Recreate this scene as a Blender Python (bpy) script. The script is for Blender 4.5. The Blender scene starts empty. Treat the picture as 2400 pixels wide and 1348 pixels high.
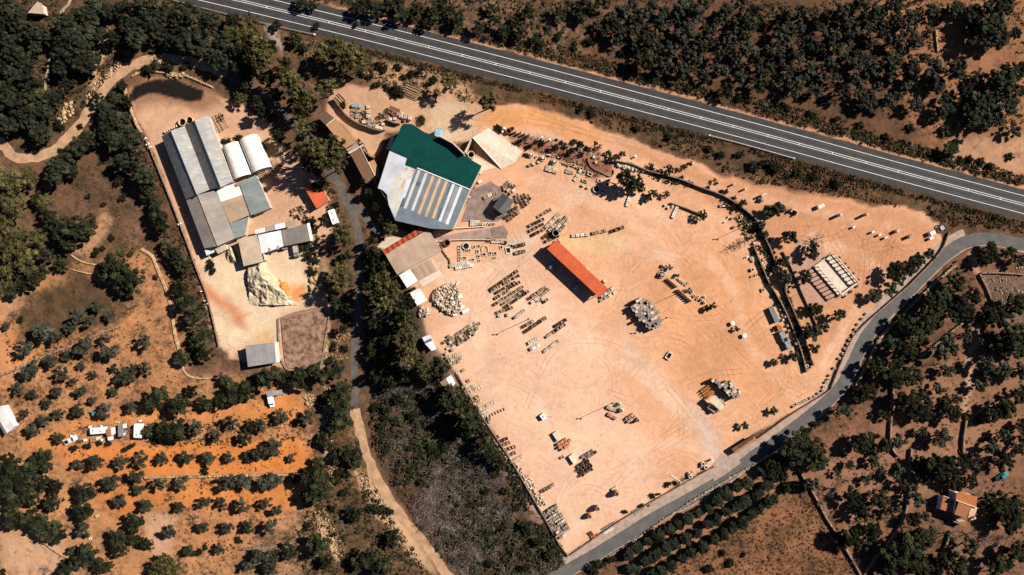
import bpy, math, random
import numpy as np
from mathutils import Vector, Matrix
random.seed(7); np.random.seed(7)
R = math.radians
sc = bpy.context.scene
COL = sc.collection
# ------------------------------------------------------------------ camera, world, sun, exposure
PXM = 6.25            # photograph pixels per metre on the ground
ALT = 275.0           # camera height, metres
cam_d = bpy.data.cameras.new('camera'); cam = bpy.data.objects.new('camera', cam_d); COL.objects.link(cam)
cam.location = (0, 0, ALT); cam.rotation_euler = (0, 0, 0)
cam_d.sensor_width = 36.0
cam_d.lens = 36.0 * ALT / (2400 / PXM)
cam_d.clip_start = 1.0; cam_d.clip_end = 6000.0
sc.camera = cam
SUN_AZ = (0.905, 0.425); SUN_EL = R(39)
w = bpy.data.worlds.new('World'); sc.world = w; w.use_nodes = True
nt = w.node_tree; nt.nodes.clear()
sky = nt.nodes.new('ShaderNodeTexSky'); sky.sky_type = 'NISHITA'; sky.sun_disc = False
sky.air_density = 0.45; sky.dust_density = 0.0; sky.ozone_density = 2.5; sky.altitude = 300.0
sky.sun_elevation = SUN_EL; sky.sun_rotation = math.atan2(SUN_AZ[0], SUN_AZ[1])
bg = nt.nodes.new('ShaderNodeBackground'); bg.inputs['Strength'].default_value = 0.05
wo = nt.nodes.new('ShaderNodeOutputWorld')
nt.links.new(sky.outputs[0], bg.inputs[0]); nt.links.new(bg.outputs[0], wo.inputs[0])
sun_d = bpy.data.lights.new('sun', 'SUN'); sun_d.energy = 5.0; sun_d.angle = R(0.5); sun_d.color = (1.0, 0.93, 0.84)
sun = bpy.data.objects.new('sun', sun_d); COL.objects.link(sun)
_d = -Vector((SUN_AZ[0]*math.cos(SUN_EL), SUN_AZ[1]*math.cos(SUN_EL), math.sin(SUN_EL)))
sun.rotation_euler = _d.to_track_quat('-Z', 'Y').to_euler(); sun.location = (80, 40, 120)
vs = sc.view_settings; vs.view_transform = 'Standard'; vs.look = 'None'; vs.exposure = 0.95; vs.gamma = 1.0
vs.use_curve_mapping = False
sc.cycles.max_bounces = 4; sc.cycles.diffuse_bounces = 1; sc.cycles.glossy_bounces = 2; sc.cycles.transparent_max_bounces = 6
sc.cycles.use_denoising = False

# ------------------------------------------------------------------ helpers
def P(px, py, z=0.0):
    """plan position of something seen at photo pixel (px, py) that stands z metres above the ground"""
    k = (ALT - z) / ALT / PXM
    return ((px - 1200) * k, (674 - py) * k)
def P3(px, py, z=0.0):
    x, y = P(px, py, z); return (x, y, z)
class MB:
    def __init__(s): s.v = []; s.f = []; s.m = []
    def add(s, vs, fs, mi=0):
        o = len(s.v); s.v += [tuple(p) for p in vs]; s.f += [tuple(i + o for i in f) for f in fs]; s.m += [mi] * len(fs); return s
    def box(s, cx, cy, z0, z1, sx, sy, a=0.0, mi=0, top=1.0):
        c, n = math.cos(a), math.sin(a); vs = []
        for z, k in ((z0, 1.0), (z1, top)):
            for dx, dy in ((-1, -1), (1, -1), (1, 1), (-1, 1)):
                x, y = dx * sx / 2 * k, dy * sy / 2 * k
                vs.append((cx + c * x - n * y, cy + n * x + c * y, z))
        return s.add(vs, [(3, 2, 1, 0), (4, 5, 6, 7), (0, 1, 5, 4), (1, 2, 6, 5), (2, 3, 7, 6), (3, 0, 4, 7)], mi)
    def prism(s, poly, z0, z1, mi=0, cap=True, topz=None):
        n = len(poly)
        a = sum(poly[i][0] * poly[(i+1) % n][1] - poly[(i+1) % n][0] * poly[i][1] for i in range(n))
        idx = list(range(n)) if a > 0 else list(range(n))[::-1]
        pl = [poly[i] for i in idx]; tz = [topz[i] for i in idx] if topz else [z1] * n
        vs = [(p[0], p[1], z0) for p in pl] + [(p[0], p[1], t) for p, t in zip(pl, tz)]
        fs = [(i, (i+1) % n, n + (i+1) % n, n + i) for i in range(n)]
        if cap: fs += [tuple(range(n, 2*n)), tuple(range(n-1, -1, -1))]
        return s.add(vs, fs, mi)
    def slab(s, pts, th=0.12, mi=0):
        """solid sheet from corner points with their own heights"""
        n = len(pts)
        a = sum(pts[i][0] * pts[(i+1) % n][1] - pts[(i+1) % n][0] * pts[i][1] for i in range(n))
        pl = list(pts) if a > 0 else list(pts)[::-1]
        vs = [(x, y, z - th) for x, y, z in pl] + [(x, y, z) for x, y, z in pl]
        return s.add(vs, [(i, (i+1) % n, n + (i+1) % n, n + i) for i in range(n)] + [tuple(range(n, 2*n)), tuple(range(n-1, -1, -1))], mi)
    def tube(s, pts, rad, n=6, mi=0, cap=True):
        rs = rad if isinstance(rad, (list, tuple)) else [rad] * len(pts)
        vs = []; m = len(pts)
        for i, p in enumerate(pts):
            p = Vector(p); a = Vector(pts[max(i-1, 0)]); b = Vector(pts[min(i+1, m-1)])
            t = (b - a).normalized() if (b - a).length > 1e-6 else Vector((0, 0, 1))
            u = t.cross(Vector((0, 0, 1)) if abs(t.z) < 0.9 else Vector((1, 0, 0))).normalized(); q = t.cross(u)
            for k in range(n):
                g = 2 * math.pi * k / n
                vs.append(p + (u * math.cos(g) + q * math.sin(g)) * rs[i])
        fs = []
        for i in range(m - 1):
            for k in range(n):
                fs.append((i*n + k, i*n + (k+1) % n, (i+1)*n + (k+1) % n, (i+1)*n + k))
        if cap: fs += [tuple(range(n-1, -1, -1)), tuple(range((m-1)*n, m*n))]
        return s.add(vs, fs, mi)
    def lathe(s, cx, cy, prof, n=14, mi=0):
        vs = []
        for r, z in prof:
            for k in range(n):
                g = 2 * math.pi * k / n; vs.append((cx + r * math.cos(g), cy + r * math.sin(g), z))
        fs = []
        for i in range(len(prof) - 1):
            for k in range(n): fs.append((i*n + k, i*n + (k+1) % n, (i+1)*n + (k+1) % n, (i+1)*n + k))
        return s.add(vs, fs, mi)
    def mesh(s, name, mats, smooth=False):
        me = bpy.data.meshes.new(name); me.from_pydata(s.v, [], s.f)
        for m in (mats if isinstance(mats, (list, tuple)) else [mats]): me.materials.append(M[m] if isinstance(m, str) else m)
        if any(s.m): me.polygons.foreach_set('material_index', s.m)
        if smooth: me.polygons.foreach_set('use_smooth', [True] * len(me.polygons))
        me.update(); return me
    def build(s, name, mats, parent=None, smooth=False):
        return link(name, s.mesh(name, mats, smooth), parent)
def link(name, data, parent=None, loc=None, rz=0.0, scale=None):
    o = bpy.data.objects.new(name, data); COL.objects.link(o)
    if parent is not None: o.parent = parent
    if loc is not None: o.location = loc
    if rz: o.rotation_euler = (0, 0, rz)
    if scale is not None: o.scale = scale if isinstance(scale, (tuple, list)) else (scale,) * 3
    return o
def tag(o, label=None, cat=None, group=None, kind=None):
    if label: o['label'] = label
    if cat: o['category'] = cat
    if group: o['group'] = group
    if kind: o['kind'] = kind
    return o
def thing(name, label, cat, loc=(0, 0, 0), rz=0.0, group=None, scale=None):
    return tag(link(name, None, None, loc, rz, scale), label, cat, group)
def copy_tree(src, loc, rz=0.0, scale=None):
    r = src.copy(); COL.objects.link(r); r.location = loc; r.rotation_euler = (0, 0, rz)
    if scale is not None: r.scale = scale if isinstance(scale, (tuple, list)) else (scale,) * 3
    for ch in src.children:
        c = ch.copy(); COL.objects.link(c); c.parent = r
        for g in ch.children:
            d = g.copy(); COL.objects.link(d); d.parent = c
    return r
def smooth_line(pts, step=3.0):
    """Catmull-Rom through plan points, resampled every ~step metres"""
    q = [np.array(p, float) for p in pts]; q = [2*q[0] - q[1]] + q + [2*q[-1] - q[-2]]
    out = []
    for i in range(1, len(q) - 2):
        n = max(2, int(np.linalg.norm(q[i+1] - q[i]) / step))
        for k in range(n):
            t = k / n
            out.append(0.5 * (2*q[i] + (q[i+1]-q[i-1])*t + (2*q[i-1]-5*q[i]+4*q[i+1]-q[i+2])*t*t + (3*q[i]-q[i-1]-3*q[i+1]+q[i+2])*t**3))
    out.append(q[-2]); return np.array(out)
def normals2(L):
    d = np.gradient(L, axis=0); d /= np.linalg.norm(d, axis=1)[:, None]
    return np.stack([-d[:, 1], d[:, 0]], 1)
def strip(L, o0, o1, z, mb=None, mi=0, wob=0.0):
    """ribbon between two lateral offsets of a plan polyline"""
    mb = mb or MB(); N = normals2(L); n = len(L); vs = []
    for i in range(n):
        a = o0 + (random.uniform(-wob, wob)); b = o1 + (random.uniform(-wob, wob))
        p = L[i] + N[i] * a; q = L[i] + N[i] * b
        vs += [(p[0], p[1], z), (q[0], q[1], z)]
    up = o0 > o1
    fs = [(2*i, 2*i+2, 2*i+3, 2*i+1) if up else (2*i, 2*i+1, 2*i+3, 2*i+2) for i in range(n-1)]
    fs = [(2*i+1, 2*i+3, 2*i+2, 2*i) if up else (2*i, 2*i+2, 2*i+3, 2*i+1) for i in range(n-1)]
    # make faces look up
    v0, v1, v2 = [Vector(vs[j]) for j in fs[0][:3]]
    if (v1 - v0).cross(v2 - v0).z < 0: fs = [f[::-1] for f in fs]
    return mb.add(vs, fs, mi)
ORD = ['', 'first', 'second', 'third', 'fourth', 'fifth', 'sixth', 'seventh', 'eighth', 'ninth', 'tenth', 'eleventh', 'twelfth', 'thirteenth', 'fourteenth', 'fifteenth', 'sixteenth', 'seventeenth', 'eighteenth', 'nineteenth', 'twentieth']
def nth(i):
    if i < len(ORD): return ORD[i]
    return '%dth' % i if i % 10 not in (1, 2, 3) or i in (11, 12, 13) else '%d%s' % (i, ['st', 'nd', 'rd'][i % 10 - 1])

# ------------------------------------------------------------------ materials
M = {}
def node(nt, t, **kw):
    n = nt.nodes.new(t)
    for k, v in kw.items():
        if k in n.inputs.keys(): n.inputs[k].default_value = v
        else: setattr(n, k, v)
    return n
def base_mat(name, rough=0.9, spec=0.2, metal=0.0):
    m = bpy.data.materials.new(name); m.use_nodes = True; nt = m.node_tree
    b = nt.nodes['Principled BSDF']; b.inputs['Roughness'].default_value = rough
    b.inputs['Specular IOR Level'].default_value = spec; b.inputs['Metallic'].default_value = metal
    M[name] = m; return m, nt, b
def mulcol(nt, c1, c2, fac=1.0):
    n = nt.nodes.new('ShaderNodeMix'); n.data_type = 'RGBA'; n.blend_type = 'MULTIPLY'; n.inputs[0].default_value = fac
    return n
def mat(name, col, var=0.25, scale=1.2, rough=0.9, spec=0.15, bump=0.0, bscale=None, metal=0.0, rnd=0.0, detail=5.0, col2=None, lo=0.35, hi=0.65, coord='Object'):
    """flat colour worn by two octaves of noise; rnd adds a per-object shift, col2 a second colour in patches"""
    m, nt, b = base_mat(name, rough, spec, metal)
    tc = node(nt, 'ShaderNodeTexCoord'); src = tc.outputs[coord]
    nz = node(nt, 'ShaderNodeTexNoise', Scale=scale, Detail=detail, Roughness=0.65); nt.links.new(src, nz.inputs['Vector'])
    rp = node(nt, 'ShaderNodeValToRGB'); nt.links.new(nz.outputs['Fac'], rp.inputs[0])
    c2 = col2 or tuple(c * (1 - var) for c in col); c1 = col if col2 else tuple(min(1, c * (1 + var)) for c in col)
    rp.color_ramp.elements[0].position = lo; rp.color_ramp.elements[0].color = (*c2, 1)
    rp.color_ramp.elements[1].position = hi; rp.color_ramp.elements[1].color = (*c1, 1)
    out = rp.outputs[0]
    if rnd:
        oi = node(nt, 'ShaderNodeObjectInfo'); mr = node(nt, 'ShaderNodeMapRange'); mr.inputs[3].default_value = 1 - rnd; mr.inputs[4].default_value = 1 + rnd
        nt.links.new(oi.outputs['Random'], mr.inputs[0])
        vm = node(nt, 'ShaderNodeVectorMath', operation='SCALE'); nt.links.new(out, vm.inputs[0]); nt.links.new(mr.outputs[0], vm.inputs['Scale']); out = vm.outputs[0]
    nt.links.new(out, b.inputs['Base Color'])
    if bump:
        n2 = node(nt, 'ShaderNodeTexNoise', Scale=bscale or scale * 5, Detail=4.0); nt.links.new(src, n2.inputs['Vector'])
        bp = node(nt, 'ShaderNodeBump', Strength=bump, Distance=0.1); nt.links.new(n2.outputs['Fac'], bp.inputs['Height']); nt.links.new(bp.outputs[0], b.inputs['Normal'])
    return m
def sheet_mat(name, col, pitch=0.5, ang=0.0, stain=None, stain_amt=0.5, rough=0.55, spec=0.35, bump=0.35, streak=6.0, rnd=0.06, thr=0.55, dirt=0.25):
    """corrugated roof sheet: ribs as bump across direction ang, stains and streaks stretched along the ribs"""
    m, nt, b = base_mat(name, rough, spec)
    tc = node(nt, 'ShaderNodeTexCoord')
    mp = node(nt, 'ShaderNodeMapping'); mp.inputs['Rotation'].default_value = (0, 0, -ang); nt.links.new(tc.outputs['Object'], mp.inputs[0])
    wv = node(nt, 'ShaderNodeTexWave', Scale=1.0 / pitch / 1.0, Distortion=0.3); wv.inputs['Detail'].default_value = 1.0
    wv.wave_type = 'BANDS'; wv.bands_direction = 'Y'; nt.links.new(mp.outputs[0], wv.inputs['Vector'])
    bp = node(nt, 'ShaderNodeBump', Strength=bump, Distance=0.05); nt.links.new(wv.outputs['Fac'], bp.inputs['Height']); nt.links.new(bp.outputs[0], b.inputs['Normal'])
    mp2 = node(nt, 'ShaderNodeMapping'); mp2.inputs['Scale'].default_value = (0.35, 0.35 * streak, 0.35); nt.links.new(mp.outputs[0], mp2.inputs[0])
    nz = node(nt, 'ShaderNodeTexNoise', Scale=1.0, Detail=5.0, Roughness=0.7); nt.links.new(mp2.outputs[0], nz.inputs['Vector'])
    rp = node(nt, 'ShaderNodeValToRGB'); rp.color_ramp.elements[0].position = thr; rp.color_ramp.elements[1].position = thr + 0.18
    nt.links.new(nz.outputs['Fac'], rp.inputs[0])
    n3 = node(nt, 'ShaderNodeTexNoise', Scale=0.22, Detail=4.0, Roughness=0.6); nt.links.new(tc.outputs['Object'], n3.inputs['Vector'])
    r3 = node(nt, 'ShaderNodeMapRange'); r3.inputs[1].default_value = 0.3; r3.inputs[2].default_value = 0.7; r3.inputs[3].default_value = 1 - dirt; r3.inputs[4].default_value = 1 + dirt * 0.4
    nt.links.new(n3.outputs['Fac'], r3.inputs[0])
    mx = node(nt, 'ShaderNodeMix', data_type='RGBA'); mx.inputs[6].default_value = (*col, 1); mx.inputs[7].default_value = (*(stain or tuple(c * 0.6 for c in col)), 1)
    ml = node(nt, 'ShaderNodeMath', operation='MULTIPLY'); ml.inputs[1].default_value = stain_amt; nt.links.new(rp.outputs[0], ml.inputs[0]); nt.links.new(ml.outputs[0], mx.inputs[0])
    oi = node(nt, 'ShaderNodeObjectInfo'); mr = node(nt, 'ShaderNodeMapRange'); mr.inputs[3].default_value = 1 - rnd; mr.inputs[4].default_value = 1 + rnd
    nt.links.new(oi.outputs['Random'], mr.inputs[0]); m2 = node(nt, 'ShaderNodeMath', operation='MULTIPLY'); nt.links.new(mr.outputs[0], m2.inputs[0]); nt.links.new(r3.outputs[0], m2.inputs[1])
    vm = node(nt, 'ShaderNodeVectorMath', operation='SCALE'); nt.links.new(mx.outputs[2], vm.inputs[0]); nt.links.new(m2.outputs[0], vm.inputs['Scale'])
    nt.links.new(vm.outputs[0], b.inputs['Base Color']); return m
def leaf_mat(name, col, var=0.35, rnd=0.25, rough=0.7, tip=None):
    m, nt, b = base_mat(name, rough, 0.06)
    oi = node(nt, 'ShaderNodeObjectInfo'); tc = node(nt, 'ShaderNodeTexCoord')
    nz = node(nt, 'ShaderNodeTexNoise', Scale=1.1, Detail=3.0); nt.links.new(tc.outputs['Object'], nz.inputs['Vector'])
    rp = node(nt, 'ShaderNodeValToRGB'); nt.links.new(nz.outputs['Fac'], rp.inputs[0])
    e = rp.color_ramp.elements; e[0].position = 0.35; e[0].color = (*[c * (1 - var) for c in col], 1); e[1].position = 0.68; e[1].color = (*(tip or [c * (1 + var) for c in col]), 1)
    mr = node(nt, 'ShaderNodeMapRange'); mr.inputs[3].default_value = 1 - rnd; mr.inputs[4].default_value = 1 + rnd; nt.links.new(oi.outputs['Random'], mr.inputs[0])
    vm = node(nt, 'ShaderNodeVectorMath', operation='SCALE'); nt.links.new(rp.outputs[0], vm.inputs[0]); nt.links.new(mr.outputs[0], vm.inputs['Scale'])
    nt.links.new(vm.outputs[0], b.inputs['Base Color'])
    n2 = node(nt, 'ShaderNodeTexNoise', Scale=9.0, Detail=3.0, Roughness=0.7); nt.links.new(tc.outputs['Object'], n2.inputs['Vector'])
    bp = node(nt, 'ShaderNodeBump', Strength=1.0, Distance=0.9); nt.links.new(n2.outputs['Fac'], bp.inputs['Height']); nt.links.new(bp.outputs[0], b.inputs['Normal'])
    return m
# ------------------------------------------------------------------ material library
mat('asphalt_main', (0.030, 0.028, 0.028), 0.22, 0.35, 0.85, 0.25, bump=0.15, bscale=14)
mat('asphalt_worn', (0.036, 0.034, 0.033), 0.3, 0.25, 0.8, 0.25)
mat('asphalt_side', (0.085, 0.080, 0.075), 0.18, 0.25, 0.9, 0.15, bump=0.15, bscale=12)
mat('road_paint', (0.62, 0.60, 0.56), 0.2, 2.5, 0.7, 0.2)
mat('verge_concrete', (0.28, 0.205, 0.165), 0.22, 0.5, 0.95, 0.1, bump=0.2, bscale=6)
mat('dirt_track', (0.33, 0.20, 0.115), 0.25, 0.35, 0.95, 0.05, bump=0.4, bscale=3)
mat('dirt_track_grey', (0.25, 0.19, 0.14), 0.25, 0.35, 0.95, 0.05, bump=0.4, bscale=3)
mat('lane_paving_shade_tint', (0.085, 0.072, 0.062), 0.25, 0.3, 0.95, 0.1, bump=0.2, bscale=8)  # paving darkened so its colour carries the tree shade over the lane
mat('concrete', (0.42, 0.33, 0.25), 0.15, 0.5, 0.9, 0.15, bump=0.15, bscale=5)
mat('concrete_white', (0.47, 0.385, 0.30), 0.12, 0.5, 0.9, 0.15, bump=0.1, bscale=5)
mat('concrete_grey', (0.24, 0.175, 0.145), 0.2, 0.4, 0.95, 0.1, bump=0.2, bscale=6)
mat('grey_hardstand', (0.17, 0.125, 0.105), 0.3, 0.45, 0.95, 0.1, bump=0.2, bscale=5)
mat('stone_wall', (0.19, 0.13, 0.092), 0.4, 0.9, 0.95, 0.1, rnd=0.1)
mat('stone_pale', (0.50, 0.40, 0.30), 0.25, 1.5, 0.9, 0.15, rnd=0.12)
mat('stone_white', (0.62, 0.56, 0.49), 0.15, 1.5, 0.85, 0.2, rnd=0.1)
mat('stone_grey', (0.27, 0.215, 0.175), 0.35, 1.5, 0.9, 0.15, rnd=0.2)
mat('stone_beige', (0.42, 0.28, 0.18), 0.3, 1.8, 0.9, 0.12, rnd=0.2)
mat('stone_pink', (0.36, 0.20, 0.14), 0.3, 1.8, 0.9, 0.12, rnd=0.2)
mat('stone_dark', (0.085, 0.06, 0.05), 0.4, 1.5, 0.9, 0.12, rnd=0.25)
mat('rubble', (0.40, 0.30, 0.22), 0.55, 0.9, 0.95, 0.1)
mat('rock_cream', (0.32, 0.21, 0.115), 0.4, 0.8, 0.95, 0.1, rnd=0.1)
mat('sand_pile', (0.40, 0.32, 0.215), 0.3, 0.5, 1.0, 0.05, bump=0.5, bscale=4)
mat('orange_soil', (0.45, 0.17, 0.05), 0.3, 0.5, 1.0, 0.05, bump=0.4, bscale=4)
mat('brown_bed', (0.27, 0.165, 0.115), 0.5, 0.55, 1.0, 0.05, bump=0.5, bscale=2, col2=(0.085, 0.042, 0.028), lo=0.36, hi=0.62, detail=8)
mat('timber', (0.30, 0.185, 0.105), 0.3, 1.8, 0.9, 0.1, rnd=0.25)
mat('timber_dark', (0.11, 0.065, 0.042), 0.4, 1.8, 0.9, 0.1, rnd=0.25)
mat('timber_orange', (0.40, 0.16, 0.05), 0.35, 1.5, 0.85, 0.15, rnd=0.15)
mat('steel_grey', (0.20, 0.20, 0.20), 0.2, 1.5, 0.5, 0.4, metal=0.3)
mat('steel_dark', (0.05, 0.048, 0.048), 0.3, 1.5, 0.6, 0.3)
mat('galvanised', (0.30, 0.30, 0.30), 0.15, 1.5, 0.45, 0.5, metal=0.4)
mat('plaster', (0.45, 0.36, 0.28), 0.2, 0.6, 0.95, 0.1)
mat('plaster_white', (0.62, 0.58, 0.53), 0.12, 0.6, 0.9, 0.15)
mat('plaster_brown', (0.24, 0.13, 0.085), 0.25, 0.6, 0.95, 0.1)
mat('void_dark', (0.012, 0.011, 0.011), 0.2, 1.0, 0.9, 0.1)
mat('glass_dark', (0.02, 0.028, 0.032), 0.2, 1.0, 0.12, 0.5)
mat('car_white', (0.70, 0.70, 0.69), 0.05, 0.6, 0.3, 0.5)
mat('car_grey', (0.22, 0.25, 0.27), 0.05, 0.6, 0.3, 0.5)
mat('car_teal', (0.03, 0.17, 0.19), 0.1, 0.6, 0.3, 0.5)
mat('tyre', (0.012, 0.012, 0.012), 0.2, 3.0, 0.85, 0.2)
mat('rust', (0.22, 0.075, 0.03), 0.4, 1.5, 0.9, 0.1)
mat('orange_paint', (0.55, 0.18, 0.03), 0.15, 1.2, 0.5, 0.3)
mat('terracotta', (0.40, 0.17, 0.085), 0.25, 1.2, 0.85, 0.15, rnd=0.15)
mat('terracotta_pale', (0.46, 0.28, 0.17), 0.25, 1.2, 0.85, 0.15, rnd=0.15)
mat('tarp_blue', (0.20, 0.36, 0.46), 0.35, 0.9, 0.6, 0.3)
mat('canvas', (0.44, 0.36, 0.25), 0.15, 0.7, 0.9, 0.1)
mat('water_dark', (0.008, 0.012, 0.014), 0.1, 1.0, 0.08, 0.5)
mat('teal_plastic', (0.02, 0.20, 0.22), 0.1, 1.0, 0.4, 0.4)
mat('bark', (0.075, 0.055, 0.042), 0.35, 2.5, 0.95, 0.05)
mat('bark_pale', (0.085, 0.066, 0.055), 0.3, 2.5, 0.95, 0.05, rnd=0.25)
mat('weeds', (0.060, 0.048, 0.020), 0.5, 0.35, 0.95, 0.05, coord='Object')
mat('weeds_brown', (0.105, 0.055, 0.028), 0.5, 0.3, 0.95, 0.05)
mat('weeds_straw', (0.27, 0.185, 0.085), 0.4, 0.3, 0.95, 0.05)
mat('scrub_green', (0.026, 0.028, 0.014), 0.5, 0.2, 0.9, 0.1)
mat('scrub_grey', (0.175, 0.140, 0.115), 0.5, 0.25, 0.95, 0.05)
mat('scrub_yellow', (0.30, 0.21, 0.03), 0.4, 0.8, 0.95, 0.05)
leaf_mat('leaf_olive', (0.066, 0.068, 0.044), 0.4, 0.25)
leaf_mat('leaf_evergreen', (0.029, 0.035, 0.017), 0.5, 0.45, tip=(0.060, 0.062, 0.026))
leaf_mat('leaf_oak', (0.040, 0.044, 0.024), 0.5, 0.35)
leaf_mat('leaf_carob', (0.027, 0.032, 0.014), 0.5, 0.4, tip=(0.052, 0.052, 0.020))
leaf_mat('leaf_pine', (0.066, 0.070, 0.027), 0.45, 0.3, tip=(0.150, 0.130, 0.044))
leaf_mat('leaf_citrus', (0.028, 0.034, 0.019), 0.45, 0.2)
leaf_mat('leaf_bush', (0.026, 0.028, 0.014), 0.5, 0.3)
leaf_mat('leaf_yellow', (0.22, 0.15, 0.025), 0.4, 0.2)

# ------------------------------------------------------------------ lines of the place (photo pixels)
def L_(pts, step=3.0): return smooth_line([P(*p) for p in pts], step)
HWY = L_([(-700, -300), (100, -108), (547, -2), (600, 10.5), (857, 73), (1200, 160), (1525, 245.4), (1800, 318), (2140, 411), (2400, 480), (3000, 640)], 6)
SIDE_PX = [(2900, 640), (2600, 602), (2400, 574), (2345, 563), (2300, 560), (2268, 566), (2244, 577), (2200, 611), (2134, 677), (2067, 744), (2030, 790), (2012, 825), (1994, 864), (1977, 898), (1958, 921), (1933, 946), (1893, 979), (1843, 1018), (1800, 1050), (1777, 1063), (1730, 1098), (1674, 1136), (1617, 1169), (1534, 1214), (1467, 1256), (1400, 1297), (1333, 1336), (1240, 1390), (900, 1600)]
SIDE = L_(SIDE_PX, 2.5)
TRACK = L_([(-60, 290), (0, 335), (30, 366), (60, 371), (110, 360), (150, 334), (187, 294), (220, 244), (254, 197), (287, 167), (334, 144), (384, 137), (434, 144), (494, 157), (545, 178), (600, 212), (640, 245), (683, 284), (720, 330), (750, 372), (780, 410), (814, 457), (840, 490), (867, 523), (892, 553)], 2.0)
LANE = L_([(1120, 1460), (1047, 1345), (1000, 1279), (960, 1235), (920, 1182), (887, 1128), (867, 1085), (854, 1045), (840, 998), (831, 958), (833, 915), (830, 867), (834, 784), (844, 684), (846, 617), (840, 550), (828, 505), (808, 462), (794, 430)], 2.0)
FOOT = L_([(175, -40), (167, 0), (144, 33), (132, 67), (124, 110), (114, 150), (107, 214)], 2.0)
YARD = [(1105, 290), (1150, 248), (1210, 241), (1300, 266), (1380, 292), (1460, 322), (1560, 357), (1640, 386), (1700, 418), (1780, 440), (1880, 456), (1990, 472), (2080, 484), (2150, 498), (2205, 522), (2213, 560), (2196, 590), (2134, 660), (2084, 703), (2014, 766), (1985, 805), (1944, 897), (1934, 914), (1850, 966), (1797, 1005), (1721, 1060), (1672, 1090), (1594, 1133), (1527, 1171), (1440, 1224), (1333, 1298), (1310, 1270), (1278, 1212), (1240, 1150), (1200, 1080), (1150, 1005), (1110, 940), (1072, 890), (1050, 840), (1000, 790), (985, 700), (960, 650), (925, 600), (905, 560), (930, 540), (1010, 540), (1062, 540), (1104, 446), (1130, 400), (1110, 350), (1090, 320)]
UPPER_YARD = [(790, 192), (840, 195), (880, 205), (930, 215), (1000, 235), (1040, 225), (1080, 210), (1130, 245), (1150, 260), (1110, 330), (1010, 330), (940, 300), (900, 310), (880, 420), (850, 350), (800, 290), (765, 265), (775, 230)]
COMPOUND = [(300, 206), (345, 182), (420, 186), (480, 225), (560, 238), (620, 285), (660, 335), (700, 378), (745, 415), (765, 480), (775, 540), (750, 600), (748, 660), (775, 720), (778, 855), (680, 868), (575, 845), (540, 832), (512, 808), (500, 740), (480, 690), (460, 620), (420, 520), (378, 400), (345, 325), (318, 270)]
CREAM = [(470, 600), (560, 600), (610, 600), (690, 590), (735, 640), (745, 690), (700, 720), (655, 745), (650, 800), (580, 806), (540, 826), (512, 806), (500, 740), (485, 690)]

# ------------------------------------------------------------------ the ground sheet
def poly_dist(X, Y, poly):
    """signed distance to a polygon, positive inside (numpy)"""
    d = np.full(X.shape, 1e9); inside = np.zeros(X.shape, bool); n = len(poly)
    for i in range(n):
        x0, y0 = poly[i]; x1, y1 = poly[(i+1) % n]
        ex, ey = x1 - x0, y1 - y0; t = np.clip(((X-x0)*ex + (Y-y0)*ey) / (ex*ex + ey*ey + 1e-9), 0, 1)
        d = np.minimum(d, np.hypot(X - x0 - t*ex, Y - y0 - t*ey))
        c = ((y0 > Y) != (y1 > Y)); xi = x0 + (Y - y0) * ex / (ey if abs(ey) > 1e-9 else 1e-9)
        inside ^= c & (X < xi)
    return np.where(inside, d, -d)
def line_dist(X, Y, L):
    d = np.full(X.shape, 1e9)
    for i in range(len(L) - 1):
        x0, y0 = L[i]; ex, ey = L[i+1] - L[i]
        t = np.clip(((X-x0)*ex + (Y-y0)*ey) / (ex*ex + ey*ey + 1e-9), 0, 1)
        d = np.minimum(d, np.hypot(X - x0 - t*ex, Y - y0 - t*ey))
    return d
def vnoise(X, Y, cell, seed=0):
    rs = np.random.RandomState(seed); g = rs.rand(256, 256)
    x = X / cell + 1000.0; y = Y / cell + 1000.0; xi = np.floor(x).astype(int); yi = np.floor(y).astype(int); fx = x - xi; fy = y - yi
    fx = fx*fx*(3-2*fx); fy = fy*fy*(3-2*fy); a = g[xi % 256, yi % 256]; b = g[(xi+1) % 256, yi % 256]; c = g[xi % 256, (yi+1) % 256]; d = g[(xi+1) % 256, (yi+1) % 256]
    return (a*(1-fx)+b*fx)*(1-fy) + (c*(1-fx)+d*fx)*fy - 0.5
def fbm(X, Y, cell, seed=0, o=4): return sum(vnoise(X, Y, cell / 2**k, seed + k) / 2**k for k in range(o))
xs = np.concatenate([np.array([-4000, -1500, -600, -320, -240]), np.arange(-212, 212.1, 0.75), np.array([240, 320, 600, 1500, 4000])])
ys = np.concatenate([np.array([-4000, -1500, -500, -220, -150]), np.arange(-124, 124.1, 0.75), np.array([150, 220, 500, 1500, 4000])])
GX, GY = np.meshgrid(xs, ys, indexing='xy')
WX = GX + 2.2 * fbm(GX, GY, 7, 3); WY = GY + 2.2 * fbm(GX, GY, 7, 9)      # ragged borders
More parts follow.
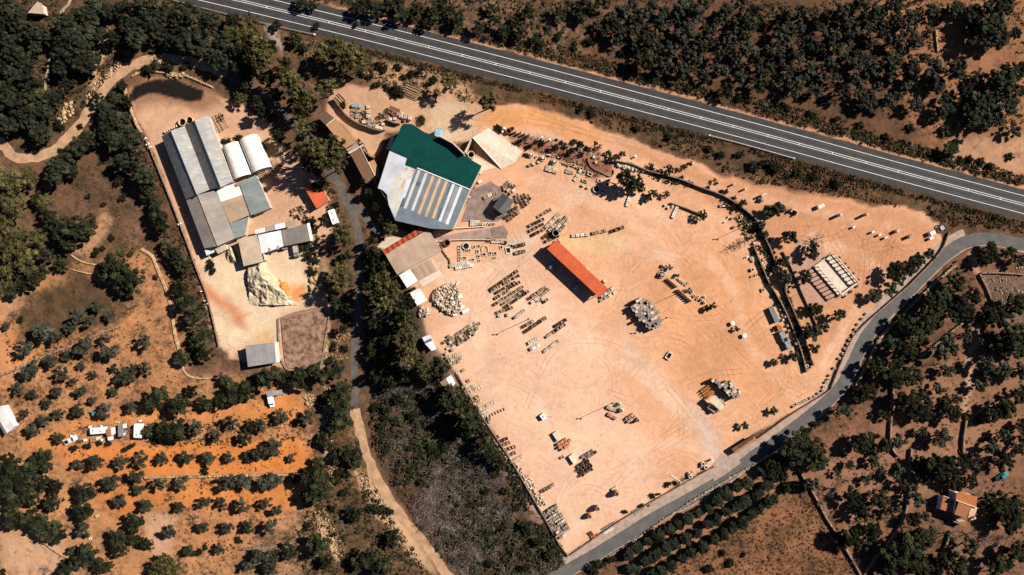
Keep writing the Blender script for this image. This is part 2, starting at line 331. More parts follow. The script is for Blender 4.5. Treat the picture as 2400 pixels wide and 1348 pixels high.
SOILS = [  # polygon (px), colour, feather m, weeds 0..1
 (None, (0.135, 0.070, 0.040), 1, 0.55),
 ([(640, -200), (3000, -200), (3000, 600), (2400, 470), (1800, 300), (1200, 140), (800, 40)], (0.115, 0.054, 0.031), 6, 0.6),                # grove above the highway
 ([(2000, -100), (2700, -100), (2700, 480), (2300, 370), (2150, 330), (2100, 200)], (0.215, 0.100, 0.050), 12, 0.35),
 ([(2230, 330), (2420, 315), (2420, 420), (2200, 395)], (0.33, 0.18, 0.10), 6, 0.25),
 ([(900, -50), (1350, -50), (1400, 60), (1330, 150), (1150, 90), (900, 20)], (0.19, 0.105, 0.065), 12, 0.65),
 ([(600, 60), (900, 110), (1260, 205), (1500, 270), (2240, 470), (2400, 530), (2250, 545), (2200, 510), (1900, 450), (1700, 405), (1500, 330), (1250, 240), (1130, 240), (900, 180), (700, 180)], (0.17, 0.085, 0.045), 4, 0.75),  # bank under the highway
 ([(870, 130), (960, 150), (1090, 190), (1140, 240), (1060, 235), (960, 215), (880, 190)], (0.34, 0.20, 0.11), 4, 0.45),
 ([(2230, 590), (2420, 590), (2420, 1360), (1350, 1360), (1480, 1260), (1700, 1115), (1870, 1010), (1990, 900), (2040, 800), (2150, 690)], (0.150, 0.072, 0.042), 4, 0.48),   # land right of the side road
 ([(1880, 1090), (2080, 960), (2260, 800), (2380, 860), (2420, 1100), (2200, 1150), (2060, 1240), (1990, 1260)], (0.20, 0.100, 0.058), 14, 0.28),
 ([(2290, 640), (2400, 650), (2400, 760), (2340, 740)], (0.115, 0.075, 0.052), 4, 0.35),
 ([(1500, 1348), (1780, 1180), (1880, 1130), (1990, 1300), (2010, 1400), (1480, 1400)], (0.20, 0.090, 0.045), 6, 0.5),
 ([(1450, 1280), (1830, 1020), (1880, 1120), (1500, 1370)], (0.215, 0.100, 0.052), 4, 0.3),
 ([(2180, 1170), (2400, 1130), (2400, 1348), (2230, 1348)], (0.16, 0.082, 0.05), 10, 0.35),
 ([(0, 680), (120, 640), (330, 590), (420, 640), (440, 880), (800, 900), (760, 1100), (720, 1348), (-60, 1400), (-60, 700)], (0.33, 0.155, 0.070), 8, 0.42),    # left orchards
 ([(130, 1050), (330, 1040), (560, 1030), (700, 1025), (740, 1065), (735, 1108), (600, 1113), (330, 1118), (170, 1110)], (0.44, 0.155, 0.042), 5, 0.10),
 ([(210, 1130), (330, 1125), (720, 1118), (700, 1200), (560, 1200), (400, 1180), (300, 1215), (230, 1180)], (0.42, 0.155, 0.046), 6, 0.22),
 ([(440, 1215), (680, 1205), (650, 1290), (480, 1290)], (0.38, 0.17, 0.075), 10, 0.35),
 ([(330, 1200), (420, 1205), (400, 1300), (365, 1300)], (0.36, 0.21, 0.125), 4, 0.15),
 ([(60, 1040), (200, 980), (330, 955), (520, 945), (690, 930), (735, 960), (700, 1000), (560, 990), (400, 985), (200, 1000), (150, 1050), (100, 1060)], (0.42, 0.165, 0.055), 5, 0.22),
 ([(0, 770), (110, 740), (230, 770), (300, 740), (340, 760), (200, 820), (0, 890)], (0.38, 0.165, 0.07), 6, 0.25),
 ([(0, 690), (80, 670), (90, 710), (0, 760)], (0.36, 0.18, 0.09), 5, 0.2),
 ([(60, 700), (180, 640), (330, 690), (250, 770), (120, 790), (40, 800)], (0.13, 0.075, 0.034), 8, 0.75),
 ([(170, 430), (290, 400), (350, 480), (350, 580), (230, 600), (180, 560)], (0.155, 0.085, 0.05), 9, 0.55),
 ([(150, 380), (260, 350), (340, 470), (280, 560), (200, 520)], (0.105, 0.058, 0.034), 10, 0.6),
 ([(160, 590), (250, 480), (260, 520), (215, 600)], (0.33, 0.175, 0.095), 5, 0.3),
 ([(0, 1240), (150, 1255), (180, 1340), (60, 1360), (0, 1340)], (0.37, 0.215, 0.125), 8, 0.3),
 ([(600, 1250), (720, 1200), (760, 1348), (560, 1348)], (0.30, 0.165, 0.09), 10, 0.55),
 ([(720, 900), (850, 900), (900, 1130), (1030, 1360), (720, 1360), (760, 1150)], (0.19, 0.105, 0.055), 6, 0.75),
 ([(830, 1100), (870, 1110), (960, 1230), (1020, 1340), (960, 1300), (860, 1180)], (0.40, 0.25, 0.14), 5, 0.25),
 ([(760, 900), (778, 960), (772, 1050), (790, 1130), (765, 1060), (760, 980)], (0.46, 0.29, 0.15), 2.5, 0.15),
 ([(740, 1205), (770, 1240), (800, 1330), (775, 1300), (745, 1250)], (0.46, 0.29, 0.15), 3, 0.2),
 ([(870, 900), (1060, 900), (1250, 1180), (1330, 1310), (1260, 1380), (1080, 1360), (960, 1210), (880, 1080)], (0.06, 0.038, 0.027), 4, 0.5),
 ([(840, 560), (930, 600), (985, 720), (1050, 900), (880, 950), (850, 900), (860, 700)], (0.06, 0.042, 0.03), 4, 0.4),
 ([(-100, -60), (640, -60), (640, 200), (300, 120), (180, 330), (-100, 330)], (0.115, 0.062, 0.036), 6, 0.6),
 ([(215, 130), (250, 60), (262, 120), (235, 180), (205, 225)], (0.40, 0.235, 0.125), 3, 0.25),
 ([(130, 290), (165, 240), (175, 250), (140, 300)], (0.48, 0.27, 0.10), 2, 0.1),
 ([(625, 60), (650, 60), (665, 120), (640, 110)], (0.27, 0.215, 0.185), 3, 0.1),
 (COMPOUND, (0.42, 0.245, 0.150), 1.5, 0.06),
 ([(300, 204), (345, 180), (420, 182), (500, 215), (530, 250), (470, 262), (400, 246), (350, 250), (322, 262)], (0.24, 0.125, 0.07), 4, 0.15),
 ([(306, 200), (330, 190), (370, 185), (400, 183), (430, 190), (455, 200), (480, 215), (478, 236), (450, 238), (425, 234), (400, 230), (375, 226), (350, 225), (332, 232), (322, 246), (312, 242), (306, 222)], (0.012, 0.0095, 0.0085), 0.9, 0.1),  # near-black ground patch at the top of the compound
 (CREAM, (0.50, 0.375, 0.250), 5, 0.0),
 ([(470, 665), (500, 675), (530, 705), (575, 740), (580, 765), (555, 760), (520, 725), (480, 690)], (0.43, 0.175, 0.085), 4.5, 0.0),
 ([(680, 675), (710, 670), (720, 690), (700, 712), (672, 712)], (0.50, 0.20, 0.07), 3.5, 0.0),
 ([(600, 780), (640, 775), (640, 805), (590, 808)], (0.47, 0.30, 0.15), 4, 0.0),
 ([(745, 580), (775, 540), (765, 700), (735, 700)], (0.26, 0.16, 0.09), 4, 0.45),
 (YARD, (0.488, 0.266, 0.154), 1.2, 0.02),
 (UPPER_YARD, (0.385, 0.225, 0.135), 2.0, 0.05),
 ([(1005, 235), (1080, 240), (1110, 280), (1100, 330), (1020, 320), (1005, 270)], (0.40, 0.285, 0.185), 4, 0.02),
 ([(1110, 290), (1160, 252), (1250, 250), (1420, 310), (1400, 335), (1250, 300), (1150, 300)], (0.47, 0.225, 0.095), 4, 0.02),
 ([(1440, 330), (1700, 420), (2080, 486), (2200, 530), (2190, 590), (2010, 760), (1900, 860), (1890, 780), (1780, 560), (1600, 440)], (0.405, 0.198, 0.103), 5, 0.06),
 ([(1640, 560), (1760, 620), (1800, 760), (1880, 890), (1800, 960), (1600, 900), (1500, 640)], (0.455, 0.225, 0.115), 14, 0.02),
 ([(1060, 640), (1250, 600), (1380, 760), (1560, 1150), (1330, 1290), (1100, 930), (1020, 780)], (0.535, 0.330, 0.224), 16, 0.0),
 ([(1310, 560), (1460, 550), (1480, 590), (1420, 600), (1330, 580)], (0.50, 0.32, 0.17), 3.5, 0.0),
 ([(1600, 950), (1640, 960), (1700, 1060), (1680, 1085), (1650, 1060)], (0.40, 0.30, 0.24), 6, 0.0),
 ([(1440, 760), (1490, 800), (1560, 880), (1640, 990), (1600, 980), (1500, 870)], (0.47, 0.31, 0.21), 6, 0.0),
 ([(1190, 560), (1230, 540), (1260, 560), (1250, 600), (1190, 610)], (0.42, 0.30, 0.22), 6, 0.0),
 ([(900, 560), (1040, 560), (1060, 620), (1010, 670), (940, 640)], (0.43, 0.29, 0.20), 3, 0.02),
 ([(1860, 560), (1940, 590), (2000, 650), (1980, 690), (1900, 720), (1840, 650)], (0.34, 0.20, 0.14), 4, 0.1),

 ([(1195, 308), (1300, 328), (1400, 343), (1442, 382), (1436, 414), (1388, 420), (1330, 386), (1240, 356), (1200, 334)], (0.215, 0.095, 0.058), 2.5, 0.4),
 ([(700, -6), (857, 31), (1200, 118), (1525, 203), (1800, 276), (2140, 369), (2400, 438), (2400, 447), (2140, 378), (1800, 285), (1525, 212), (1200, 127), (857, 40)], (0.36, 0.19, 0.105), 1.0, 0.05),
 ([(740, 82), (857, 110), (1200, 197), (1525, 281), (1800, 354), (2140, 448), (2400, 516), (2400, 535), (2140, 466), (1800, 372), (1525, 299), (1200, 215), (857, 128)], (0.09, 0.045, 0.028), 1.5, 0.7),
 ([(2270, 588), (2288, 592), (2300, 640), (2325, 715), (2318, 720), (2290, 650)], (0.36, 0.19, 0.10), 2, 0.05),
 ([(2284, 760), (2300, 765), (2285, 830), (2275, 900), (2268, 970), (2256, 970), (2262, 890), (2270, 820)], (0.33, 0.21, 0.135), 3, 0.08),
]
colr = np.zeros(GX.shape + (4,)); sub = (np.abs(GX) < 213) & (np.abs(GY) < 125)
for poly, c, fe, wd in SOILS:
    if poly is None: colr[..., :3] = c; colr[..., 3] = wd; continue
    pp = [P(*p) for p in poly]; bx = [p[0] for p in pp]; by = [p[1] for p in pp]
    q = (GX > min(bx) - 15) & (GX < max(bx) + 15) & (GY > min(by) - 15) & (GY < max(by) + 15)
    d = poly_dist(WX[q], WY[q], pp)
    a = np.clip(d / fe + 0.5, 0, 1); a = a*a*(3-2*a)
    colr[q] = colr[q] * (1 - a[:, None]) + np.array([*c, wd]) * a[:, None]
# bleached sweeps where trucks turn
for sw_, w_, op in (([(1180, 620), (1230, 700), (1330, 790), (1480, 860), (1580, 950), (1670, 1060)], 2.6, .5), ([(1040, 660), (1150, 625), (1230, 575), (1300, 490), (1420, 440), (1560, 520)], 2.6, .5), ([(1250, 980), (1310, 830), (1400, 790), (1500, 830)], 1.6, .45), ([(1440, 560), (1540, 600), (1640, 600), (1720, 680), (1760, 820), (1860, 920)], 2.0, .35), ([(1120, 320), (1300, 330), (1500, 390), (1700, 450), (1900, 490), (2090, 530)], 1.8, .3), ([(1350, 1240), (1450, 1120), (1560, 1040), (1650, 1060)], 2.0, .45), ([(1120, 700), (1140, 850), (1220, 1000), (1330, 1150), (1360, 1240)], 2.4, .35), ([(1250, 420), (1330, 450), (1450, 500), (1560, 600), (1600, 700)], 2.2, .4), ([(1900, 560), (2020, 600), (2080, 660), (2000, 740), (1930, 860)], 1.8, .35)):
    dl = line_dist(WX, WY, L_(sw_, 3.0)) / w_; al = np.clip(1.5 - dl, 0, 1) * op * sub; al = (al * (0.6 + 0.8 * (fbm(GX, GY, 4, 77, 3) + .4)))[..., None].clip(0, 1)
    colr[..., :3] = colr[..., :3] * (1 - al) + np.array([0.56, 0.375, 0.265]) * al
# relief: rolling woods, level where people drive and build
flat = np.maximum.reduce([np.clip(poly_dist(GX, GY, [P(*p) for p in pl]) / 4 + 1.2, 0, 1) for pl in (YARD, COMPOUND, UPPER_YARD)] + [np.clip(2.2 - line_dist(GX, GY, l) / 7, 0, 1) for l in (HWY, SIDE, TRACK, LANE)] + [np.clip(3 - np.hypot(GX - P(2250, 1190)[0], GY - P(2250, 1190)[1]) / 6, 0, 1), np.clip(3 - np.hypot((GX - P(240, 1010)[0]) / 2.5, GY - P(240, 1010)[1]) / 5, 0, 1)])
HZ = (1 - flat) * (0.9 * fbm(GX, GY, 26, 21, 3) + 0.35 * fbm(GX, GY, 5, 33, 3) - 0.15) * sub
def ground_z(x, y):
    i = int(np.clip(np.searchsorted(xs, x), 1, len(xs) - 1)); j = int(np.clip(np.searchsorted(ys, y), 1, len(ys) - 1))
    return float(min(HZ[j, i], HZ[j-1, i], HZ[j, i-1], HZ[j-1, i-1]))
ny, nx = GX.shape
me = bpy.data.meshes.new('ground')
vv = np.stack([GX.ravel(), GY.ravel(), HZ.ravel()], 1)
ii = (np.arange(ny-1)[:, None] * nx + np.arange(nx-1)[None, :]).ravel(); ff = np.stack([ii, ii+1, ii+1+nx, ii+nx], 1)
me.vertices.add(len(vv)); me.vertices.foreach_set('co', vv.ravel()); me.loops.add(ff.size); me.loops.foreach_set('vertex_index', ff.ravel())
me.polygons.add(len(ff)); me.polygons.foreach_set('loop_start', np.arange(len(ff)) * 4)
me.polygons.foreach_set('use_smooth', np.ones(len(ff), bool)); me.update(calc_edges=True); me.validate()
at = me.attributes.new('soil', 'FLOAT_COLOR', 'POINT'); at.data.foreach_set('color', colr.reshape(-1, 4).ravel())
m, nt, b = base_mat('soil', 1.0, 0.05)
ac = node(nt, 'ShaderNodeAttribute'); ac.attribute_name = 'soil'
ge = node(nt, 'ShaderNodeNewGeometry')
def nz_(scale, detail=6.0, rough=0.6, dist=0.0):
    n = node(nt, 'ShaderNodeTexNoise', Scale=scale, Detail=detail, Roughness=rough, Distortion=dist); nt.links.new(ge.outputs['Position'], n.inputs['Vector']); return n.outputs['Fac']
def rng(src, a, b_, c, d):
    n = node(nt, 'ShaderNodeMapRange'); n.inputs[1].default_value = a; n.inputs[2].default_value = b_; n.inputs[3].default_value = c; n.inputs[4].default_value = d
    nt.links.new(src, n.inputs[0]); return n.outputs[0]
def math_(op, a, b_):
    n = node(nt, 'ShaderNodeMath', operation=op)
    for k, v in ((0, a), (1, b_)):
        if hasattr(v, 'node'): nt.links.new(v, n.inputs[k])
        else: n.inputs[k].default_value = v
    return n.outputs[0]
big = rng(nz_(0.045, 5, 0.55), 0.3, 0.7, 0.86, 1.13)
swirl = rng(nz_(0.16, 7, 0.62, 2.2), 0.3, 0.72, 0.82, 1.12)
swirl = math_('MULTIPLY', swirl, rng(nz_(0.42, 5, 0.7, 4.0), 0.3, 0.7, 0.94, 1.04))
fine = rng(nz_(2.2, 5, 0.75), 0.25, 0.75, 0.84, 1.16)
grit = rng(nz_(9.0, 2, 0.6), 0.62, 0.75, 1.0, 0.72)
tot = math_('MULTIPLY', math_('MULTIPLY', big, swirl), math_('MULTIPLY', fine, grit))
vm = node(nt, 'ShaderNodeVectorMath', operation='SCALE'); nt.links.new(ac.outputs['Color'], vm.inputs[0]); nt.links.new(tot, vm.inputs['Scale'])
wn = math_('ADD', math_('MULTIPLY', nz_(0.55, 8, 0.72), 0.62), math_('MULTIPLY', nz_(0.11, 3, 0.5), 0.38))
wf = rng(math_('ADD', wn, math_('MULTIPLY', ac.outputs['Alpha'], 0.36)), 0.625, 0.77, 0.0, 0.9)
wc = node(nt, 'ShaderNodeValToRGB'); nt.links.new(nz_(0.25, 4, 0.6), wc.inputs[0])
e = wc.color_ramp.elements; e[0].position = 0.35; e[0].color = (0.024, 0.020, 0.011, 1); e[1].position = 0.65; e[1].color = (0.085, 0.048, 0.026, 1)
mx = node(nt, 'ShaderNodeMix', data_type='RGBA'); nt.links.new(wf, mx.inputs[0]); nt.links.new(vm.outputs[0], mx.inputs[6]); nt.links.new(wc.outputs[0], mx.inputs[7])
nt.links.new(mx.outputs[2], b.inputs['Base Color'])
bp = node(nt, 'ShaderNodeBump', Strength=0.5, Distance=0.25); nt.links.new(math_('ADD', nz_(0.9, 6, 0.7), math_('MULTIPLY', wf, 0.8)), bp.inputs['Height']); nt.links.new(bp.outputs[0], b.inputs['Normal'])
me.materials.append(M['soil'])
tag(link('ground', me), kind='structure')

# ------------------------------------------------------------------ highway, side road, tracks
def struct(name, mb, m, parent=None):
    o = mb.build(name, m, parent)
    if parent is None: tag(o, kind='structure')
    return o
hw = struct('highway', strip(HWY, 5.5, -5.5, 0.05, wob=0.06), 'asphalt_main')
for nm, o in (('edge_line', 3.2), ('edge_line', -3.3), ('centre_line', 0.36), ('centre_line', -0.34)):
    struct(nm, strip(HWY, o + 0.085, o - 0.085, 0.058), 'road_paint', hw)
acc = 0.0; Nn = normals2(HWY)
for i in range(1, len(HWY)):
    acc += np.linalg.norm(HWY[i] - HWY[i-1])
    if acc > 10.5 and abs(HWY[i][0]) < 200:
        acc = 0; a = math.atan2(-Nn[i][0], Nn[i][1])
        struct('centre_tie_mark', MB().box(HWY[i][0] + Nn[i][0]*0.03, HWY[i][1] + Nn[i][1]*0.03, 0.05, 0.066, 0.2, 0.55, a), 'road_paint', hw)
for o in (-2.4, -0.95, 0.95, 2.35): struct('wheel_path', strip(HWY, o + 0.4, o - 0.4, 0.054, wob=0.12), 'asphalt_worn', hw)
sr = struct('side_road', strip(SIDE, 2.35, -2.35, 0.05, wob=0.08), 'asphalt_side')
struct('side_road_verge', strip(L_([p for p in SIDE_PX if 1290 < p[0] < 1790], 2.5), -2.1, -5.9, 0.034, wob=0.2), 'verge_concrete')
struct('side_road_verge', strip(L_([p for p in SIDE_PX if 1720 < p[0] < 2290], 2.5), -2.1, -5.0, 0.036, wob=0.25), 'verge_concrete')
struct('worn_edge', strip(SIDE, 2.2, 2.75, 0.042, wob=0.15), 'verge_concrete', sr)
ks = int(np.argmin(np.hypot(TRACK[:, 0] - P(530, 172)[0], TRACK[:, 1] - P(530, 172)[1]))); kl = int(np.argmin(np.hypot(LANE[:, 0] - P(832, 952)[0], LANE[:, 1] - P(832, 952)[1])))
struct('dirt_track', strip(TRACK[:ks + 1], 1.85, -1.85, 0.03, wob=0.5), 'dirt_track'); struct('shade_tinted_lane', strip(TRACK[ks:], 1.5, -1.5, 0.03, wob=0.25), 'lane_paving_shade_tint')  # second stretch has tree shade painted into its surface colour
struct('dirt_lane', strip(LANE[:kl + 1], 1.75, -1.75, 0.034, wob=0.5), 'dirt_track'); struct('shade_tinted_lane', strip(LANE[kl:], 1.5, -1.5, 0.038, wob=0.25), 'lane_paving_shade_tint')
struct('footpath', strip(FOOT, 0.55, -0.55, 0.25, wob=0.3), 'dirt_track_grey')
TYRE = [[(1100, 275), (1250, 285), (1450, 330), (1600, 380), (1625, 430), (1640, 450)], [(1240, 262), (1400, 320), (1540, 355), (1600, 375), (1640, 420), (1680, 480)], [(1430, 1110), (1500, 1070), (1560, 1020), (1610, 990)],
 [(1440, 1140), (1480, 1100), (1540, 1060), (1620, 1010)], [(1345, 1190), (1350, 1150), (1385, 1142), (1420, 1160), (1400, 1190), (1360, 1200)], [(1700, 790), (1690, 760), (1720, 740), (1760, 700), (1730, 600)], [(1700, 800), (1760, 820), (1790, 800), (1760, 740)],
 [(1720, 690), (1740, 730), (1790, 820), (1830, 900), (1880, 930)], [(1900, 470), (1960, 560), (2010, 640), (2060, 600), (2120, 530)], [(1990, 600), (2060, 570), (2130, 590), (2150, 640)], [(2020, 620), (2030, 560), (2090, 490)], [(1930, 500), (2000, 540), (2020, 600), (2015, 680)],
 [(2050, 640), (2080, 590), (2150, 580)], [(1480, 600), (1540, 590), (1600, 610), (1640, 680), (1700, 740)], [(1440, 720), (1480, 640), (1510, 600)], [(1540, 720), (1620, 760), (1690, 830), (1720, 900)], [(1600, 700), (1700, 800), (1760, 860)],
 [(1230, 960), (1300, 820), (1400, 800), (1480, 830)], [(1560, 900), (1610, 960), (1660, 1040)], [(1860, 880), (1900, 900), (1940, 860), (2000, 770)], [(1860, 930), (1920, 890), (1980, 790), (2060, 690)], [(1120, 600), (1180, 630), (1240, 600), (1260, 560)], [(1100, 760), (1130, 680), (1200, 600)]]
mt, ntt, bt = base_mat('tyre_mark', 1.0, 0.02)
bt.inputs['Base Color'].default_value = (0.20, 0.10, 0.055, 1)
tcn = node(ntt, 'ShaderNodeNewGeometry'); nn = node(ntt, 'ShaderNodeTexNoise', Scale=0.09, Detail=4.0); ntt.links.new(tcn.outputs['Position'], nn.inputs['Vector'])
r_ = node(ntt, 'ShaderNodeMapRange'); r_.inputs[1].default_value = 0.38; r_.inputs[2].default_value = 0.62; r_.inputs[3].default_value = 0.0; r_.inputs[4].default_value = 0.27
ntt.links.new(nn.outputs['Fac'], r_.inputs[0]); ntt.links.new(r_.outputs[0], bt.inputs['Alpha'])
yp = [P(*p) for p in YARD]; rt_ = random.Random(11)
mb = MB(); extra = []
for _ in range(110):
    zone = rt_.random(); x_, y_ = (rt_.uniform(1850, 2180), rt_.uniform(460, 720)) if zone < .45 else ((rt_.uniform(1440, 1900), rt_.uniform(560, 1000)) if zone < .8 else (rt_.uniform(1100, 1650), rt_.uniform(300, 1250)))
    a_ = rt_.uniform(0, 6.28); k_ = rt_.uniform(-.22, .22); pts = []
    for s_ in range(rt_.randint(5, 11)): pts.append((x_, y_)); x_ += 13 * math.cos(a_); y_ += 13 * math.sin(a_); a_ += k_ + rt_.uniform(-.08, .08)
    if all(poly_dist(np.array([P(*q)[0]]), np.array([P(*q)[1]]), yp)[0] > 2.0 for q in pts): extra.append(pts)
for t in TYRE + extra:
    L = L_(t, 1.5)
    for o in (-0.9, 0.9): strip(L, o - 0.10, o + 0.10, 0.012, mb)
tag(mb.build('tyre_tracks', 'tyre_mark'), kind='structure')

# ------------------------------------------------------------------ roof materials
A1 = R(22.2)        # rib direction of the left works
sheet_mat('fibre_grey', (0.185, 0.180, 0.165), 0.55, A1, stain=(0.44, 0.42, 0.38), stain_amt=0.95, streak=12, thr=0.53)
sheet_mat('fibre_tan', (0.245, 0.215, 0.180), 0.55, A1, stain=(0.20, 0.17, 0.14), stain_amt=0.5)
sheet_mat('sheet_white', (0.58, 0.56, 0.53), 0.5, A1, stain=(0.42, 0.40, 0.38), stain_amt=0.5)
sheet_mat('sheet_tan', (0.30, 0.205, 0.135), 0.5, A1, stain=(0.24, 0.17, 0.12), stain_amt=0.4)
sheet_mat('sheet_cream', (0.42, 0.32, 0.23), 0.5, R(15), stain=(0.36, 0.26, 0.18), stain_amt=0.4)
sheet_mat('sheet_bluegrey', (0.150, 0.170, 0.165), 0.5, A1, stain=(0.22, 0.24, 0.24), stain_amt=0.6)
sheet_mat('sheet_white_s', (0.62, 0.60, 0.60), 0.5, R(-80), stain=(0.36, 0.35, 0.36), stain_amt=0.6, streak=12)
sheet_mat('sheet_grey_s', (0.165, 0.145, 0.125), 0.5, R(-78), stain=(0.13, 0.12, 0.11), stain_amt=0.4)
sheet_mat('sheet_lightgrey', (0.235, 0.225, 0.220), 0.5, R(-82), stain=(0.20, 0.19, 0.19), stain_amt=0.4)
sheet_mat('sheet_green', (0.002, 0.037, 0.032), 0.6, R(-68), stain=(0.03, 0.075, 0.065), stain_amt=0.5, streak=16, rough=0.8, spec=0.05, bump=0.08, rnd=0.04, thr=0.53)
sheet_mat('sheet_stripe', (0.140, 0.170, 0.190), 0.6, R(-70), stain=(0.10, 0.125, 0.145), stain_amt=0.5, rough=0.5, bump=0.1)
sheet_mat('sheet_stripe_dark', (0.085, 0.105, 0.125), 0.6, R(-70), stain=(0.07, 0.09, 0.105), stain_amt=0.5, rough=0.5, bump=0.1)
sheet_mat('sheet_paleblue', (0.44, 0.45, 0.475), 0.6, R(-70), stain=(0.38, 0.39, 0.41), stain_amt=0.4, rough=0.5, bump=0.1)
sheet_mat('strip_pink', (0.52, 0.47, 0.44), 0.6, R(-70), stain_amt=0.15, bump=0.1)
sheet_mat('strip_orange', (0.52, 0.335, 0.18), 0.6, R(-70), stain_amt=0.15, bump=0.1)
sheet_mat('strip_white', (0.54, 0.555, 0.58), 0.6, R(-70), stain_amt=0.12, bump=0.1)
sheet_mat('strip_cream', (0.50, 0.45, 0.38), 0.6, R(-70), stain_amt=0.12, bump=0.1)
sheet_mat('sheet_work', (0.345, 0.240, 0.165), 0.55, R(-60), stain=(0.26, 0.185, 0.13), stain_amt=0.5, streak=8)
sheet_mat('sheet_red', (0.42, 0.055, 0.012), 0.45, R(-60), stain=(0.30, 0.04, 0.01), stain_amt=0.5)
sheet_mat('sheet_redbrown', (0.13, 0.028, 0.016), 0.45, R(-60), stain=(0.09, 0.02, 0.012), stain_amt=0.5)
sheet_mat('sheet_orange', (0.47, 0.085, 0.026), 0.5, R(43), stain=(0.40, 0.075, 0.026), stain_amt=0.6, bump=0.12, dirt=0.14, rnd=0.05)
sheet_mat('sheet_orange_small', (0.47, 0.085, 0.03), 0.5, R(25), stain_amt=0.3)
sheet_mat('sheet_dark', (0.050, 0.052, 0.052), 0.5, R(-50), stain=(0.11, 0.115, 0.115), stain_amt=0.6)
def tile_mat(name, col, col2, ang, pitch=0.42):
    m, nt, b = base_mat(name, 0.9, 0.1)
    tc = node(nt, 'ShaderNodeTexCoord'); mp = node(nt, 'ShaderNodeMapping'); mp.inputs['Rotation'].default_value = (0, 0, -ang); nt.links.new(tc.outputs['Object'], mp.inputs[0])
    wv = node(nt, 'ShaderNodeTexWave', Scale=1.0 / pitch, Distortion=0.6); wv.wave_type = 'BANDS'; wv.bands_direction = 'Y'; nt.links.new(mp.outputs[0], wv.inputs['Vector'])
    wx = node(nt, 'ShaderNodeTexWave', Scale=0.8 / pitch, Distortion=1.0); wx.wave_type = 'BANDS'; wx.bands_direction = 'X'; nt.links.new(mp.outputs[0], wx.inputs['Vector'])
    ad = node(nt, 'ShaderNodeMath', operation='ADD'); nt.links.new(wv.outputs['Fac'], ad.inputs[0]); nt.links.new(wx.outputs['Fac'], ad.inputs[1])
    bp = node(nt, 'ShaderNodeBump', Strength=0.8, Distance=0.12); nt.links.new(ad.outputs[0], bp.inputs['Height']); nt.links.new(bp.outputs[0], b.inputs['Normal'])
    nz = node(nt, 'ShaderNodeTexNoise', Scale=2.6, Detail=6.0, Roughness=0.75); nt.links.new(mp.outputs[0], nz.inputs['Vector'])
    rp = node(nt, 'ShaderNodeValToRGB'); nt.links.new(nz.outputs['Fac'], rp.inputs[0]); e = rp.color_ramp.elements
    e[0].position = 0.36; e[0].color = (*col2, 1); e[1].position = 0.62; e[1].color = (*col, 1); nt.links.new(rp.outputs[0], b.inputs['Base Color'])
tile_mat('tile_old', (0.52, 0.29, 0.15), (0.36, 0.18, 0.09), R(37))
tile_mat('tile_dark', (0.17, 0.115, 0.08), (0.085, 0.058, 0.042), R(37))
tile_mat('tile_brown', (0.29, 0.155, 0.095), (0.17, 0.088, 0.056), R(28))
tile_mat('tile_house', (0.46, 0.165, 0.06), (0.36, 0.12, 0.045), R(-20))
tile_mat('tile_house2', (0.50, 0.21, 0.105), (0.33, 0.125, 0.06), R(70))

# ------------------------------------------------------------------ building helpers
def root(name, label, cat, px, py, z=0.0, group=None):
    x, y = P(px, py, z); return thing(name, label, cat, (x, y, 0.0), 0.0, group)
def part(rt, mb, name, m, smooth=False):
    o = mb.build(name, m, rt, smooth); l = rt.location
    if rt.parent: l = l + rt.parent.location
    o.location = (-l[0], -l[1], -l[2]) if rt.parent is None else (0, 0, 0)
    return o
def sub(pt, mb, name, m, smooth=False):
    """sub-part under a part whose mesh is in plan coordinates"""
    return mb.build(name, m, pt, smooth)
def Q(pts, dz=0.0): return [(*P(a, b, c), c + dz) for a, b, c in pts]
def lerp(a, b, t): return tuple(a[i] + (b[i] - a[i]) * t for i in range(3))
def sheets(rt, quad, n, mats, name='roof_sheet', th=0.08, jit=0.012):
    """one roof slope (eave0, eave1, ridge1, ridge0) as n separate sheets laid side by side"""
    q = Q(quad)
    for i in range(n):
        t0, t1 = i / n, (i + 1) / n - 0.012 / 1.0 * (1.0 / max(n, 1))
        dz = (i % 2) * jit + random.uniform(0, 0.006)
        pts = [lerp(q[0], q[1], t0), lerp(q[0], q[1], t1), lerp(q[3], q[2], t1), lerp(q[3], q[2], t0)]
        pts = [(x, y, z + dz) for x, y, z in pts]
        part(rt, MB().slab(pts, th), name, mats[i % len(mats)] if isinstance(mats, (list, tuple)) else mats)
def roof(rt, pts, m, name='roof', th=0.12): return part(rt, MB().slab(Q(pts), th), name, m)
def walls(rt, ring, m, inset=0.35, drop=0.14, name='wall'):
    q = Q(ring); cx = sum(p[0] for p in q) / len(q); cy = sum(p[1] for p in q) / len(q); pl = []
    for x, y, z in q:
        d = math.hypot(x - cx, y - cy); k = max(0.5, 1 - inset / d); pl.append((cx + (x - cx) * k, cy + (y - cy) * k, z - drop))
    return part(rt, MB().prism([(p[0], p[1]) for p in pl], -0.3, 0, cap=False, topz=[p[2] for p in pl]), name, m)
def posts(rt, pts, m, r=0.12, name='post'):
    for a, b, z in pts:
        x, y = P(a, b, z); part(rt, MB().tube([(x, y, -0.2), (x, y, z - 0.12)], r, 6), name, m)

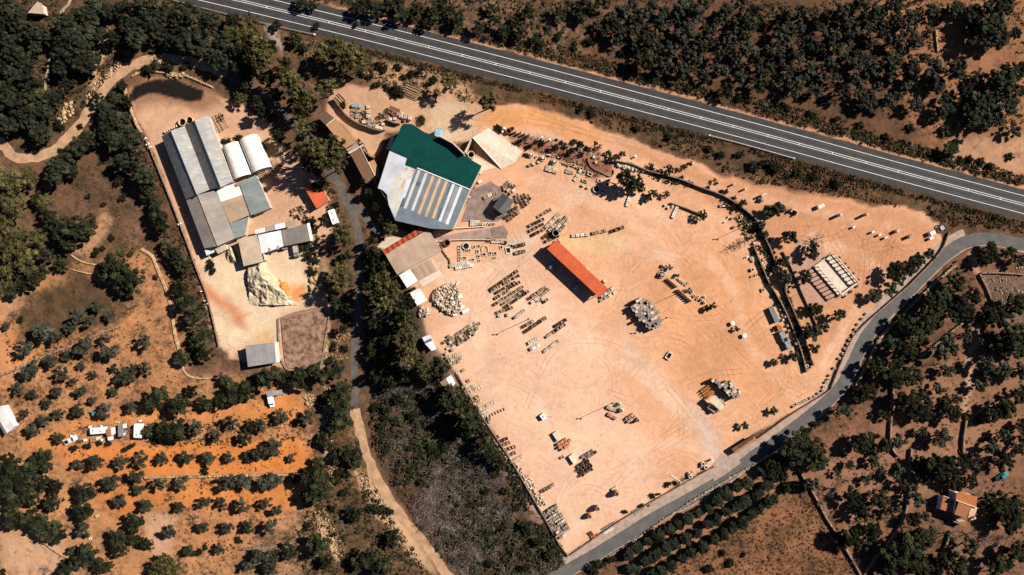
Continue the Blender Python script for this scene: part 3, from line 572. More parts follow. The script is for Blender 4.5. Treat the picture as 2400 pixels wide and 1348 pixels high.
# ------------------------------------------------------------------ left works
b1 = root('ribbed_shed', 'long grey double-gabled shed with streaked fibre-cement roof in the left works', 'shed', 460, 372, 5)
E = 4.2; G = 7.7
sl = [[(378.7, 320.3, E), (435.7, 468, E), (462, 456.5, G), (401, 307, G)], [(433, 295.4, E), (491, 445, E), (462, 456.5, G), (401, 307, G)],
      [(433, 295.4, E), (491, 445, E), (517.6, 438.7, G), (456, 282, G)], [(488, 270.5, E), (546, 426, E), (517.6, 438.7, G), (456, 282, G)]]
for s in sl: sheets(b1, s, 11, 'fibre_grey')
for a, b_ in (((401, 307, G), (462, 456.5, G)), ((456, 282, G), (517.6, 438.7, G))):
    q = Q([a, b_], 0.06); part(b1, MB().tube(q, 0.16, 6), 'ridge_cap', 'galvanised')
walls(b1, [(378.7, 320.3, E), (435.7, 468, E), (462, 456.5, G), (491, 445, E), (517.6, 438.7, G), (546, 426, E), (488, 270.5, E), (456, 282, G), (433, 295.4, E), (401, 307, G)], 'plaster')
b2 = root('tan_gabled_shed', 'tan gabled shed with mixed white, tan and grey roof sheets below ribbed shed', 'shed', 510, 515, 5)
sheets(b2, [(436.5, 470, 4.3), (479, 582.5, 4.3), (510, 577, 6.2), (463.5, 457, 6.2)], 8, 'fibre_tan')
sheets(b2, [(507, 446, 4.9), (551, 559, 4.9), (510, 577, 6.2), (463.5, 457, 6.2)], 8, 'fibre_tan')
q = Q([(463.5, 457, 6.2), (510, 577, 6.2)], 0.06); part(b2, MB().tube(q, 0.14, 6), 'ridge_cap', 'sheet_tan')
sheets(b2, [(507, 444, 4.78), (518, 473.5, 4.78), (571, 455.7, 3.9), (559.4, 427, 3.9)], 3, 'sheet_white')
sheets(b2, [(518, 473.5, 4.78), (539, 523.7, 4.78), (586, 504, 3.9), (571, 455.7, 3.9)], 4, 'sheet_tan')
sheets(b2, [(539, 523.7, 4.78), (551, 559, 4.78), (572.7, 552, 3.9), (582.5, 508.6, 3.9)], 3, 'sheet_bluegrey')
roof(b2, [(501, 581, 3.6), (527, 572, 3.6), (533, 584, 3.1), (511, 595, 3.1)], 'sheet_cream', 'porch_roof')
roof(b2, [(479, 584, 3.4), (497, 578, 3.4), (503, 591, 3.0), (484, 599, 3.0)], 'sheet_white', 'porch_roof')
walls(b2, [(436.5, 470, 4.3), (479, 582.5, 4.3), (510, 577, 6.2), (551, 559, 4.7), (572.7, 552, 3.9), (586, 504, 3.9), (559.4, 427, 3.9), (507, 446, 4.7), (463.5, 457, 6.2)], 'plaster', 0.5)
walls(b2, [(501, 581, 3.3), (527, 572, 3.3), (533, 584, 2.9), (511, 595, 2.9)], 'plaster', 0.2, name='porch_wall')
b6 = root('blue_grey_shed', 'blue-grey metal shed joined to right side of the left works', 'shed', 595, 457, 4)
sheets(b6, [(560, 428, 4.3), (588, 505, 4.3), (634, 488, 3.4), (600, 410, 3.4)], 8, 'sheet_bluegrey')
walls(b6, [(560, 428, 4.2), (588, 505, 4.2), (634, 488, 3.3), (600, 410, 3.3)], 'plaster')
roof(b6, [(551, 431, 4.6), (560, 428, 4.6), (562, 434, 4.55), (553, 437, 4.55)], 'plaster_brown', 'vent_hatch')
def vault(label, l0, l1, r0, r1):
    bx = root('barrel_vault_store', label, 'store', (l0[0] + r1[0]) / 2, (l0[1] + r1[1]) / 2, 2, 'white barrel vault stores')
    mb = MB(); n = 14; L0, L1, R0, R1 = [np.array(P(*p, 2.2)) for p in (l0, l1, r0, r1)]; vs = []
    for k in range(n + 1):
        g = math.pi * k / n; t = 0.5 - 0.5 * math.cos(g); z = 2.0 + 2.5 * math.sin(g)
        for a, b_ in ((L0, R0), (L1, R1)): p = a + (b_ - a) * t; vs.append((p[0], p[1], z))
    mb.add(vs, [(2*k, 2*k+1, 2*k+3, 2*k+2) for k in range(n)])
    part(bx, mb, 'vault_roof', 'plaster_white', True)
    for e_ in (0, 1):
        ring = [vs[2*k + e_] for k in range(n + 1)]; part(bx, MB().add(ring, [tuple(range(n + 1))]), 'end_wall', 'plaster')
    pl = [tuple(L0), tuple(L1), tuple(R1), tuple(R0)]
    part(bx, MB().prism(pl, -0.2, 2.0, cap=False), 'wall', 'plaster')
    return bx
vault('white barrel-vaulted store nearer the ribbed shed, left of the twin vaults', (522, 346), (549, 424), (559.5, 332), (590, 408.5))
vault('white barrel-vaulted store on the right of the twin vaults', (561.5, 331), (592, 408), (602, 314), (636, 391))
b7 = root('cutting_shed', 'low shed with tan, white corrugated and grey roofs above the sand piles', 'shed', 640, 560, 4)
sheets(b7, [(557.5, 561, 4.4), (602, 550, 4.4), (618, 613, 3.9), (571, 624, 3.9)], 3, 'sheet_cream')
sheets(b7, [(604, 551, 4.2), (658, 540, 4.2), (665, 577, 3.7), (613.6, 595, 3.7)], 7, 'sheet_white_s')
sheets(b7, [(659, 540, 4.3), (718.7, 524.5, 4.3), (726.7, 564.6, 3.8), (666, 577, 3.8)], 6, 'sheet_grey_s')
sheets(b7, [(596.7, 539, 3.2), (691, 515, 3.2), (693, 528, 4.0), (598.5, 549, 4.0)], 8, ['sheet_white_s', 'sheet_white_s', 'sheet_tan', 'sheet_lightgrey'])
roof(b7, [(718.9, 524, 4.45), (725, 522.5, 4.45), (733.5, 563.5, 4.0), (726.9, 565, 4.0)], 'plaster_white', 'parapet', 0.5)
walls(b7, [(557.5, 561, 4.3), (602, 550, 4.3), (718, 524.5, 4.2), (731, 564, 3.7), (665, 577, 3.6), (614, 595, 3.6), (618, 613, 3.8), (571, 624, 3.8)], 'plaster', 0.5)
for a in ((628, 582), (648, 577)): roof(b7, [(a[0], a[1], 3.86), (a[0]+5, a[1]-1.5, 3.88), (a[0]+6.5, a[1]+7, 3.8), (a[0]+1.5, a[1]+8.5, 3.78)], 'sheet_lightgrey', 'skylight', 0.05)
b10 = root('grey_open_barn', 'grey sheet-roofed barn with white end beside the brown bed', 'barn', 612, 832, 3)
sheets(b10, [(575, 811, 4.0), (643, 802, 4.0), (647, 850, 3.4), (581, 860, 3.4)], 7, 'sheet_lightgrey')
roof(b10, [(643.2, 801.5, 4.05), (649, 800.5, 4.05), (655, 848, 3.45), (647.2, 850, 3.45)], 'plaster_white', 'roof_edge')
walls(b10, [(575, 811, 3.9), (649, 801, 3.9), (655, 848, 3.3), (581, 860, 3.3)], 'plaster', 0.5)
b11 = root('orange_roof_hut', 'small hut with bright orange sheet roof beside the lane, left of striped roof', 'hut', 742, 457, 3)
sheets(b11, [(711, 436, 3.2), (742, 489, 3.2), (772, 470, 2.8), (747, 424, 2.8)], 5, 'sheet_orange_small')
walls(b11, [(711, 436, 3.1), (742, 489, 3.1), (772, 470, 2.7), (747, 424, 2.7)], 'plaster')

# ------------------------------------------------------------------ old tiled house
oh = root('old_tiled_house', 'old narrow house with weathered clay tile roofs left of the green roof', 'house', 810, 335, 4)
roof(oh, [(740, 271, 5.3), (762, 260, 4.7), (784, 277, 4.7), (764.5, 294, 5.3)], 'tile_dark')
roof(oh, [(764.5, 294, 5.4), (785, 277.2, 4.8), (836, 333.5, 4.8), (809, 348, 5.4)], 'tile_old')
roof(oh, [(809.5, 349, 3.2), (836, 334.5, 3.2), (842, 343, 3.2), (815, 355, 3.2)], 'concrete_grey', 'flat_roof')
roof(oh, [(815, 357, 3.0), (851, 338, 3.0), (853, 341, 3.0), (819, 361, 3.0)], 'concrete', 'parapet', 0.4)
roof(oh, [(821.5, 361, 4.9), (844, 345, 5.3), (878.5, 412, 5.3), (857, 430, 4.9)], 'tile_brown')
roof(oh, [(862.5, 380.5, 5.3), (876.7, 374, 4.7), (885.6, 392, 4.5), (885.6, 411, 4.6), (878.7, 412, 5.3)], 'tile_old', 'side_roof')
roof(oh, [(875, 422, 2.8), (880, 419, 2.8), (884, 436, 2.5), (883, 439, 2.5)], 'sheet_orange_small', 'lean_to_roof')
q = Q([(844, 345, 5.36), (878.5, 412, 5.36)], 0.05); part(oh, MB().tube(q, 0.14, 6), 'ridge_tiles', 'stone_pale')
q = Q([(764.5, 294, 5.46), (784.5, 277, 4.9)], 0.02); part(oh, MB().tube(q, 0.14, 6), 'verge_tiles', 'stone_pale')
walls(oh, [(740, 271, 5.1), (762, 260, 4.5), (836, 333.5, 4.5), (809, 348, 5.1)], 'plaster', 0.3)
walls(oh, [(809.5, 349, 3.1), (836, 334.5, 3.1), (853, 342, 3.0), (819, 361, 3.0)], 'plaster', 0.1, name='wall')
walls(oh, [(821.5, 361, 4.1), (844, 345, 5.1), (876.7, 374, 4.5), (885.6, 392, 4.3), (885.6, 411, 4.4), (857, 430, 4.1)], 'plaster', 0.3)
roof(oh, [(872, 367, 2.6), (876, 362, 2.6), (880, 366, 2.6), (876, 371, 2.6)], 'rust', 'chimney', 2.6)

# ------------------------------------------------------------------ green and striped works hall
wk = root('works_hall', 'big hall with a dark green roof above and a striped blue-grey roof below', 'hall', 1010, 420, 6)
def zpl(px, py):
    # ridge line from (913,353) to (1102,445); falls both ways
    nx_, ny_ = -92 / 210.2, 189 / 210.2
    d = (px - 913) * nx_ + (py - 353) * ny_
    return 9.0 - abs(d) / PXM * 0.085
def zq(l, dz=0.0): return [(a, b_, zpl(a, b_) + dz) for a, b_ in l]
roof(wk, zq([(946, 290), (966, 291), (995, 310), (1030, 322), (1061, 339), (1086, 364), (1129, 389), (1102, 443.5), (977, 393.5), (954, 370), (913, 352.5), (933, 315), (940, 296)]), 'sheet_green', 'green_roof', 0.15)
roof(wk, zq([(954, 371), (984, 384), (976, 397), (949, 387)], 0.09), 'sheet_green', 'green_roof_patch', 0.07)
roof(wk, zq([(913, 353.6), (954, 371), (977.5, 394.5), (1101, 445), (1061, 538), (1010, 536), (926, 517), (911, 480), (907, 456), (897, 446), (885, 441)]), 'sheet_stripe', 'striped_roof', 0.15)
roof(wk, zq([(913, 354), (953.5, 371.5), (950, 387.5), (973.5, 397), (945, 463), (925.5, 512), (911, 480), (907, 456), (897, 446), (886, 441)], 0.03), 'sheet_paleblue', 'pale_roof', 0.03)
for l, m_ in (([(944, 392), (972, 400), (962, 424), (946, 420)], 'strip_cream'), ([(952, 391), (957, 392.5), (953, 404), (948, 402)], 'strip_orange'), ([(966, 396), (973, 398.5), (971, 404), (966, 402)], 'strip_orange'), ([(937, 416), (942, 418), (939, 424), (934, 422)], 'strip_orange'),
              ([(946, 420), (952, 422), (944, 444), (938, 441)], 'strip_orange'), ([(952, 425), (962, 412), (967, 414), (949, 464), (943, 462)], 'strip_white'), ([(921, 424), (936, 402), (942, 404), (918, 470), (912, 466)], 'strip_cream'), ([(914, 470), (921, 465), (938, 440), (943, 443), (925, 505), (918, 492)], 'strip_cream')):
    roof(wk, zq(l, 0.05), m_, 'roof_panel', 0.03)
SK = [((690, 665), (500, 1170), 'strip_pink'), ((785, 700), (597, 1200), 'strip_pink'), ((875, 738), (682, 1242), 'strip_orange'), ((962, 770), (772, 1280), 'strip_orange'), ((1050, 806), (868, 1302), 'strip_orange'), ((1145, 842), (957, 1340), 'strip_white'), ((1243, 880), (1050, 1378), 'strip_white')]
for (a, b_, m_) in SK:
    hw_ = 18
    roof(wk, zq([(860 + (a[0]-hw_)/5.616, 280 + (a[1]-4)/5.616), (860 + (a[0]+hw_)/5.616, 280 + (a[1]+8)/5.616), (860 + (b_[0]+hw_)/5.616, 280 + (b_[1]+8)/5.616), (860 + (b_[0]-hw_)/5.616, 280 + (b_[1]-4)/5.616)], 0.055), m_, 'skylight_strip', 0.05)
for l in ([(1050, 440), (1058, 427), (1060, 428), (1050, 457), (1046, 456)], [(1033, 488), (1037, 487), (1029, 516), (1023, 514)], [(976, 425), (986, 428), (983, 437), (973, 433)], [(1068, 436), (1076, 440), (1044, 524), (1036, 521)], [(940, 468), (950, 466), (945, 485), (935, 487)], [(978, 455), (984, 457), (981, 465), (975, 463)]):
    roof(wk, zq(l, 0.03), 'sheet_stripe_dark' if l[0][0] != 1068 else 'sheet_lightgrey', 'roof_panel', 0.03)
def seams(rt, poly, dz, ang, step, m):
    pl = [P(a, b_, zpl(a, b_)) for a, b_ in poly]; u = np.array([math.cos(ang), math.sin(ang)]); v = np.array([-u[1], u[0]])
    lo, hi = min(np.dot(p, v) for p in pl), max(np.dot(p, v) for p in pl); l0, l1 = min(np.dot(p, u) for p in pl), max(np.dot(p, u) for p in pl); k = lo + step / 2
    while k < hi:
        S = np.arange(l0, l1, 0.4); X = S * u[0] + k * v[0]; Y = S * u[1] + k * v[1]; ins = poly_dist(X, Y, pl) > 0.25
        if ins.any():
            i0 = int(np.argmax(ins)); i1 = i0
            while i1 + 1 < len(S) and ins[i1 + 1]: i1 += 1
            if i1 - i0 > 4:
                pts = []
                for i in (i0, i1):
                    px_, py_ = X[i] * PXM / ((ALT - 8.5) / ALT) + 1200, 674 - Y[i] * PXM / ((ALT - 8.5) / ALT); pts.append((X[i], Y[i], zpl(px_, py_) + dz))
                part(rt, MB().tube(pts, 0.055, 4), 'sheet_seam', m)
        k += step
seams(wk, [(946, 290), (966, 291), (995, 310), (1030, 322), (1061, 339), (1086, 364), (1129, 389), (1102, 443.5), (977, 393.5), (954, 370), (913, 352.5), (933, 315), (940, 296)], 0.0, R(-66), 2.2, 'sheet_green')
q = Q(zq([(977.5, 394), (1101.5, 444.5)], 0.08)); part(wk, MB().tube(q, 0.22, 6), 'ridge_flashing', 'plaster_white')
walls(wk, zq([(946, 290), (966, 291), (995, 310), (1030, 322), (1061, 339), (1086, 364), (1129, 389), (1102, 444), (1061, 538), (1010, 536), (926, 517), (911, 480), (885, 441), (913, 353), (933, 315), (940, 296)], -0.1), 'plaster', 0.4)
for (a, b_) in (((1029, 321), (1061, 338)), ((1061.6, 338.3), (1087, 363))):
    p0, p1 = np.array(P(*a, 9)), np.array(P(*b_, 9)); dd = p1 - p0; nn_ = np.array([-dd[1], dd[0]]) / np.linalg.norm(dd) * 0.5
    if nn_[1] < 0: nn_ = -nn_
    part(wk, MB().prism([tuple(p0), tuple(p1), tuple(p1 + nn_), tuple(p0 + nn_)], -0.2, 10.4), 'parapet', 'concrete')  # added wall, in place of the higher bank, to throw shade on the roof
cn = root('side_canopy', 'pale blue-grey canopy against the left wall of the green-roofed hall', 'canopy', 914, 335, 3)
roof(cn, [(905, 349, 3.6), (917, 318, 3.6), (925, 322, 3.9), (914, 352, 3.9)], 'sheet_paleblue'); posts(cn, [(906, 348, 3.6), (918, 320, 3.6)], 'steel_dark')
ct = root('tarp_covered_bin', 'small bin under a blue and white tarp above the green roof', 'bin', 1029, 313, 2)
part(ct, MB().prism([P(1021, 303, 2.4), P(1038, 305, 2.4), P(1037, 323, 2.4), P(1020, 321, 2.4)], 0, 5.2), 'body', 'galvanised')
part(ct, MB().slab(Q([(1020.5, 302.5, 5.35), (1038.5, 304.5, 5.35), (1037.5, 323.5, 5.25), (1019.5, 321.5, 5.25)]), 0.12), 'tarp', 'tarp_blue')
# ramp, pads and hopper right of the hall
rp_ = root('loading_ramp', 'pale concrete loading ramp right of the green roof, its high end to the left', 'ramp', 1165, 348)
rz = [(1107.5, 322.5, 3.6), (1145, 300, 2.4), (1224, 355, 0.06), (1208, 380, 0.06), (1175, 396, 0.06)]
rq = Q(rz); part(rp_, MB().prism([(p[0], p[1]) for p in rq], -0.2, 0, topz=[p[2] for p in rq]), 'ramp_slab', 'concrete_white')
q = Q([(1107.5, 322.5, 3.7), (1175, 396, 0.2)]); part(rp_, MB().tube(q, 0.2, 4), 'kerb', 'stone_white')
cp = root('low_pad_wall', 'narrow concrete wall running from the ramp to the green roof', 'wall', 1097, 340)
part(cp, MB().slab(Q([(1105, 322, 3.2), (1108, 323, 3.2), (1092, 358, 3.2), (1088, 357, 3.2)]), 3.2), 'wall', 'concrete')
tag(MB().slab(Q([(1090, 358, 0.05), (1108, 364, 0.05), (1163, 392, 0.05), (1128, 402, 0.05), (1120, 395, 0.05)]), 0.1).build('concrete_pad', 'concrete_white'), kind='structure')
tag(MB().slab(Q([(1018, 556, 0.05), (1148, 535, 0.05), (1152, 558, 0.05), (1030, 568, 0.05)]), 0.1).build('concrete_ramp_road', 'concrete_grey'), kind='structure')
tag(MB().slab(Q([(1148.5, 535, 0.045), (1180, 528, 0.045), (1192, 545, 0.045), (1186, 560, 0.045), (1152.5, 558.5, 0.045)]), 0.1).build('concrete_landing', 'grey_hardstand'), kind='structure')
tag(MB().slab(Q([(1107, 444, 0.045), (1150, 425, 0.045), (1180, 445, 0.045), (1205, 500, 0.045), (1165, 520, 0.045), (1080, 520, 0.045)]), 0.1).build('hardstand', 'grey_hardstand'), kind='structure')
tag(MB().slab(Q([(905, 556, 0.05), (940, 553, 0.05), (950, 565, 0.05), (899, 588, 0.05), (884, 578, 0.05)]), 0.1).build('gate_pad', 'concrete'), kind='structure')
tag(MB().slab(Q([(982, 658, 0.05), (1030, 633, 0.05), (1037, 645, 0.05), (990, 672, 0.05)]), 0.1).build('workshop_apron', 'concrete_white'), kind='structure')
def drum(name, label, px, py, r, h, m, rim=None, inner='void_dark', cat='tank', wall=0.25):
    t = root(name, label, cat, px, py, h); x, y = P(px, py, h)
    part(t, MB().lathe(x, y, [(r, -0.05), (r, h), (r - wall, h), (r - wall, 0.3)], 18), 'shell', rim or m, True)
    part(t, MB().lathe(x, y, [(r - wall, 0.35), (0.01, 0.35)], 18), 'floor', inner); return t
drum('hopper_pit', 'round black-mouthed hopper tucked between ramp and green roof', 1104, 362, 1.35, 3.0, 'concrete')
drum('water_cistern', 'round black water cistern beside the tan workshop', 1047, 569, 1.35, 1.6, 'rust', inner='water_dark')
drum('steel_cistern', 'round dark cistern touching the upper end of the orange shed', 1302.6, 546, 1.3, 2.2, 'steel_grey', inner='void_dark')
# dark display canopy
dc = root('dark_canopy', 'dark grey ribbed canopy right of the striped roof', 'canopy', 1180, 478, 4)
sheets(dc, [(1155, 485, 3.6), (1177.5, 453, 3.6), (1192, 462, 4.3), (1168, 495, 4.3)], 6, 'sheet_dark')
sheets(dc, [(1181, 504, 3.6), (1206, 470.5, 3.6), (1192, 462, 4.3), (1168, 495, 4.3)], 6, 'sheet_dark')
posts(dc, [(1156, 485, 3.6), (1177.5, 455, 3.6), (1182, 502, 3.6), (1204, 471, 3.6)], 'steel_dark')
walls(dc, [(1155, 485, 3.5), (1177.5, 453, 3.5), (1206, 470.5, 3.5), (1181, 504, 3.5)], 'steel_dark', 0.8, name='back_wall')

# ------------------------------------------------------------------ south workshop, hut, yard sheds
sw = root('tan_workshop', 'tan-roofed workshop with a red striped ridge below the striped hall', 'workshop', 965, 600, 5)
n = 17
qa = [(895.6, 587, 4.9), (997, 525.4, 4.9), (1003, 536.5, 5.2), (902.7, 596.8, 5.2)]
for i in range(n):
    p = [lerp(qa[0], qa[1], i/n), lerp(qa[0], qa[1], (i+0.99)/n), lerp(qa[3], qa[2], (i+0.99)/n), lerp(qa[3], qa[2], i/n)]
    roof(sw, p, 'sheet_red' if i % 2 == 0 else 'sheet_redbrown', 'red_roof_panel')
sheets(sw, [(931, 644, 3.9), (1035.4, 587, 3.9), (1004, 537.5, 5.2), (903.2, 597, 5.2)], 16, 'sheet_work')
for l in ([(931, 584), (939, 580), (943, 587), (936, 592)], [(940, 578), (947, 574), (950, 581), (944, 585)], [(926, 610), (934, 606), (936, 609), (928, 613)]):
    roof(sw, [(a, b_, 4.92 if b_ < 600 else 4.55) for a, b_ in l], 'strip_cream' if l[0][1] > 600 else 'sheet_tan', 'roof_panel', 0.05)
sheets(sw, [(935, 645, 3.6), (961.5, 630.5, 3.6), (980, 658, 3.2), (954, 675, 3.2)], 4, 'sheet_white_s')
sheets(sw, [(963, 630, 3.5), (1009.6, 608, 3.5), (1022, 633, 3.1), (980.5, 657.5, 3.1)], 6, ['sheet_tan', 'sheet_work'])
walls(sw, [(895.6, 587, 4.8), (997, 525.4, 4.8), (1035.4, 587, 3.8), (931, 644, 3.8)], 'plaster', 0.4)
walls(sw, [(935, 645, 3.5), (1009.6, 608, 3.4), (1022, 633, 3.0), (954, 675, 3.1)], 'plaster', 0.4, name='annex_wall')
hu = root('white_flat_hut', 'white flat-roofed hut below the tan workshop beside the rubble heap', 'hut', 980, 700, 3)
roof(hu, [(960.6, 686.6, 3.0), (983, 676, 3.0), (1000.7, 704, 2.9), (978, 717, 2.9)], 'plaster_white'); walls(hu, [(960.6, 686.6, 2.9), (983, 676, 2.9), (1000.7, 704, 2.8), (978, 717, 2.8)], 'plaster', 0.25)
roof(hu, [(961, 677, 3.15), (970, 672.5, 3.15), (973, 677.5, 3.15), (964, 682, 3.15)], 'void_dark', 'roof_hatch', 3.0)
ys_ = root('striped_yard_shed', 'small pale blue shed with a dark roof stripe at the yard\'s left edge', 'shed', 1006, 803, 3)
sheets(ys_, [(989.4, 791, 3.0), (1007, 784, 3.0), (1011, 793, 2.9), (993.6, 800.5, 2.9)], 2, 'strip_white')
roof(ys_, [(993.8, 800.7, 2.95), (1011.2, 793.2, 2.95), (1013, 798, 2.9), (996, 805.5, 2.9)], 'sheet_stripe_dark', 'roof_stripe')
sheets(ys_, [(996.2, 805.8, 2.9), (1013.2, 798.3, 2.9), (1023, 819, 2.7), (1011.6, 823, 2.7)], 3, 'strip_white'); walls(ys_, [(989.4, 791, 2.9), (1007, 784, 2.9), (1023, 819, 2.6), (1011.6, 823, 2.6)], 'plaster')
y2 = root('white_and_tan_shed', 'small shed with half white, half tan roof at the lower left yard edge', 'shed', 1050, 900, 3)
sheets(y2, [(1031, 895.6, 2.6), (1045.4, 918.8, 2.6), (1058, 910.5, 3.1), (1045, 887, 3.1)], 3, 'sheet_tan')
sheets(y2, [(1045.4, 886.7, 3.1), (1058.4, 910.2, 3.1), (1067.7, 898, 2.7), (1057, 879.6, 2.7)], 3, 'plaster_white')
walls(y2, [(1031, 895.6, 2.5), (1045.4, 918.8, 2.5), (1067.7, 898, 2.6), (1057, 879.6, 2.6)], 'plaster')

# ------------------------------------------------------------------ long orange shed
og = root('long_orange_shed', 'long open shed with a plain bright orange roof in the middle of the yard', 'shed', 1355, 630, 5)
C = [(1305, 562), (1282, 583.5), (1404, 697), (1425, 677)]
sheets(og, [(1282, 583.5, 4.6), (1404, 697, 4.6), (1425, 677, 5.0), (1305, 562, 5.0)], 12, 'sheet_orange', jit=0.004)
for t in np.linspace(0.02, 0.98, 7):
    a = lerp((*C[1], 4.5), (*C[2], 4.5), t); b_ = lerp((*C[0], 4.9), (*C[3], 4.9), t)
    posts(og, [(a[0] + 1, a[1] - 1, 4.5), (b_[0] - 1, b_[1] + 1, 4.9)], 'steel_grey', 0.13)
    part(og, MB().tube(Q([(a[0], a[1], 4.42), (b_[0], b_[1], 4.82)]), 0.1, 4), 'rafter', 'steel_grey')
part(og, MB().slab(Q([(1303, 566, 4.7), (1424, 680, 4.7), (1423.5, 680.7, 2.0), (1302.5, 566.7, 2.0)]), 0.05), 'back_sheet', 'sheet_orange')

# ------------------------------------------------------------------ far right tiled house
hs = root('tiled_house', 'house with orange clay tile roofs among dark trees at lower right', 'house', 2250, 1188, 4)
roof(hs, [(2242, 1155.5, 5.2), (2251, 1153, 5.2), (2291.5, 1165, 5.2), (2287.5, 1189, 6.0), (2240, 1172, 6.0)], 'tile_house')
roof(hs, [(2211, 1163.5, 3.9), (2240, 1173.5, 3.9), (2247, 1177, 3.9), (2239, 1204, 3.3), (2214, 1197, 3.2), (2204, 1193.5, 3.2)], 'tile_house2', 'low_roof')
roof(hs, [(2247, 1176.3, 6.0), (2275.5, 1187, 6.0), (2265.5, 1215, 5.0), (2237, 1205.5, 5.0)], 'tile_house2')
roof(hs, [(2276, 1187.5, 5.6), (2291, 1190.5, 5.6), (2281, 1220, 5.3), (2268.5, 1214.5, 5.3)], 'terracotta_pale', 'flat_roof')
roof(hs, [(2236, 1224, 2.8), (2268, 1222, 2.8), (2263, 1234, 2.5)], 'tile_house', 'porch_roof')
q = Q([(2211, 1162.5, 4.0), (2240, 1172.5, 4.1)], 0.05); part(hs, MB().tube(q, 0.16, 6), 'ridge_cap', 'stone_pale')
q = Q([(2240, 1172.3, 6.05), (2290, 1190.5, 6.05)], 0.05); part(hs, MB().tube(q, 0.18, 6), 'ridge_cap', 'stone_pale')
walls(hs, [(2242, 1155.5, 5.0), (2291.5, 1165, 5.0), (2287.5, 1189, 5.3), (2281, 1220, 5.0), (2265.5, 1215, 4.8), (2237, 1205.5, 4.8), (2240, 1172, 5.0)], 'plaster_white', 0.25)
walls(hs, [(2211, 1163.5, 3.7), (2240, 1173, 3.7), (2239, 1204, 3.1), (2204, 1193.5, 3.0)], 'plaster_white', 0.2)
walls(hs, [(2236, 1224, 2.7), (2268, 1222, 2.7), (2263, 1234, 2.4)], 'plaster_white', 0.4, name='porch_wall')
part(hs, MB().slab(Q([(2200, 1170, 0.4), (2211, 1163, 0.4), (2204, 1196, 0.4), (2193, 1190, 0.4)]), 0.5), 'terrace', 'plaster_white')
x, y = P(2282, 1213, 5.8); part(hs, MB().box(x, y, 4.8, 6.6, 0.8, 0.8, 0.4), 'chimney', 'terracotta_pale')
# small huts at the picture edges
ch = root('cream_roofed_hut', 'tiny hut with a cream roof in the woods at the top left corner', 'hut', 86, 18, 3)
roof(ch, [(65, 30, 2.8), (87, 4, 3.4), (98, 8, 3.4), (103, 33, 2.8)], 'sheet_cream'); roof(ch, [(64, 24, 2.6), (72, 16, 2.6), (76, 26, 2.6), (66, 30, 2.6)], 'void_dark', 'water_tank', 0.6)
walls(ch, [(65, 30, 2.6), (87, 4, 3.2), (98, 8, 3.2), (103, 33, 2.6)], 'plaster')
lw = root('white_roofed_cabin', 'long white-roofed cabin cut by the left edge of the picture', 'cabin', 8, 985, 3)
sheets(lw, [(-14, 965, 3.0), (17, 1016, 3.0), (33, 1001, 3.3), (4, 950, 3.3)], 4, 'sheet_white'); roof(lw, [(-14, 966, 2.9), (17, 1017, 2.9), (13, 1021, 2.7), (-18, 970, 2.7)], 'sheet_grey_s', 'eave_roof')
walls(lw, [(-14, 965, 2.8), (17, 1016, 2.8), (33, 1001, 3.1), (4, 950, 3.1)], 'plaster_white')
cpn = root('grey_carport', 'grey corrugated carport over the nose of the white van', 'carport', 643, 922, 2.4)
sheets(cpn, [(623, 920, 2.5), (627, 931, 2.4), (663, 923, 2.4), (660, 913, 2.5)], 1, 'sheet_lightgrey'); posts(cpn, [(624.5, 921, 2.5), (628, 930, 2.4), (661, 922, 2.4), (659, 914.5, 2.5)], 'steel_grey', 0.07)

# ------------------------------------------------------------------ colonnade terrace
ct_ = root('colonnade_terrace', 'white stone terrace with two colonnades at the right of the yard', 'terrace', 1957, 645, 1)
A, B_, Cc, D = (1949.5, 594), (2007.5, 662), (1965, 694), (1906, 626)
part(ct_, MB().prism([P(*p) for p in (A, B_, Cc, D)], -0.1, 0.35), 'floor', 'concrete_white')
def inside(u, v):  # u along A->B, v from A-B side to D-C side
    return (A[0] + (B_[0]-A[0])*u + (D[0]-A[0])*v, A[1] + (B_[1]-A[1])*u + (D[1]-A[1])*v)
def low_wall(u0, v0, u1, v1, w_, z1, name, m='stone_pale', z0=0.3):
    a = np.array(P(*inside(u0, v0))); b_ = np.array(P(*inside(u1, v1))); d = b_ - a; l = np.linalg.norm(d)
    part(ct_, MB().box(*((a + b_) / 2), z0, z1, l, w_, math.atan2(d[1], d[0])), name, m)
low_wall(1.0, 0.0, 1.0, 1.0, 0.7, 1.3, 'parapet'); low_wall(0.0, 0.0, 0.0, 1.0, 0.45, 0.7, 'parapet')
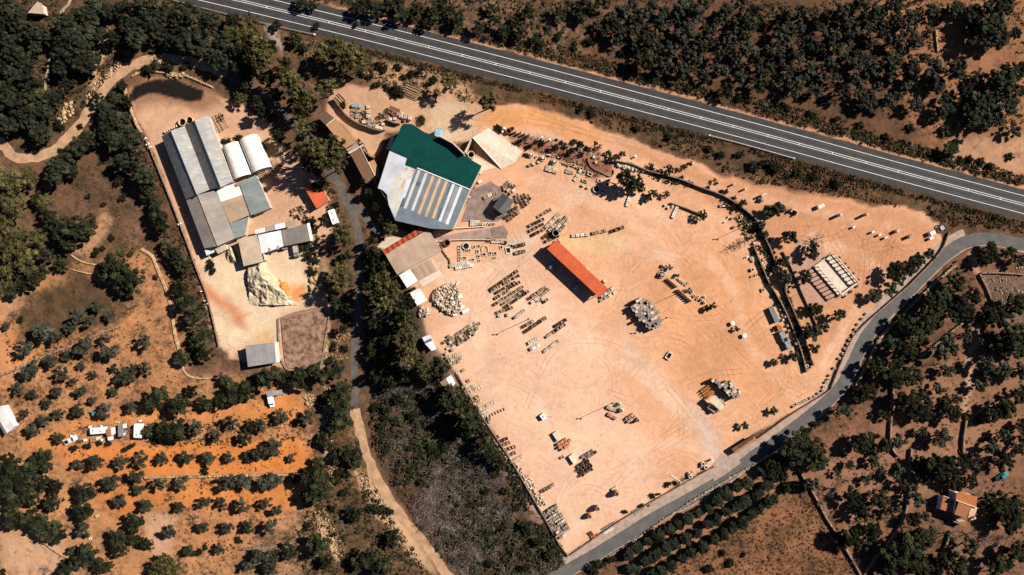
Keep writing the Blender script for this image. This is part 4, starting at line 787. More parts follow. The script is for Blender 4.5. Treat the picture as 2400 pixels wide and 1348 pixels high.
for v in (0.05, 0.98):
    low_wall(0.0, v, 1.0, v, 0.35, 0.7, 'plinth')
    H_ = 2.7 if v < 0.5 else 3.8
    low_wall(0.0 if v < 0.5 else 0.02, v, 1.0, v, 0.42, H_ + 0.4, 'beam', z0=H_)
    for k in range(9):
        u = 0.02 + 0.96 * k / 8; x, y = P(*inside(u, v))
        part(ct_, MB().lathe(x, y, [(0.30, 0.7), (0.30, 0.85), (0.19, 0.95), (0.16, H_ - .5), (0.28, H_ - .3), (0.28, H_)], 8), 'column', 'stone_pale')
        if k < 8:
            a = np.array(P(*inside(u, v))); b_ = np.array(P(*inside(u + 0.12, v))); d = b_ - a; vs = []; g_ = MB()
            for s in range(9):
                t = s / 8; pz = H_ - .6 + 0.55 * math.sin(math.pi * t); p = a + d * t; nrm = np.array([-d[1], d[0]]) / np.linalg.norm(d) * 0.14
                vs += [(p[0]-nrm[0], p[1]-nrm[1], pz), (p[0]+nrm[0], p[1]+nrm[1], pz), (p[0]-nrm[0], p[1]-nrm[1], H_ + .01), (p[0]+nrm[0], p[1]+nrm[1], H_ + .01)]
            fs = []
            for s in range(8):
                o = 4*s; fs += [(o, o+4, o+5, o+1), (o, o+2, o+6, o+4), (o+1, o+5, o+7, o+3), (o+2, o+3, o+7, o+6)]
            part(ct_, g_.add(vs, fs), 'arch', 'stone_pale')
for k, (u, v) in enumerate(((0.2, -0.12), (0.42, -0.13), (0.56, -0.13), (0.75, -0.13), (0.97, -0.12), (1.08, 0.1), (1.1, 0.45), (1.1, 0.8))):
    x, y = P(*inside(u, v)); t = thing('stone_planter', 'small stone planter outside the colonnade terrace, %s going clockwise from its top corner' % nth(k + 1), 'planter', (x, y, 0), 0.86, 'planters round the terrace')
    MB().box(0, 0, -0.02, 0.7, 0.8, 0.8, 0, 0, 1.1).build('pot', 'stone_grey', t)
    MB().box(0, 0, 0.7, 0.78, 0.6, 0.6).build('earth', 'void_dark', t)
# ------------------------------------------------------------------ tree prototypes (crown radius 1 unit = scaled per tree)
def rand_dir(rs, up=0.0):
    v = rs.normal(size=3); v[2] += up; return v / np.linalg.norm(v)
def unit(v): return v / np.linalg.norm(v, axis=-1, keepdims=True)
def quads(rs, Pn, D, size, jit=0.45, asp=(0.45, 0.85)):
    """leaf-sprig quads at points Pn facing roughly along D"""
    n = len(Pn); nrm = unit(D + rs.normal(size=(n, 3)) * jit); t = unit(np.cross(nrm, rs.normal(size=(n, 3)))); s = np.cross(nrm, t)
    a = (size * (0.6 + 0.8 * rs.rand(n)))[:, None]; b = a * (asp[0] + (asp[1] - asp[0]) * rs.rand(n))[:, None]
    return np.stack([Pn - t*a, Pn - s*b + t*a*0.1, Pn + t*a, Pn + s*b - t*a*0.1], 1).reshape(-1, 3)
def raw_mesh(name, V, F, m):
    """F: (n,3) or (n,4) index array"""
    me = bpy.data.meshes.new(name); k = F.shape[1]
    me.vertices.add(len(V)); me.vertices.foreach_set('co', np.ascontiguousarray(V, dtype=np.float32).ravel())
    me.loops.add(F.size); me.loops.foreach_set('vertex_index', F.astype(np.int32).ravel())
    me.polygons.add(len(F)); me.polygons.foreach_set('loop_start', (np.arange(len(F)) * k).astype(np.int32))
    me.materials.append(M[m]); me.update(calc_edges=True); return me
BLOB = None
def blob(rs):
    """lumpy closed ball of quads, about 54 faces"""
    V = []; F = []; n = 3
    for ax in range(3):
        for sg in (-1, 1):
            o = len(V)
            for i in range(n + 1):
                for j in range(n + 1):
                    p = np.zeros(3); p[ax] = sg; p[(ax+1) % 3] = -1 + 2*i/n; p[(ax+2) % 3] = -1 + 2*j/n; V.append(p / np.linalg.norm(p))
            for i in range(n):
                for j in range(n): F.append((o + i*(n+1) + j, o + (i+1)*(n+1) + j, o + (i+1)*(n+1) + j + 1, o + i*(n+1) + j + 1))
    return np.array(V), np.array(F)
BV, BF = blob(None)
def leaf_cloud(rs, clumps, per, size, up=0.25, flat=0.85, fill=0.75, core=0.7, jit=0.6):
    """small leaf-sprig quads spread over and through a set of clumps, with a lumpy inner mass"""
    V = []; F = []; o = 0
    for (cx, cy, cz, rc) in clumps:
        n = int(per * rc * rc * 30); c = np.array([cx, cy, cz]); d = rs.normal(size=(n, 3)); d[:, 2] += up; d = unit(d)
        rr = rc * (fill + (1.08 - fill) * rs.rand(n) ** 0.6); p = c + d * rr[:, None] * np.array([1, 1, flat])
        q = quads(rs, p, d, size, jit); V.append(q); F.append(np.arange(4*n).reshape(-1, 4) + o); o += 4*n
        if core:
            k = 1 + 0.25 * np.sin(BV @ rs.normal(size=3) * 3 + rs.rand() * 6)
            V.append(c + BV * (k * rc * core)[:, None] * np.array([1, 1, flat])); F.append(BF + o); o += len(BV)
    return np.concatenate(V), np.concatenate(F)
def crown_mesh(name, rs, clumps, per, size, m, **kw):
    V, F = leaf_cloud(rs, clumps, per, size, **kw); return raw_mesh(name, V, F, m)
def trunk_mesh(name, rs, h, r, limbs, clumps, m='bark'):
    b = MB(); x = y = 0.0; pts = [(0, 0, -0.35)]; rad = [r * 1.5]
    for k in range(1, 4):
        x += rs.normal() * 0.05; y += rs.normal() * 0.05; pts.append((x, y, h * k / 3)); rad.append(r * (1.1 - 0.2 * k))
    b.tube(pts, rad, 6)
    for c in [clumps[i] for i in rs.permutation(len(clumps))[:limbs]]:
        q = np.array(pts[-1]); e = np.array(c[:3]); md = (q + e) / 2 + rs.normal(size=3) * 0.06
        b.tube([tuple(q - np.array([0, 0, 0.05])), tuple(md), tuple(e)], [r * 0.6, r * 0.38, r * 0.15], 5)
    return b.mesh(name, m)
PROTO = {}
def make_proto(kind, n):
    PROTO[kind] = []
    for i in range(n):
        rs = np.random.RandomState(100 * len(PROTO) + i); cl = []
        if kind == 'olive':
            k = rs.randint(13, 19)
            for j in range(k):
                g = 2.4 * j + rs.rand() * 1.2; d = (0.70 + 0.22 * rs.rand()) * math.sqrt((j + 0.3) / k)
                cl.append((d * math.cos(g), d * math.sin(g) * 0.85, 1.0 + 0.35 * (1 - d) + rs.normal() * 0.12, 0.18 + 0.17 * rs.rand()))
            cr = crown_mesh('crown', rs, cl, 20.0, 0.070, 'leaf_olive', fill=0.5, core=0.70, jit=0.8); tr = trunk_mesh('trunk', rs, 0.55, 0.085, 6, cl)
        elif kind in ('evergreen', 'oak', 'carob'):
            k = rs.randint(20, 28)
            for j in range(k):
                g = 2.4 * j + rs.rand() * 1.1; d = (0.72 + 0.22 * rs.rand()) * math.sqrt((j + 0.2) / k)
                cl.append((d * math.cos(g), d * math.sin(g), 0.72 + 0.50 * math.sqrt(max(0, 1 - d*d)) + rs.normal() * 0.10, 0.16 + 0.17 * rs.rand()))
            cr = crown_mesh('crown', rs, cl, 19.0, 0.058, 'leaf_' + kind, fill=0.55, core=0.72, jit=0.8); tr = trunk_mesh('trunk', rs, 0.5, 0.09, 6, cl)
        elif kind == 'pine':
            k = rs.randint(20, 28)
            for j in range(k):
                g = 2.4 * j + rs.rand(); d = 0.82 * math.sqrt((j + 0.2) / k)
                cl.append((d * math.cos(g), d * math.sin(g), 1.05 + 0.62 * math.sqrt(max(0, 1 - d*d)) + rs.normal() * 0.10, 0.17 + 0.12 * rs.rand()))
            cr = crown_mesh('crown', rs, cl, 26.0, 0.046, 'leaf_pine', fill=0.45, core=0.6, jit=0.8); tr = trunk_mesh('trunk', rs, 0.9, 0.075, 9, cl)
        elif kind == 'citrus':
            for j in range(9):
                g = 2.4 * j + rs.rand(); d = 0.55 * math.sqrt((j + 0.1) / 9)
                cl.append((d * math.cos(g), d * math.sin(g), 0.65 + 0.3 * (1 - d) + rs.normal() * 0.05, 0.38 + 0.10 * rs.rand()))
            cr = crown_mesh('crown', rs, cl, 6.0, 0.10, 'leaf_citrus', fill=0.7, core=0.85); tr = trunk_mesh('trunk', rs, 0.4, 0.07, 4, cl)
        elif kind in ('bush', 'yellow_bush'):
            for j in range(7):
                g = 2.4 * j + rs.rand(); d = 0.62 * math.sqrt((j + 0.1) / 7)
                cl.append((d * math.cos(g), d * math.sin(g), 0.25 + 0.22 * (1 - d) + rs.rand() * 0.15, 0.27 + 0.2 * rs.rand()))
            cr = crown_mesh('crown', rs, cl, 5.5, 0.11, 'leaf_bush' if kind == 'bush' else 'leaf_yellow', fill=0.5, core=0.55); tr = trunk_mesh('trunk', rs, 0.15, 0.05, 4, cl)
        else:  # bare
            b = MB(); tb = MB(); tb.tube([(0, 0, -0.3), (0.02, 0, 0.35), (0.03, 0.02, 0.5)], [0.085, 0.065, 0.05], 6)
            def grow(p, d, l, r, lev):
                e = p + d * l; mid = (p + e) / 2 + rs.normal(size=3) * l * 0.10
                b.tube([tuple(p), tuple(mid), tuple(e)], [r, r * 0.75, r * 0.5], 4 if lev < 2 else 3, cap=False)
                if lev < 3:
                    for _ in range(3 if lev else 4):
                        nd = d + rs.normal(size=3) * 0.55; nd[2] = abs(nd[2]) * 0.7 + 0.05; nd /= np.linalg.norm(nd)
                        grow(e if rs.rand() < 0.65 else mid, nd, l * 0.68, r * 0.55, lev + 1)
            for j in range(5):
                g = 2 * math.pi * (j + rs.rand() * 0.6) / 5; grow(np.array([0.03, 0.02, 0.48]), np.array([math.cos(g) * 0.85, math.sin(g) * 0.85, 0.45]), 0.42, 0.042, 0)
            cr = b.mesh('branches', 'bark_pale'); tr = tb.mesh('trunk', 'bark_pale')
        PROTO[kind].append((tr, cr))
for k_, n_ in (('olive', 6), ('evergreen', 6), ('oak', 5), ('carob', 5), ('pine', 5), ('citrus', 4), ('bush', 4), ('yellow_bush', 2), ('bare', 4)): make_proto(k_, n_)
KIND = {'olive': ('olive_tree', 'grey-green olive tree', 'tree', 'olive trees', 0.75), 'evergreen': ('evergreen_tree', 'dark green evergreen tree', 'tree', 'evergreen trees', 0.85), 'oak': ('oak_tree', 'dark grey-green oak tree', 'tree', 'oak trees', 0.85), 'carob': ('carob_tree', 'dark broad carob tree', 'tree', 'carob trees', 0.85), 'pine': ('pine_tree', 'yellow-green pine tree', 'tree', 'pine trees', 1.25),
        'citrus': ('citrus_tree', 'dark round citrus tree', 'tree', 'citrus trees in rows', 0.7), 'bush': ('bush', 'low green bush', 'bush', 'low bushes', 0.3), 'yellow_bush': ('yellow_bush', 'yellow flowering bush', 'bush', 'yellow bushes', 0.3), 'bare': ('bare_tree', 'leafless brown tree', 'tree', 'leafless trees', 0.6)}
AUTO = []; PLANTED = []
def tree(kind, px, py, rpx, hs=1.0):
    r = rpx / PXM * {'olive': 1.0, 'evergreen': 0.97, 'oak': 0.98, 'carob': 0.97}.get(kind, 1.0); nm, desc, cat, grp, hc = KIND[kind]; zc = hc * r * hs
    x, y = P(px, py, zc); tr, cr = random.choice(PROTO[kind]); rz_ = random.uniform(0, 6.28)
    o = link(nm, None, None, (x, y, ground_z(x, y) - 0.03), rz_, (r * random.uniform(0.88, 1.1), r * random.uniform(0.8, 1.08), r * hs * random.uniform(0.8, 1.15)))
    tag(o, None, cat, grp); link('trunk', tr, o); link('branches' if kind == 'bare' else 'crown', cr, o)
    AUTO.append((o, desc, px, py)); PLANTED.append((x, y, r)); return o
def trees(kind, ox, oy, s, lst, k=1.0, hs=1.0):
    for a in lst:
        if len(a) == 2: a = (*a, 45)
        tree(kind, ox + a[0] / s, oy + a[1] / s, a[2] / s * k, hs)
T = 2.995; U = 5.616
# terraced olive rows, lower left
trees('olive', 0, 898, T, [(545,570,62),(690,550,75),(850,555,70),(1005,530,66),(1150,525,58),(1310,515,66),(1470,520,68),(1610,520,58),(1760,505,64),(790,690,82),(960,650,72),(975,745,62),(1140,700,76),(1280,700,72),(1600,690,88),(1720,680,80),(840,830,68),(1030,860,68),(1260,870,62),(1440,830,66),(1560,840,62),(1710,850,68),
 (1430,1010,62),(1600,1010,62),(1750,1000,58),(1330,1170,50),(1550,1160,52),(1740,1280,64),(1200,1040,66),(590,1030,74),(520,1170,52),(740,190,82),(560,190,64),(420,215,55),(310,260,64),(240,330,74),(420,380,62),(930,170,64),(410,60,52),(230,80,52),(330,140,52),(180,210,52),(660,120,42),(570,60,60),(130,40,60),(1050,330,62),(1380,310,78),(1520,370,62),(1630,270,68),(800,60,46)], 0.9)
trees('evergreen', 0, 898, T, [(330,1020,105),(250,960,90),(400,1060,80),(90,950,78),(950,980,82),(820,1080,80),(850,1160,72),(620,1210,95),(490,1300,80),(600,760,84),(590,890,86),(380,830,84),(150,700,100),(220,620,92),(70,560,92),(300,540,104),(40,750,92),(120,830,80),(230,780,90),(300,700,80),(400,720,70),(100,640,80),(1100,110,110),(1270,150,98),(1210,330,112),(1640,70,95),(1560,120,66),(1720,60,86),(1770,300,62),(1720,380,62),(1440,140,66),(1350,50,55),(760,1290,50),(700,1290,60),(1000,1120,60),(1050,1130,50),(930,1090,50)])
trees('pine', 0, 898, T, [(1160,1260,88),(1240,1300,84),(1110,1320,70)], 1.0, 0.8)
trees('bare', 0, 898, T, [(600,310,55),(540,700,58),(910,330,40),(1200,800,50),(1370,950,50),(320,1310,52)])
trees('bush', 0, 898, T, [(450,1260,45),(25,1325,32),(1450,610,45),(1680,1100,40),(1350,1190,42),(1400,1180,38),(880,470,38),(520,460,40),(620,440,36),(760,430,34),(930,440,34),(1080,410,34),(700,420,30),(1450,1150,30)])
# woods and orchard, left middle
trees('pine', 0, 450, T, [(110,100,112),(320,80,84),(100,400,120),(260,330,92),(200,480,110),(60,540,92),(40,220,80),(40,680,72),(160,300,80),(30,50,70)], 1.0, 0.7)
trees('evergreen', 0, 450, T, [(320,430,80),(260,40,60),(300,560,64),(430,510,58),(250,600,82),(90,690,62),(170,640,70),(450,260,112),(570,270,118),(490,340,90),(640,230,70),(350,180,70),(820,520,122),(930,610,122),(760,560,80),(880,660,84),(1100,120,84),(1140,220,84),(1040,30,62),(1210,440,72),(1280,500,80),(1290,560,52),(1260,670,74),(1300,780,92),(1360,880,84),(1410,1020,88),(1440,1130,72),(1270,1160,68),(1400,830,50)])
trees('olive', 0, 450, T, [(550,870,78),(500,950,56),(690,810,62),(640,905,56),(770,875,56),(330,980,88),(390,1010,70),(180,1095,78),(600,1080,88),(770,1120,88),(750,1030,62),(1020,1050,78),(220,1250,92),(370,1190,64),(450,1270,64),(460,1150,50),(570,1220,42),(660,1280,42),(800,1240,42),(40,940,46),(900,1290,80),(1020,1240,72),(840,1310,52),(520,1330,42),(1170,370,52),(1580,1310,64),(940,1240,50)], 0.88)
trees('bare', 0, 450, T, [(1000,950,60),(1120,900,48),(940,800,58),(1060,770,44),(1190,1060,44),(90,860,50),(880,850,36)])
trees('bush', 0, 450, T, [(140,900,34),(780,320,32),(680,410,32),(720,400,28),(660,435,32),(1480,500,40),(1500,560,34),(1090,600,26),(860,40,44),(730,90,32),(620,30,30)])
trees('yellow_bush', 0, 450, T, [(865,432,26),(935,410,28)])
# upper left woods
trees('oak', 0, 0, T, [(60,60,90),(130,150,90),(40,170,80),(60,290,90),(250,230,80),(330,260,70),(150,240,80),(250,320,70),(100,380,90),(190,440,80),(30,470,80),(110,520,90),(210,560,90),(60,620,90),(250,640,70),(60,720,90),(160,740,100),(300,740,90),(390,690,80),(200,830,90),(60,860,90),(330,800,70),(300,930,90),
 (480,180,90),(420,280,80),(560,110,90),(600,200,90),(500,280,90),(590,330,90),(460,380,90),(560,430,90),(640,450,80),(640,130,80),(430,480,80),(480,600,60),(700,250,60),(800,270,60),(930,180,84),(980,280,90),(890,240,60),(1090,200,90),(1200,270,90),(1060,60,90),(960,60,80),(860,60,70),(760,70,70),(660,60,80),(1150,90,80),(1260,150,90),(1350,120,90),(1300,290,90),(1400,250,90),(1480,160,90),(1420,350,90),(1560,300,90),(1520,420,80),(1640,150,70),(1600,420,90),(1700,480,80),(1250,60,60),
 (800,700,70),(740,760,60),(860,860,90),(760,830,90),(900,980,90),(820,1000,80),(950,1080,80),(870,1140,80),(1020,1240,90),(970,1180,70),(1040,1310,70),(760,930,70),(690,960,60),(620,980,70),(560,1030,74),(480,1100,80),(420,1170,90),(380,1250,80),(500,1200,60),(700,690,50),(900,700,50),(860,600,50)], 1.0, 1.2)
trees('pine', 0, 0, T, [(1090,190,60),(1700,250,100),(1760,160,80),(1740,380,80),(1620,250,80),(60,1250,110),(200,1240,80),(120,1310,90),(20,440,60),(180,530,60),(280,700,80),(100,690,60),(1690,690,56),(120,130,60)], 1.0, 0.8)
trees('bush', 0, 0, T, [(440,540,80),(1080,480,70),(1180,470,60),(1300,470,50),(1020,490,44),(1550,830,36),(1590,990,46),(1680,970,40),(1330,870,34),(840,1260,60),(560,890,30),(420,880,60),(690,400,30)])
# pines along the lane, embankment trees
trees('pine', 600, 0, T, [(30,330,90),(50,440,74),(-30,400,80),(190,520,70),(240,560,84),(300,640,90),(370,700,90),(330,760,80)], 1.0, 1.75)
trees('pine', 600, 0, T, [(330,900,64),(420,1040,92),(550,1010,84),(560,1130,88),(470,1110,80)], 1.0, 2.3)
trees('pine', 600, 0, T, [(500,620,88),(480,370,80),(560,330,90),(650,370,100),(730,440,84),(620,460,70),(1355,580,78),(1640,720,84)], 1.0, 1.3)
trees('evergreen', 600, 0, T, [(275,270,60),(450,1300,64),(90,820,54),(20,720,60),(330,10,56),(400,30,50),(720,60,66),(790,20,60),(850,70,74),(930,40,60),(1020,100,66),(1130,60,64),(1250,110,64),(1300,40,64),(1420,140,64),(1560,200,64),(1680,150,54),(1740,220,54),(1000,30,50),(1360,80,50),(1650,60,50),(1100,110,50),(1200,170,50),(-60,560,70),(150,180,40)])
trees('bush', 600, 0, T, [(850,590,46),(920,610,34),(1010,640,60),(960,640,44),(1160,840,50),(800,540,40),(740,520,36),(1250,560,40),(1090,520,44),(1160,500,44),(900,480,44),(1040,540,34),(700,170,30),(420,180,40),(330,340,46),(610,740,40),(1000,470,36),(1210,590,36),(860,460,40)])
trees('evergreen', 1200, 0, T, [(110,90,64),(330,100,62),(480,110,66),(500,40,62),(740,200,84),(920,420,88),(1660,190,94),(1700,100,84),(1730,600,70),(1500,640,62),(940,270,70),(40,150,60),(60,240,60),(170,270,50)])
trees('olive', 1200, 0, T, [(250,220,48),(560,70,54),(700,130,62),(900,130,68),(960,290,70),(1040,170,62),(1070,470,62),(1180,60,72),(1220,230,84),(1300,110,72),(1380,220,72),(1230,380,78),(1190,500,72),(1280,490,46),(1350,540,58),(1480,500,62),(1440,390,62),(1560,240,62),(1640,360,72),(1700,430,62),(1740,510,52),(1500,80,62),(1600,30,62),(1330,30,62),(840,40,62),(980,50,62),(1100,340,62),(1010,330,52),(620,30,62),(400,40,50),(1140,150,56),(1460,150,56),(1540,360,50),(1590,150,56),(1330,330,56),(1120,420,50),(780,90,56),(1560,450,52),(1600,540,50),(740,280,50),(600,180,44),(860,330,50),(1060,90,50),(1250,40,56),(1400,300,52),(1500,300,50),(1620,270,50),(1020,420,46),(1300,420,46),(1420,470,46),(640,240,44),(860,210,50),(1180,310,50)], 1.03, 1.1)
trees('bush', 1200, 0, T, [(550,290,42),(770,380,36),(440,330,40),(330,260,46),(200,330,44),(1660,700,40),(1590,690,40),(840,500,40),(1240,620,40),(980,560,40),(1460,1090,44),(1700,1170,60),(1600,1080,40),(1380,1040,36),(880,900,36),(560,800,40),(480,760,36),(1760,1150,44),(1100,960,36)])
trees('olive', 1800, 0, T, [(100,110,66),(220,90,62),(330,100,56),(490,90,72),(620,40,60),(900,30,72),(1000,120,62),(1150,80,62),(80,230,62),(210,210,56),(350,190,52),(560,250,78),(250,320,72),(100,300,72),(350,350,56),(0,360,52),(700,320,48),(790,240,62),(890,300,62),(980,220,62),(1040,290,62),(690,500,72),(770,470,52),(200,400,72),(20,470,52),(150,500,54),(300,480,62),(430,470,72),(610,560,62),(850,530,54),(1000,490,72),(1010,570,54),(1150,500,82),(180,620,82),(320,640,62),(520,650,68),(830,720,62),(960,620,54),(1030,740,62),(80,420,54),(540,160,54),(420,270,60),(650,180,50),(1100,240,50),(880,140,56),(140,190,50),(400,120,50),(560,70,54),(720,220,50),(920,370,50),(540,420,54),(380,560,50),(240,560,50),(640,640,50),(760,620,50),(900,680,46),(460,560,50),(100,560,50),(1080,420,50),(940,180,50),(820,60,50)], 1.03, 1.1)
trees('oak', 1800, 0, T, [(740,110,100),(460,300,84),(1300,70,72),(1440,110,92),(1600,50,112),(1560,180,132),(1500,280,104),(1620,280,84),(1730,240,54),(650,420,84),(860,440,78),(1300,500,92),(1480,540,64),(1640,560,112),(1750,500,84),(690,700,86),(1190,600,72),(1250,740,84),(1190,800,64),(1380,640,62),(1500,720,104),(1680,730,104),(1480,830,104),(1720,920,64),(1280,1050,60),(1780,640,54),(1590,640,80),(1400,760,70),(1600,830,70),(1340,60,60),(1430,200,80),(1700,640,70)])
trees('bush', 1800, 0, T, [(1240,920,52),(1330,1000,50),(1700,1100,40),(1500,1130,40),(1420,1120,40),(640,880,40),(480,840,40),(300,800,40),(1000,900,40),(140,760,40),(820,960,40),(1560,1170,40),(60,1170,70),(200,1210,50),(330,1240,50),(480,1290,50)])
# yard trees
trees('olive', 1800, 450, T, [(60,130,66),(110,490,56),(110,600,62),(490,860,62),(740,730,58),(850,690,58),(930,640,30),(330,990,62),(260,960,54),(390,950,44),(320,1100,48),(180,1150,46),(1130,440,54),(50,550,40)])
trees('evergreen', 1800, 450, T, [(150,320,66),(310,410,70),(235,600,82),(330,820,60),(900,560,88),(1000,520,76),(1060,490,60)])
trees('carob', 1800, 450, T, [(1310,640,92),(1430,740,80),(1200,760,104),(1330,830,104),(1130,880,112),(1060,960,112),(960,920,84),(1120,780,84),(960,1120,104),(740,1230,84),(880,1260,104),(1000,1290,84),(1680,1010,112),(1770,1080,104),(1650,870,94),(1540,860,84),(1740,790,94),(1560,450,72),(1690,430,62),(1640,1080,80),(1560,390,50),(1500,480,60)])
trees('olive', 1800, 450, T, [(850,1060,74),(1230,1080,92),(1370,1010,62),(1500,1200,74),(1570,1030,84),(1640,1250,84),(1760,1250,74),(1760,480,62),(1250,1250,62),(1290,1110,50),(1540,1270,50)])
trees('carob', 1800, 898, T, [(690,60,82),(640,90,60),(970,120,92),(1090,200,92),(1230,160,92),(1290,210,74),(640,420,80),(690,400,66),(230,400,94),(180,470,112),(320,480,112),(350,550,84),(80,540,72),(20,590,62),(1060,570,84),(1180,570,112),(1280,600,94),(1100,650,84),(1660,170,84),(1570,210,74),(1640,545,84),(1380,540,74),(1420,690,64),(1330,700,64),(1280,690,60),(1560,830,104),(1700,840,94),(1770,900,84),(1700,960,104),(580,800,84),(770,800,94),(660,900,84),(590,1090,94),(740,1040,74),(500,1110,70),(960,1150,124),(1050,1100,104),(900,1220,124),(1000,1240,100),(1310,1280,114),(1220,1250,84),(1600,1270,94),(1740,1180,84),(1770,80,70),(1010,950,64),(1690,1260,60),(1790,300,60),(1080,1300,80),(840,1290,70)])
trees('olive', 1800, 898, T, [(520,190,74),(1070,110,72),(830,220,66),(1320,110,54),(820,440,62),(920,410,62),(1210,380,88),(1080,340,52),(740,540,54),(690,680,44),(490,630,38),(570,570,44),(900,610,62),(1480,20,64),(1190,40,54),(1650,360,64),(1560,450,62),(1740,460,62),(1560,970,52),(870,900,62),(1030,810,72),(1130,1060,74),(1400,1140,74),(700,1180,44),(300,700,62),(1090,930,52),(1790,380,54),(930,700,50),(760,470,50),(1000,730,56)])
trees('bare', 1800, 898, T, [(790,590,72),(440,750,72),(380,850,60),(750,1130,58),(620,1260,46),(1300,1060,70),(1550,1110,80),(1680,1100,66),(820,960,58),(1500,560,84),(880,280,40),(680,980,54),(560,690,50),(980,1020,50),(1440,1060,56)])
trees('bush', 1800, 898, T, [(100,640,62),(40,650,56),(130,740,62),(40,820,62),(200,720,44),(230,740,48),(1520,400,34),(770,370,28),(1480,260,40),(120,560,50),(340,290,44),(280,330,44)])
trees('yellow_bush', 1800, 898, T, [(1400,240,36),(1590,170,30),(1380,500,30),(1230,190,36)])
# citrus rows below the side road
CIT = [[(1760,620),(1650,700),(1580,730),(1500,780),(1440,820),(1380,880),(1300,910),(1240,950),(1170,1000),(1100,1030),(1020,1070),(950,1110),(880,1160),(820,1200)], [(1790,720),(1720,780),(1640,830),(1580,870),(1500,900),(1440,960),(1370,990),(1300,1050),(1220,1090),(1140,1130),(1080,1160),(1000,1210),(940,1250),(850,1310)], [(1797,830),(1740,880),(1690,920),(1620,970),(1560,1010),(1490,1060),(1420,1100),(1340,1150),(1260,1190),(1190,1230),(1120,1280),(1040,1320),(980,1340)]]
for ri, row in enumerate(CIT):
    row = sorted(row)
    for k, (a, b_) in enumerate(row):
        o = tree('citrus', 1200 + a / T, 898 + b_ / T, random.uniform(48, 66) / T); AUTO.pop()
        o['label'] = 'dark round citrus tree, %s from the left in the %s row below the side road' % (nth(k + 1), ('upper', 'middle', 'lower')[ri])
trees('bush', 1200, 898, T, [(1480,1190,34),(1530,1260,44),(620,1270,60),(700,1230,50),(1630,1210,26),(1380,1310,50),(560,1310,60)])
# bank between lane and orchards
trees('evergreen', 600, 898, T, [(400,650,100),(430,760,100),(380,800,84),(470,720,84),(440,570,70),(670,490,92),(690,560,60),(580,100,110),(620,40,70),(600,220,104),(560,300,72),(500,100,50),(690,920,74),(960,1090,68),(800,1230,84),(880,1250,84),(880,1320,80),(440,1130,92),(240,1180,80),(720,1260,64),(480,390,60),(530,440,50),(490,1250,60),(560,520,50)])
trees('evergreen', 600, 898, T, [(1500,240,104),(1540,310,70),(1590,430,84),(1360,90,94),(1400,150,70),(1720,560,64),(1640,500,60),(1290,60,60),(1420,240,70),(1480,330,70),(1600,350,60)], 1.0, 1.5)
trees('olive', 600, 898, T, [(180,235,66),(40,290,56),(370,240,66),(130,440,84),(30,490,62),(80,690,84),(150,680,50),(280,670,44),(80,840,54),(150,890,48),(110,1000,66),(20,1210,62),(110,1290,64),(250,530,40),(130,1210,50),(60,1200,60)])
trees('bush', 600, 898, T, [(550,1060,32),(830,160,50),(880,300,40),(1060,130,44),(980,110,44),(900,240,40),(1480,540,44),(1560,1270,34),(1540,850,34),(1330,430,60),(1120,320,40),(860,880,60),(930,900,50),(800,880,40),(560,680,50),(620,760,50),(590,620,40),(700,1180,44),(640,640,40),(530,880,40),(360,1010,40),(1260,480,50),(1200,200,50)])
trees('bare', 600, 898, T, [(1620,640,80),(1720,720,80),(1400,640,60),(1130,230,60),(1330,880,70),(1620,920,70),(1200,1000,60),(1720,960,70),(1010,520,60),(930,100,50),(1450,880,60),(1560,760,60),(1700,840,60),(1150,800,60),(1420,1060,60),(1580,1080,60)])
trees('pine', 600, 450, T, [(610,280,86),(640,340,60),(600,560,84),(600,640,100),(650,620,64),(940,245,62)], 1.0, 1.25)
trees('pine', 600, 450, T, [(900,640,90),(960,680,84),(870,740,80),(930,780,84),(1060,880,80),(1080,1020,70),(1080,1130,92),(1150,1190,84),(1060,1060,72),(1180,1270,60)], 1.0, 1.85)
trees('evergreen', 600, 450, T, [(1290,1240,94),(1240,1300,70),(1010,820,60),(1000,930,60)], 1.0, 1.5)
trees('evergreen', 0, 0, 1.0, [(575,205,17),(612,262,17),(655,318,18),(702,352,16),(722,392,15),(590,165,20),(625,190,20),(650,225,18),(668,150,18),(640,110,16),(690,240,18),(735,300,14),(560,120,22),(600,95,20),(745,350,15),(770,385,15),(760,520,14),(800,545,14),(812,600,15),(870,590,14),(880,640,16),(872,700,14),(876,760,16),(868,820,14),(880,880,18),(915,900,18),(800,660,14),(815,720,14),(808,770,14),(882,602,16),(897,628,15),(872,566,14),(908,648,15),(895,745,18),(905,800,18),(900,850,18),(930,840,18),(950,880,18),(866,452,13),(880,484,12),(893,512,11),(852,428,12)], 1.0, 2.0)
trees('evergreen', 600, 450, T, [(560,780,70),(1060,780,66),(100,1290,100),(300,1310,96),(450,1270,90),(560,1250,80),(820,950,60),(850,1060,64),(880,1200,64),(800,1150,50),(790,480,50),(900,1000,60),(960,1000,60),(960,1120,60),(900,1300,70),(1000,1250,60),(780,650,44),(850,540,44),(200,1300,60),(30,1310,70)])
trees('bush', 600, 450, T, [(780,570,50),(1080,870,40),(390,200,50),(340,380,56),(420,480,50),(370,440,40),(400,560,44),(560,90,30),(640,880,40),(550,1090,44),(620,1100,44),(520,1180,40),(930,1210,40),(760,460,40),(820,500,40)])
trees('evergreen', 1360, 340, U, [(590,430,135),(720,480,125),(650,540,110),(800,560,80)], 1.0, 1.45)
trees('evergreen', 1360, 340, U, [(1160,330,84),(1600,920,84),(960,640,70),(1130,650,60),(420,180,60),(380,110,50)])
trees('olive', 1360, 340, U, [(550,120,56),(1440,250,48),(250,30,44),(930,270,44),(1340,300,50),(900,700,60)])
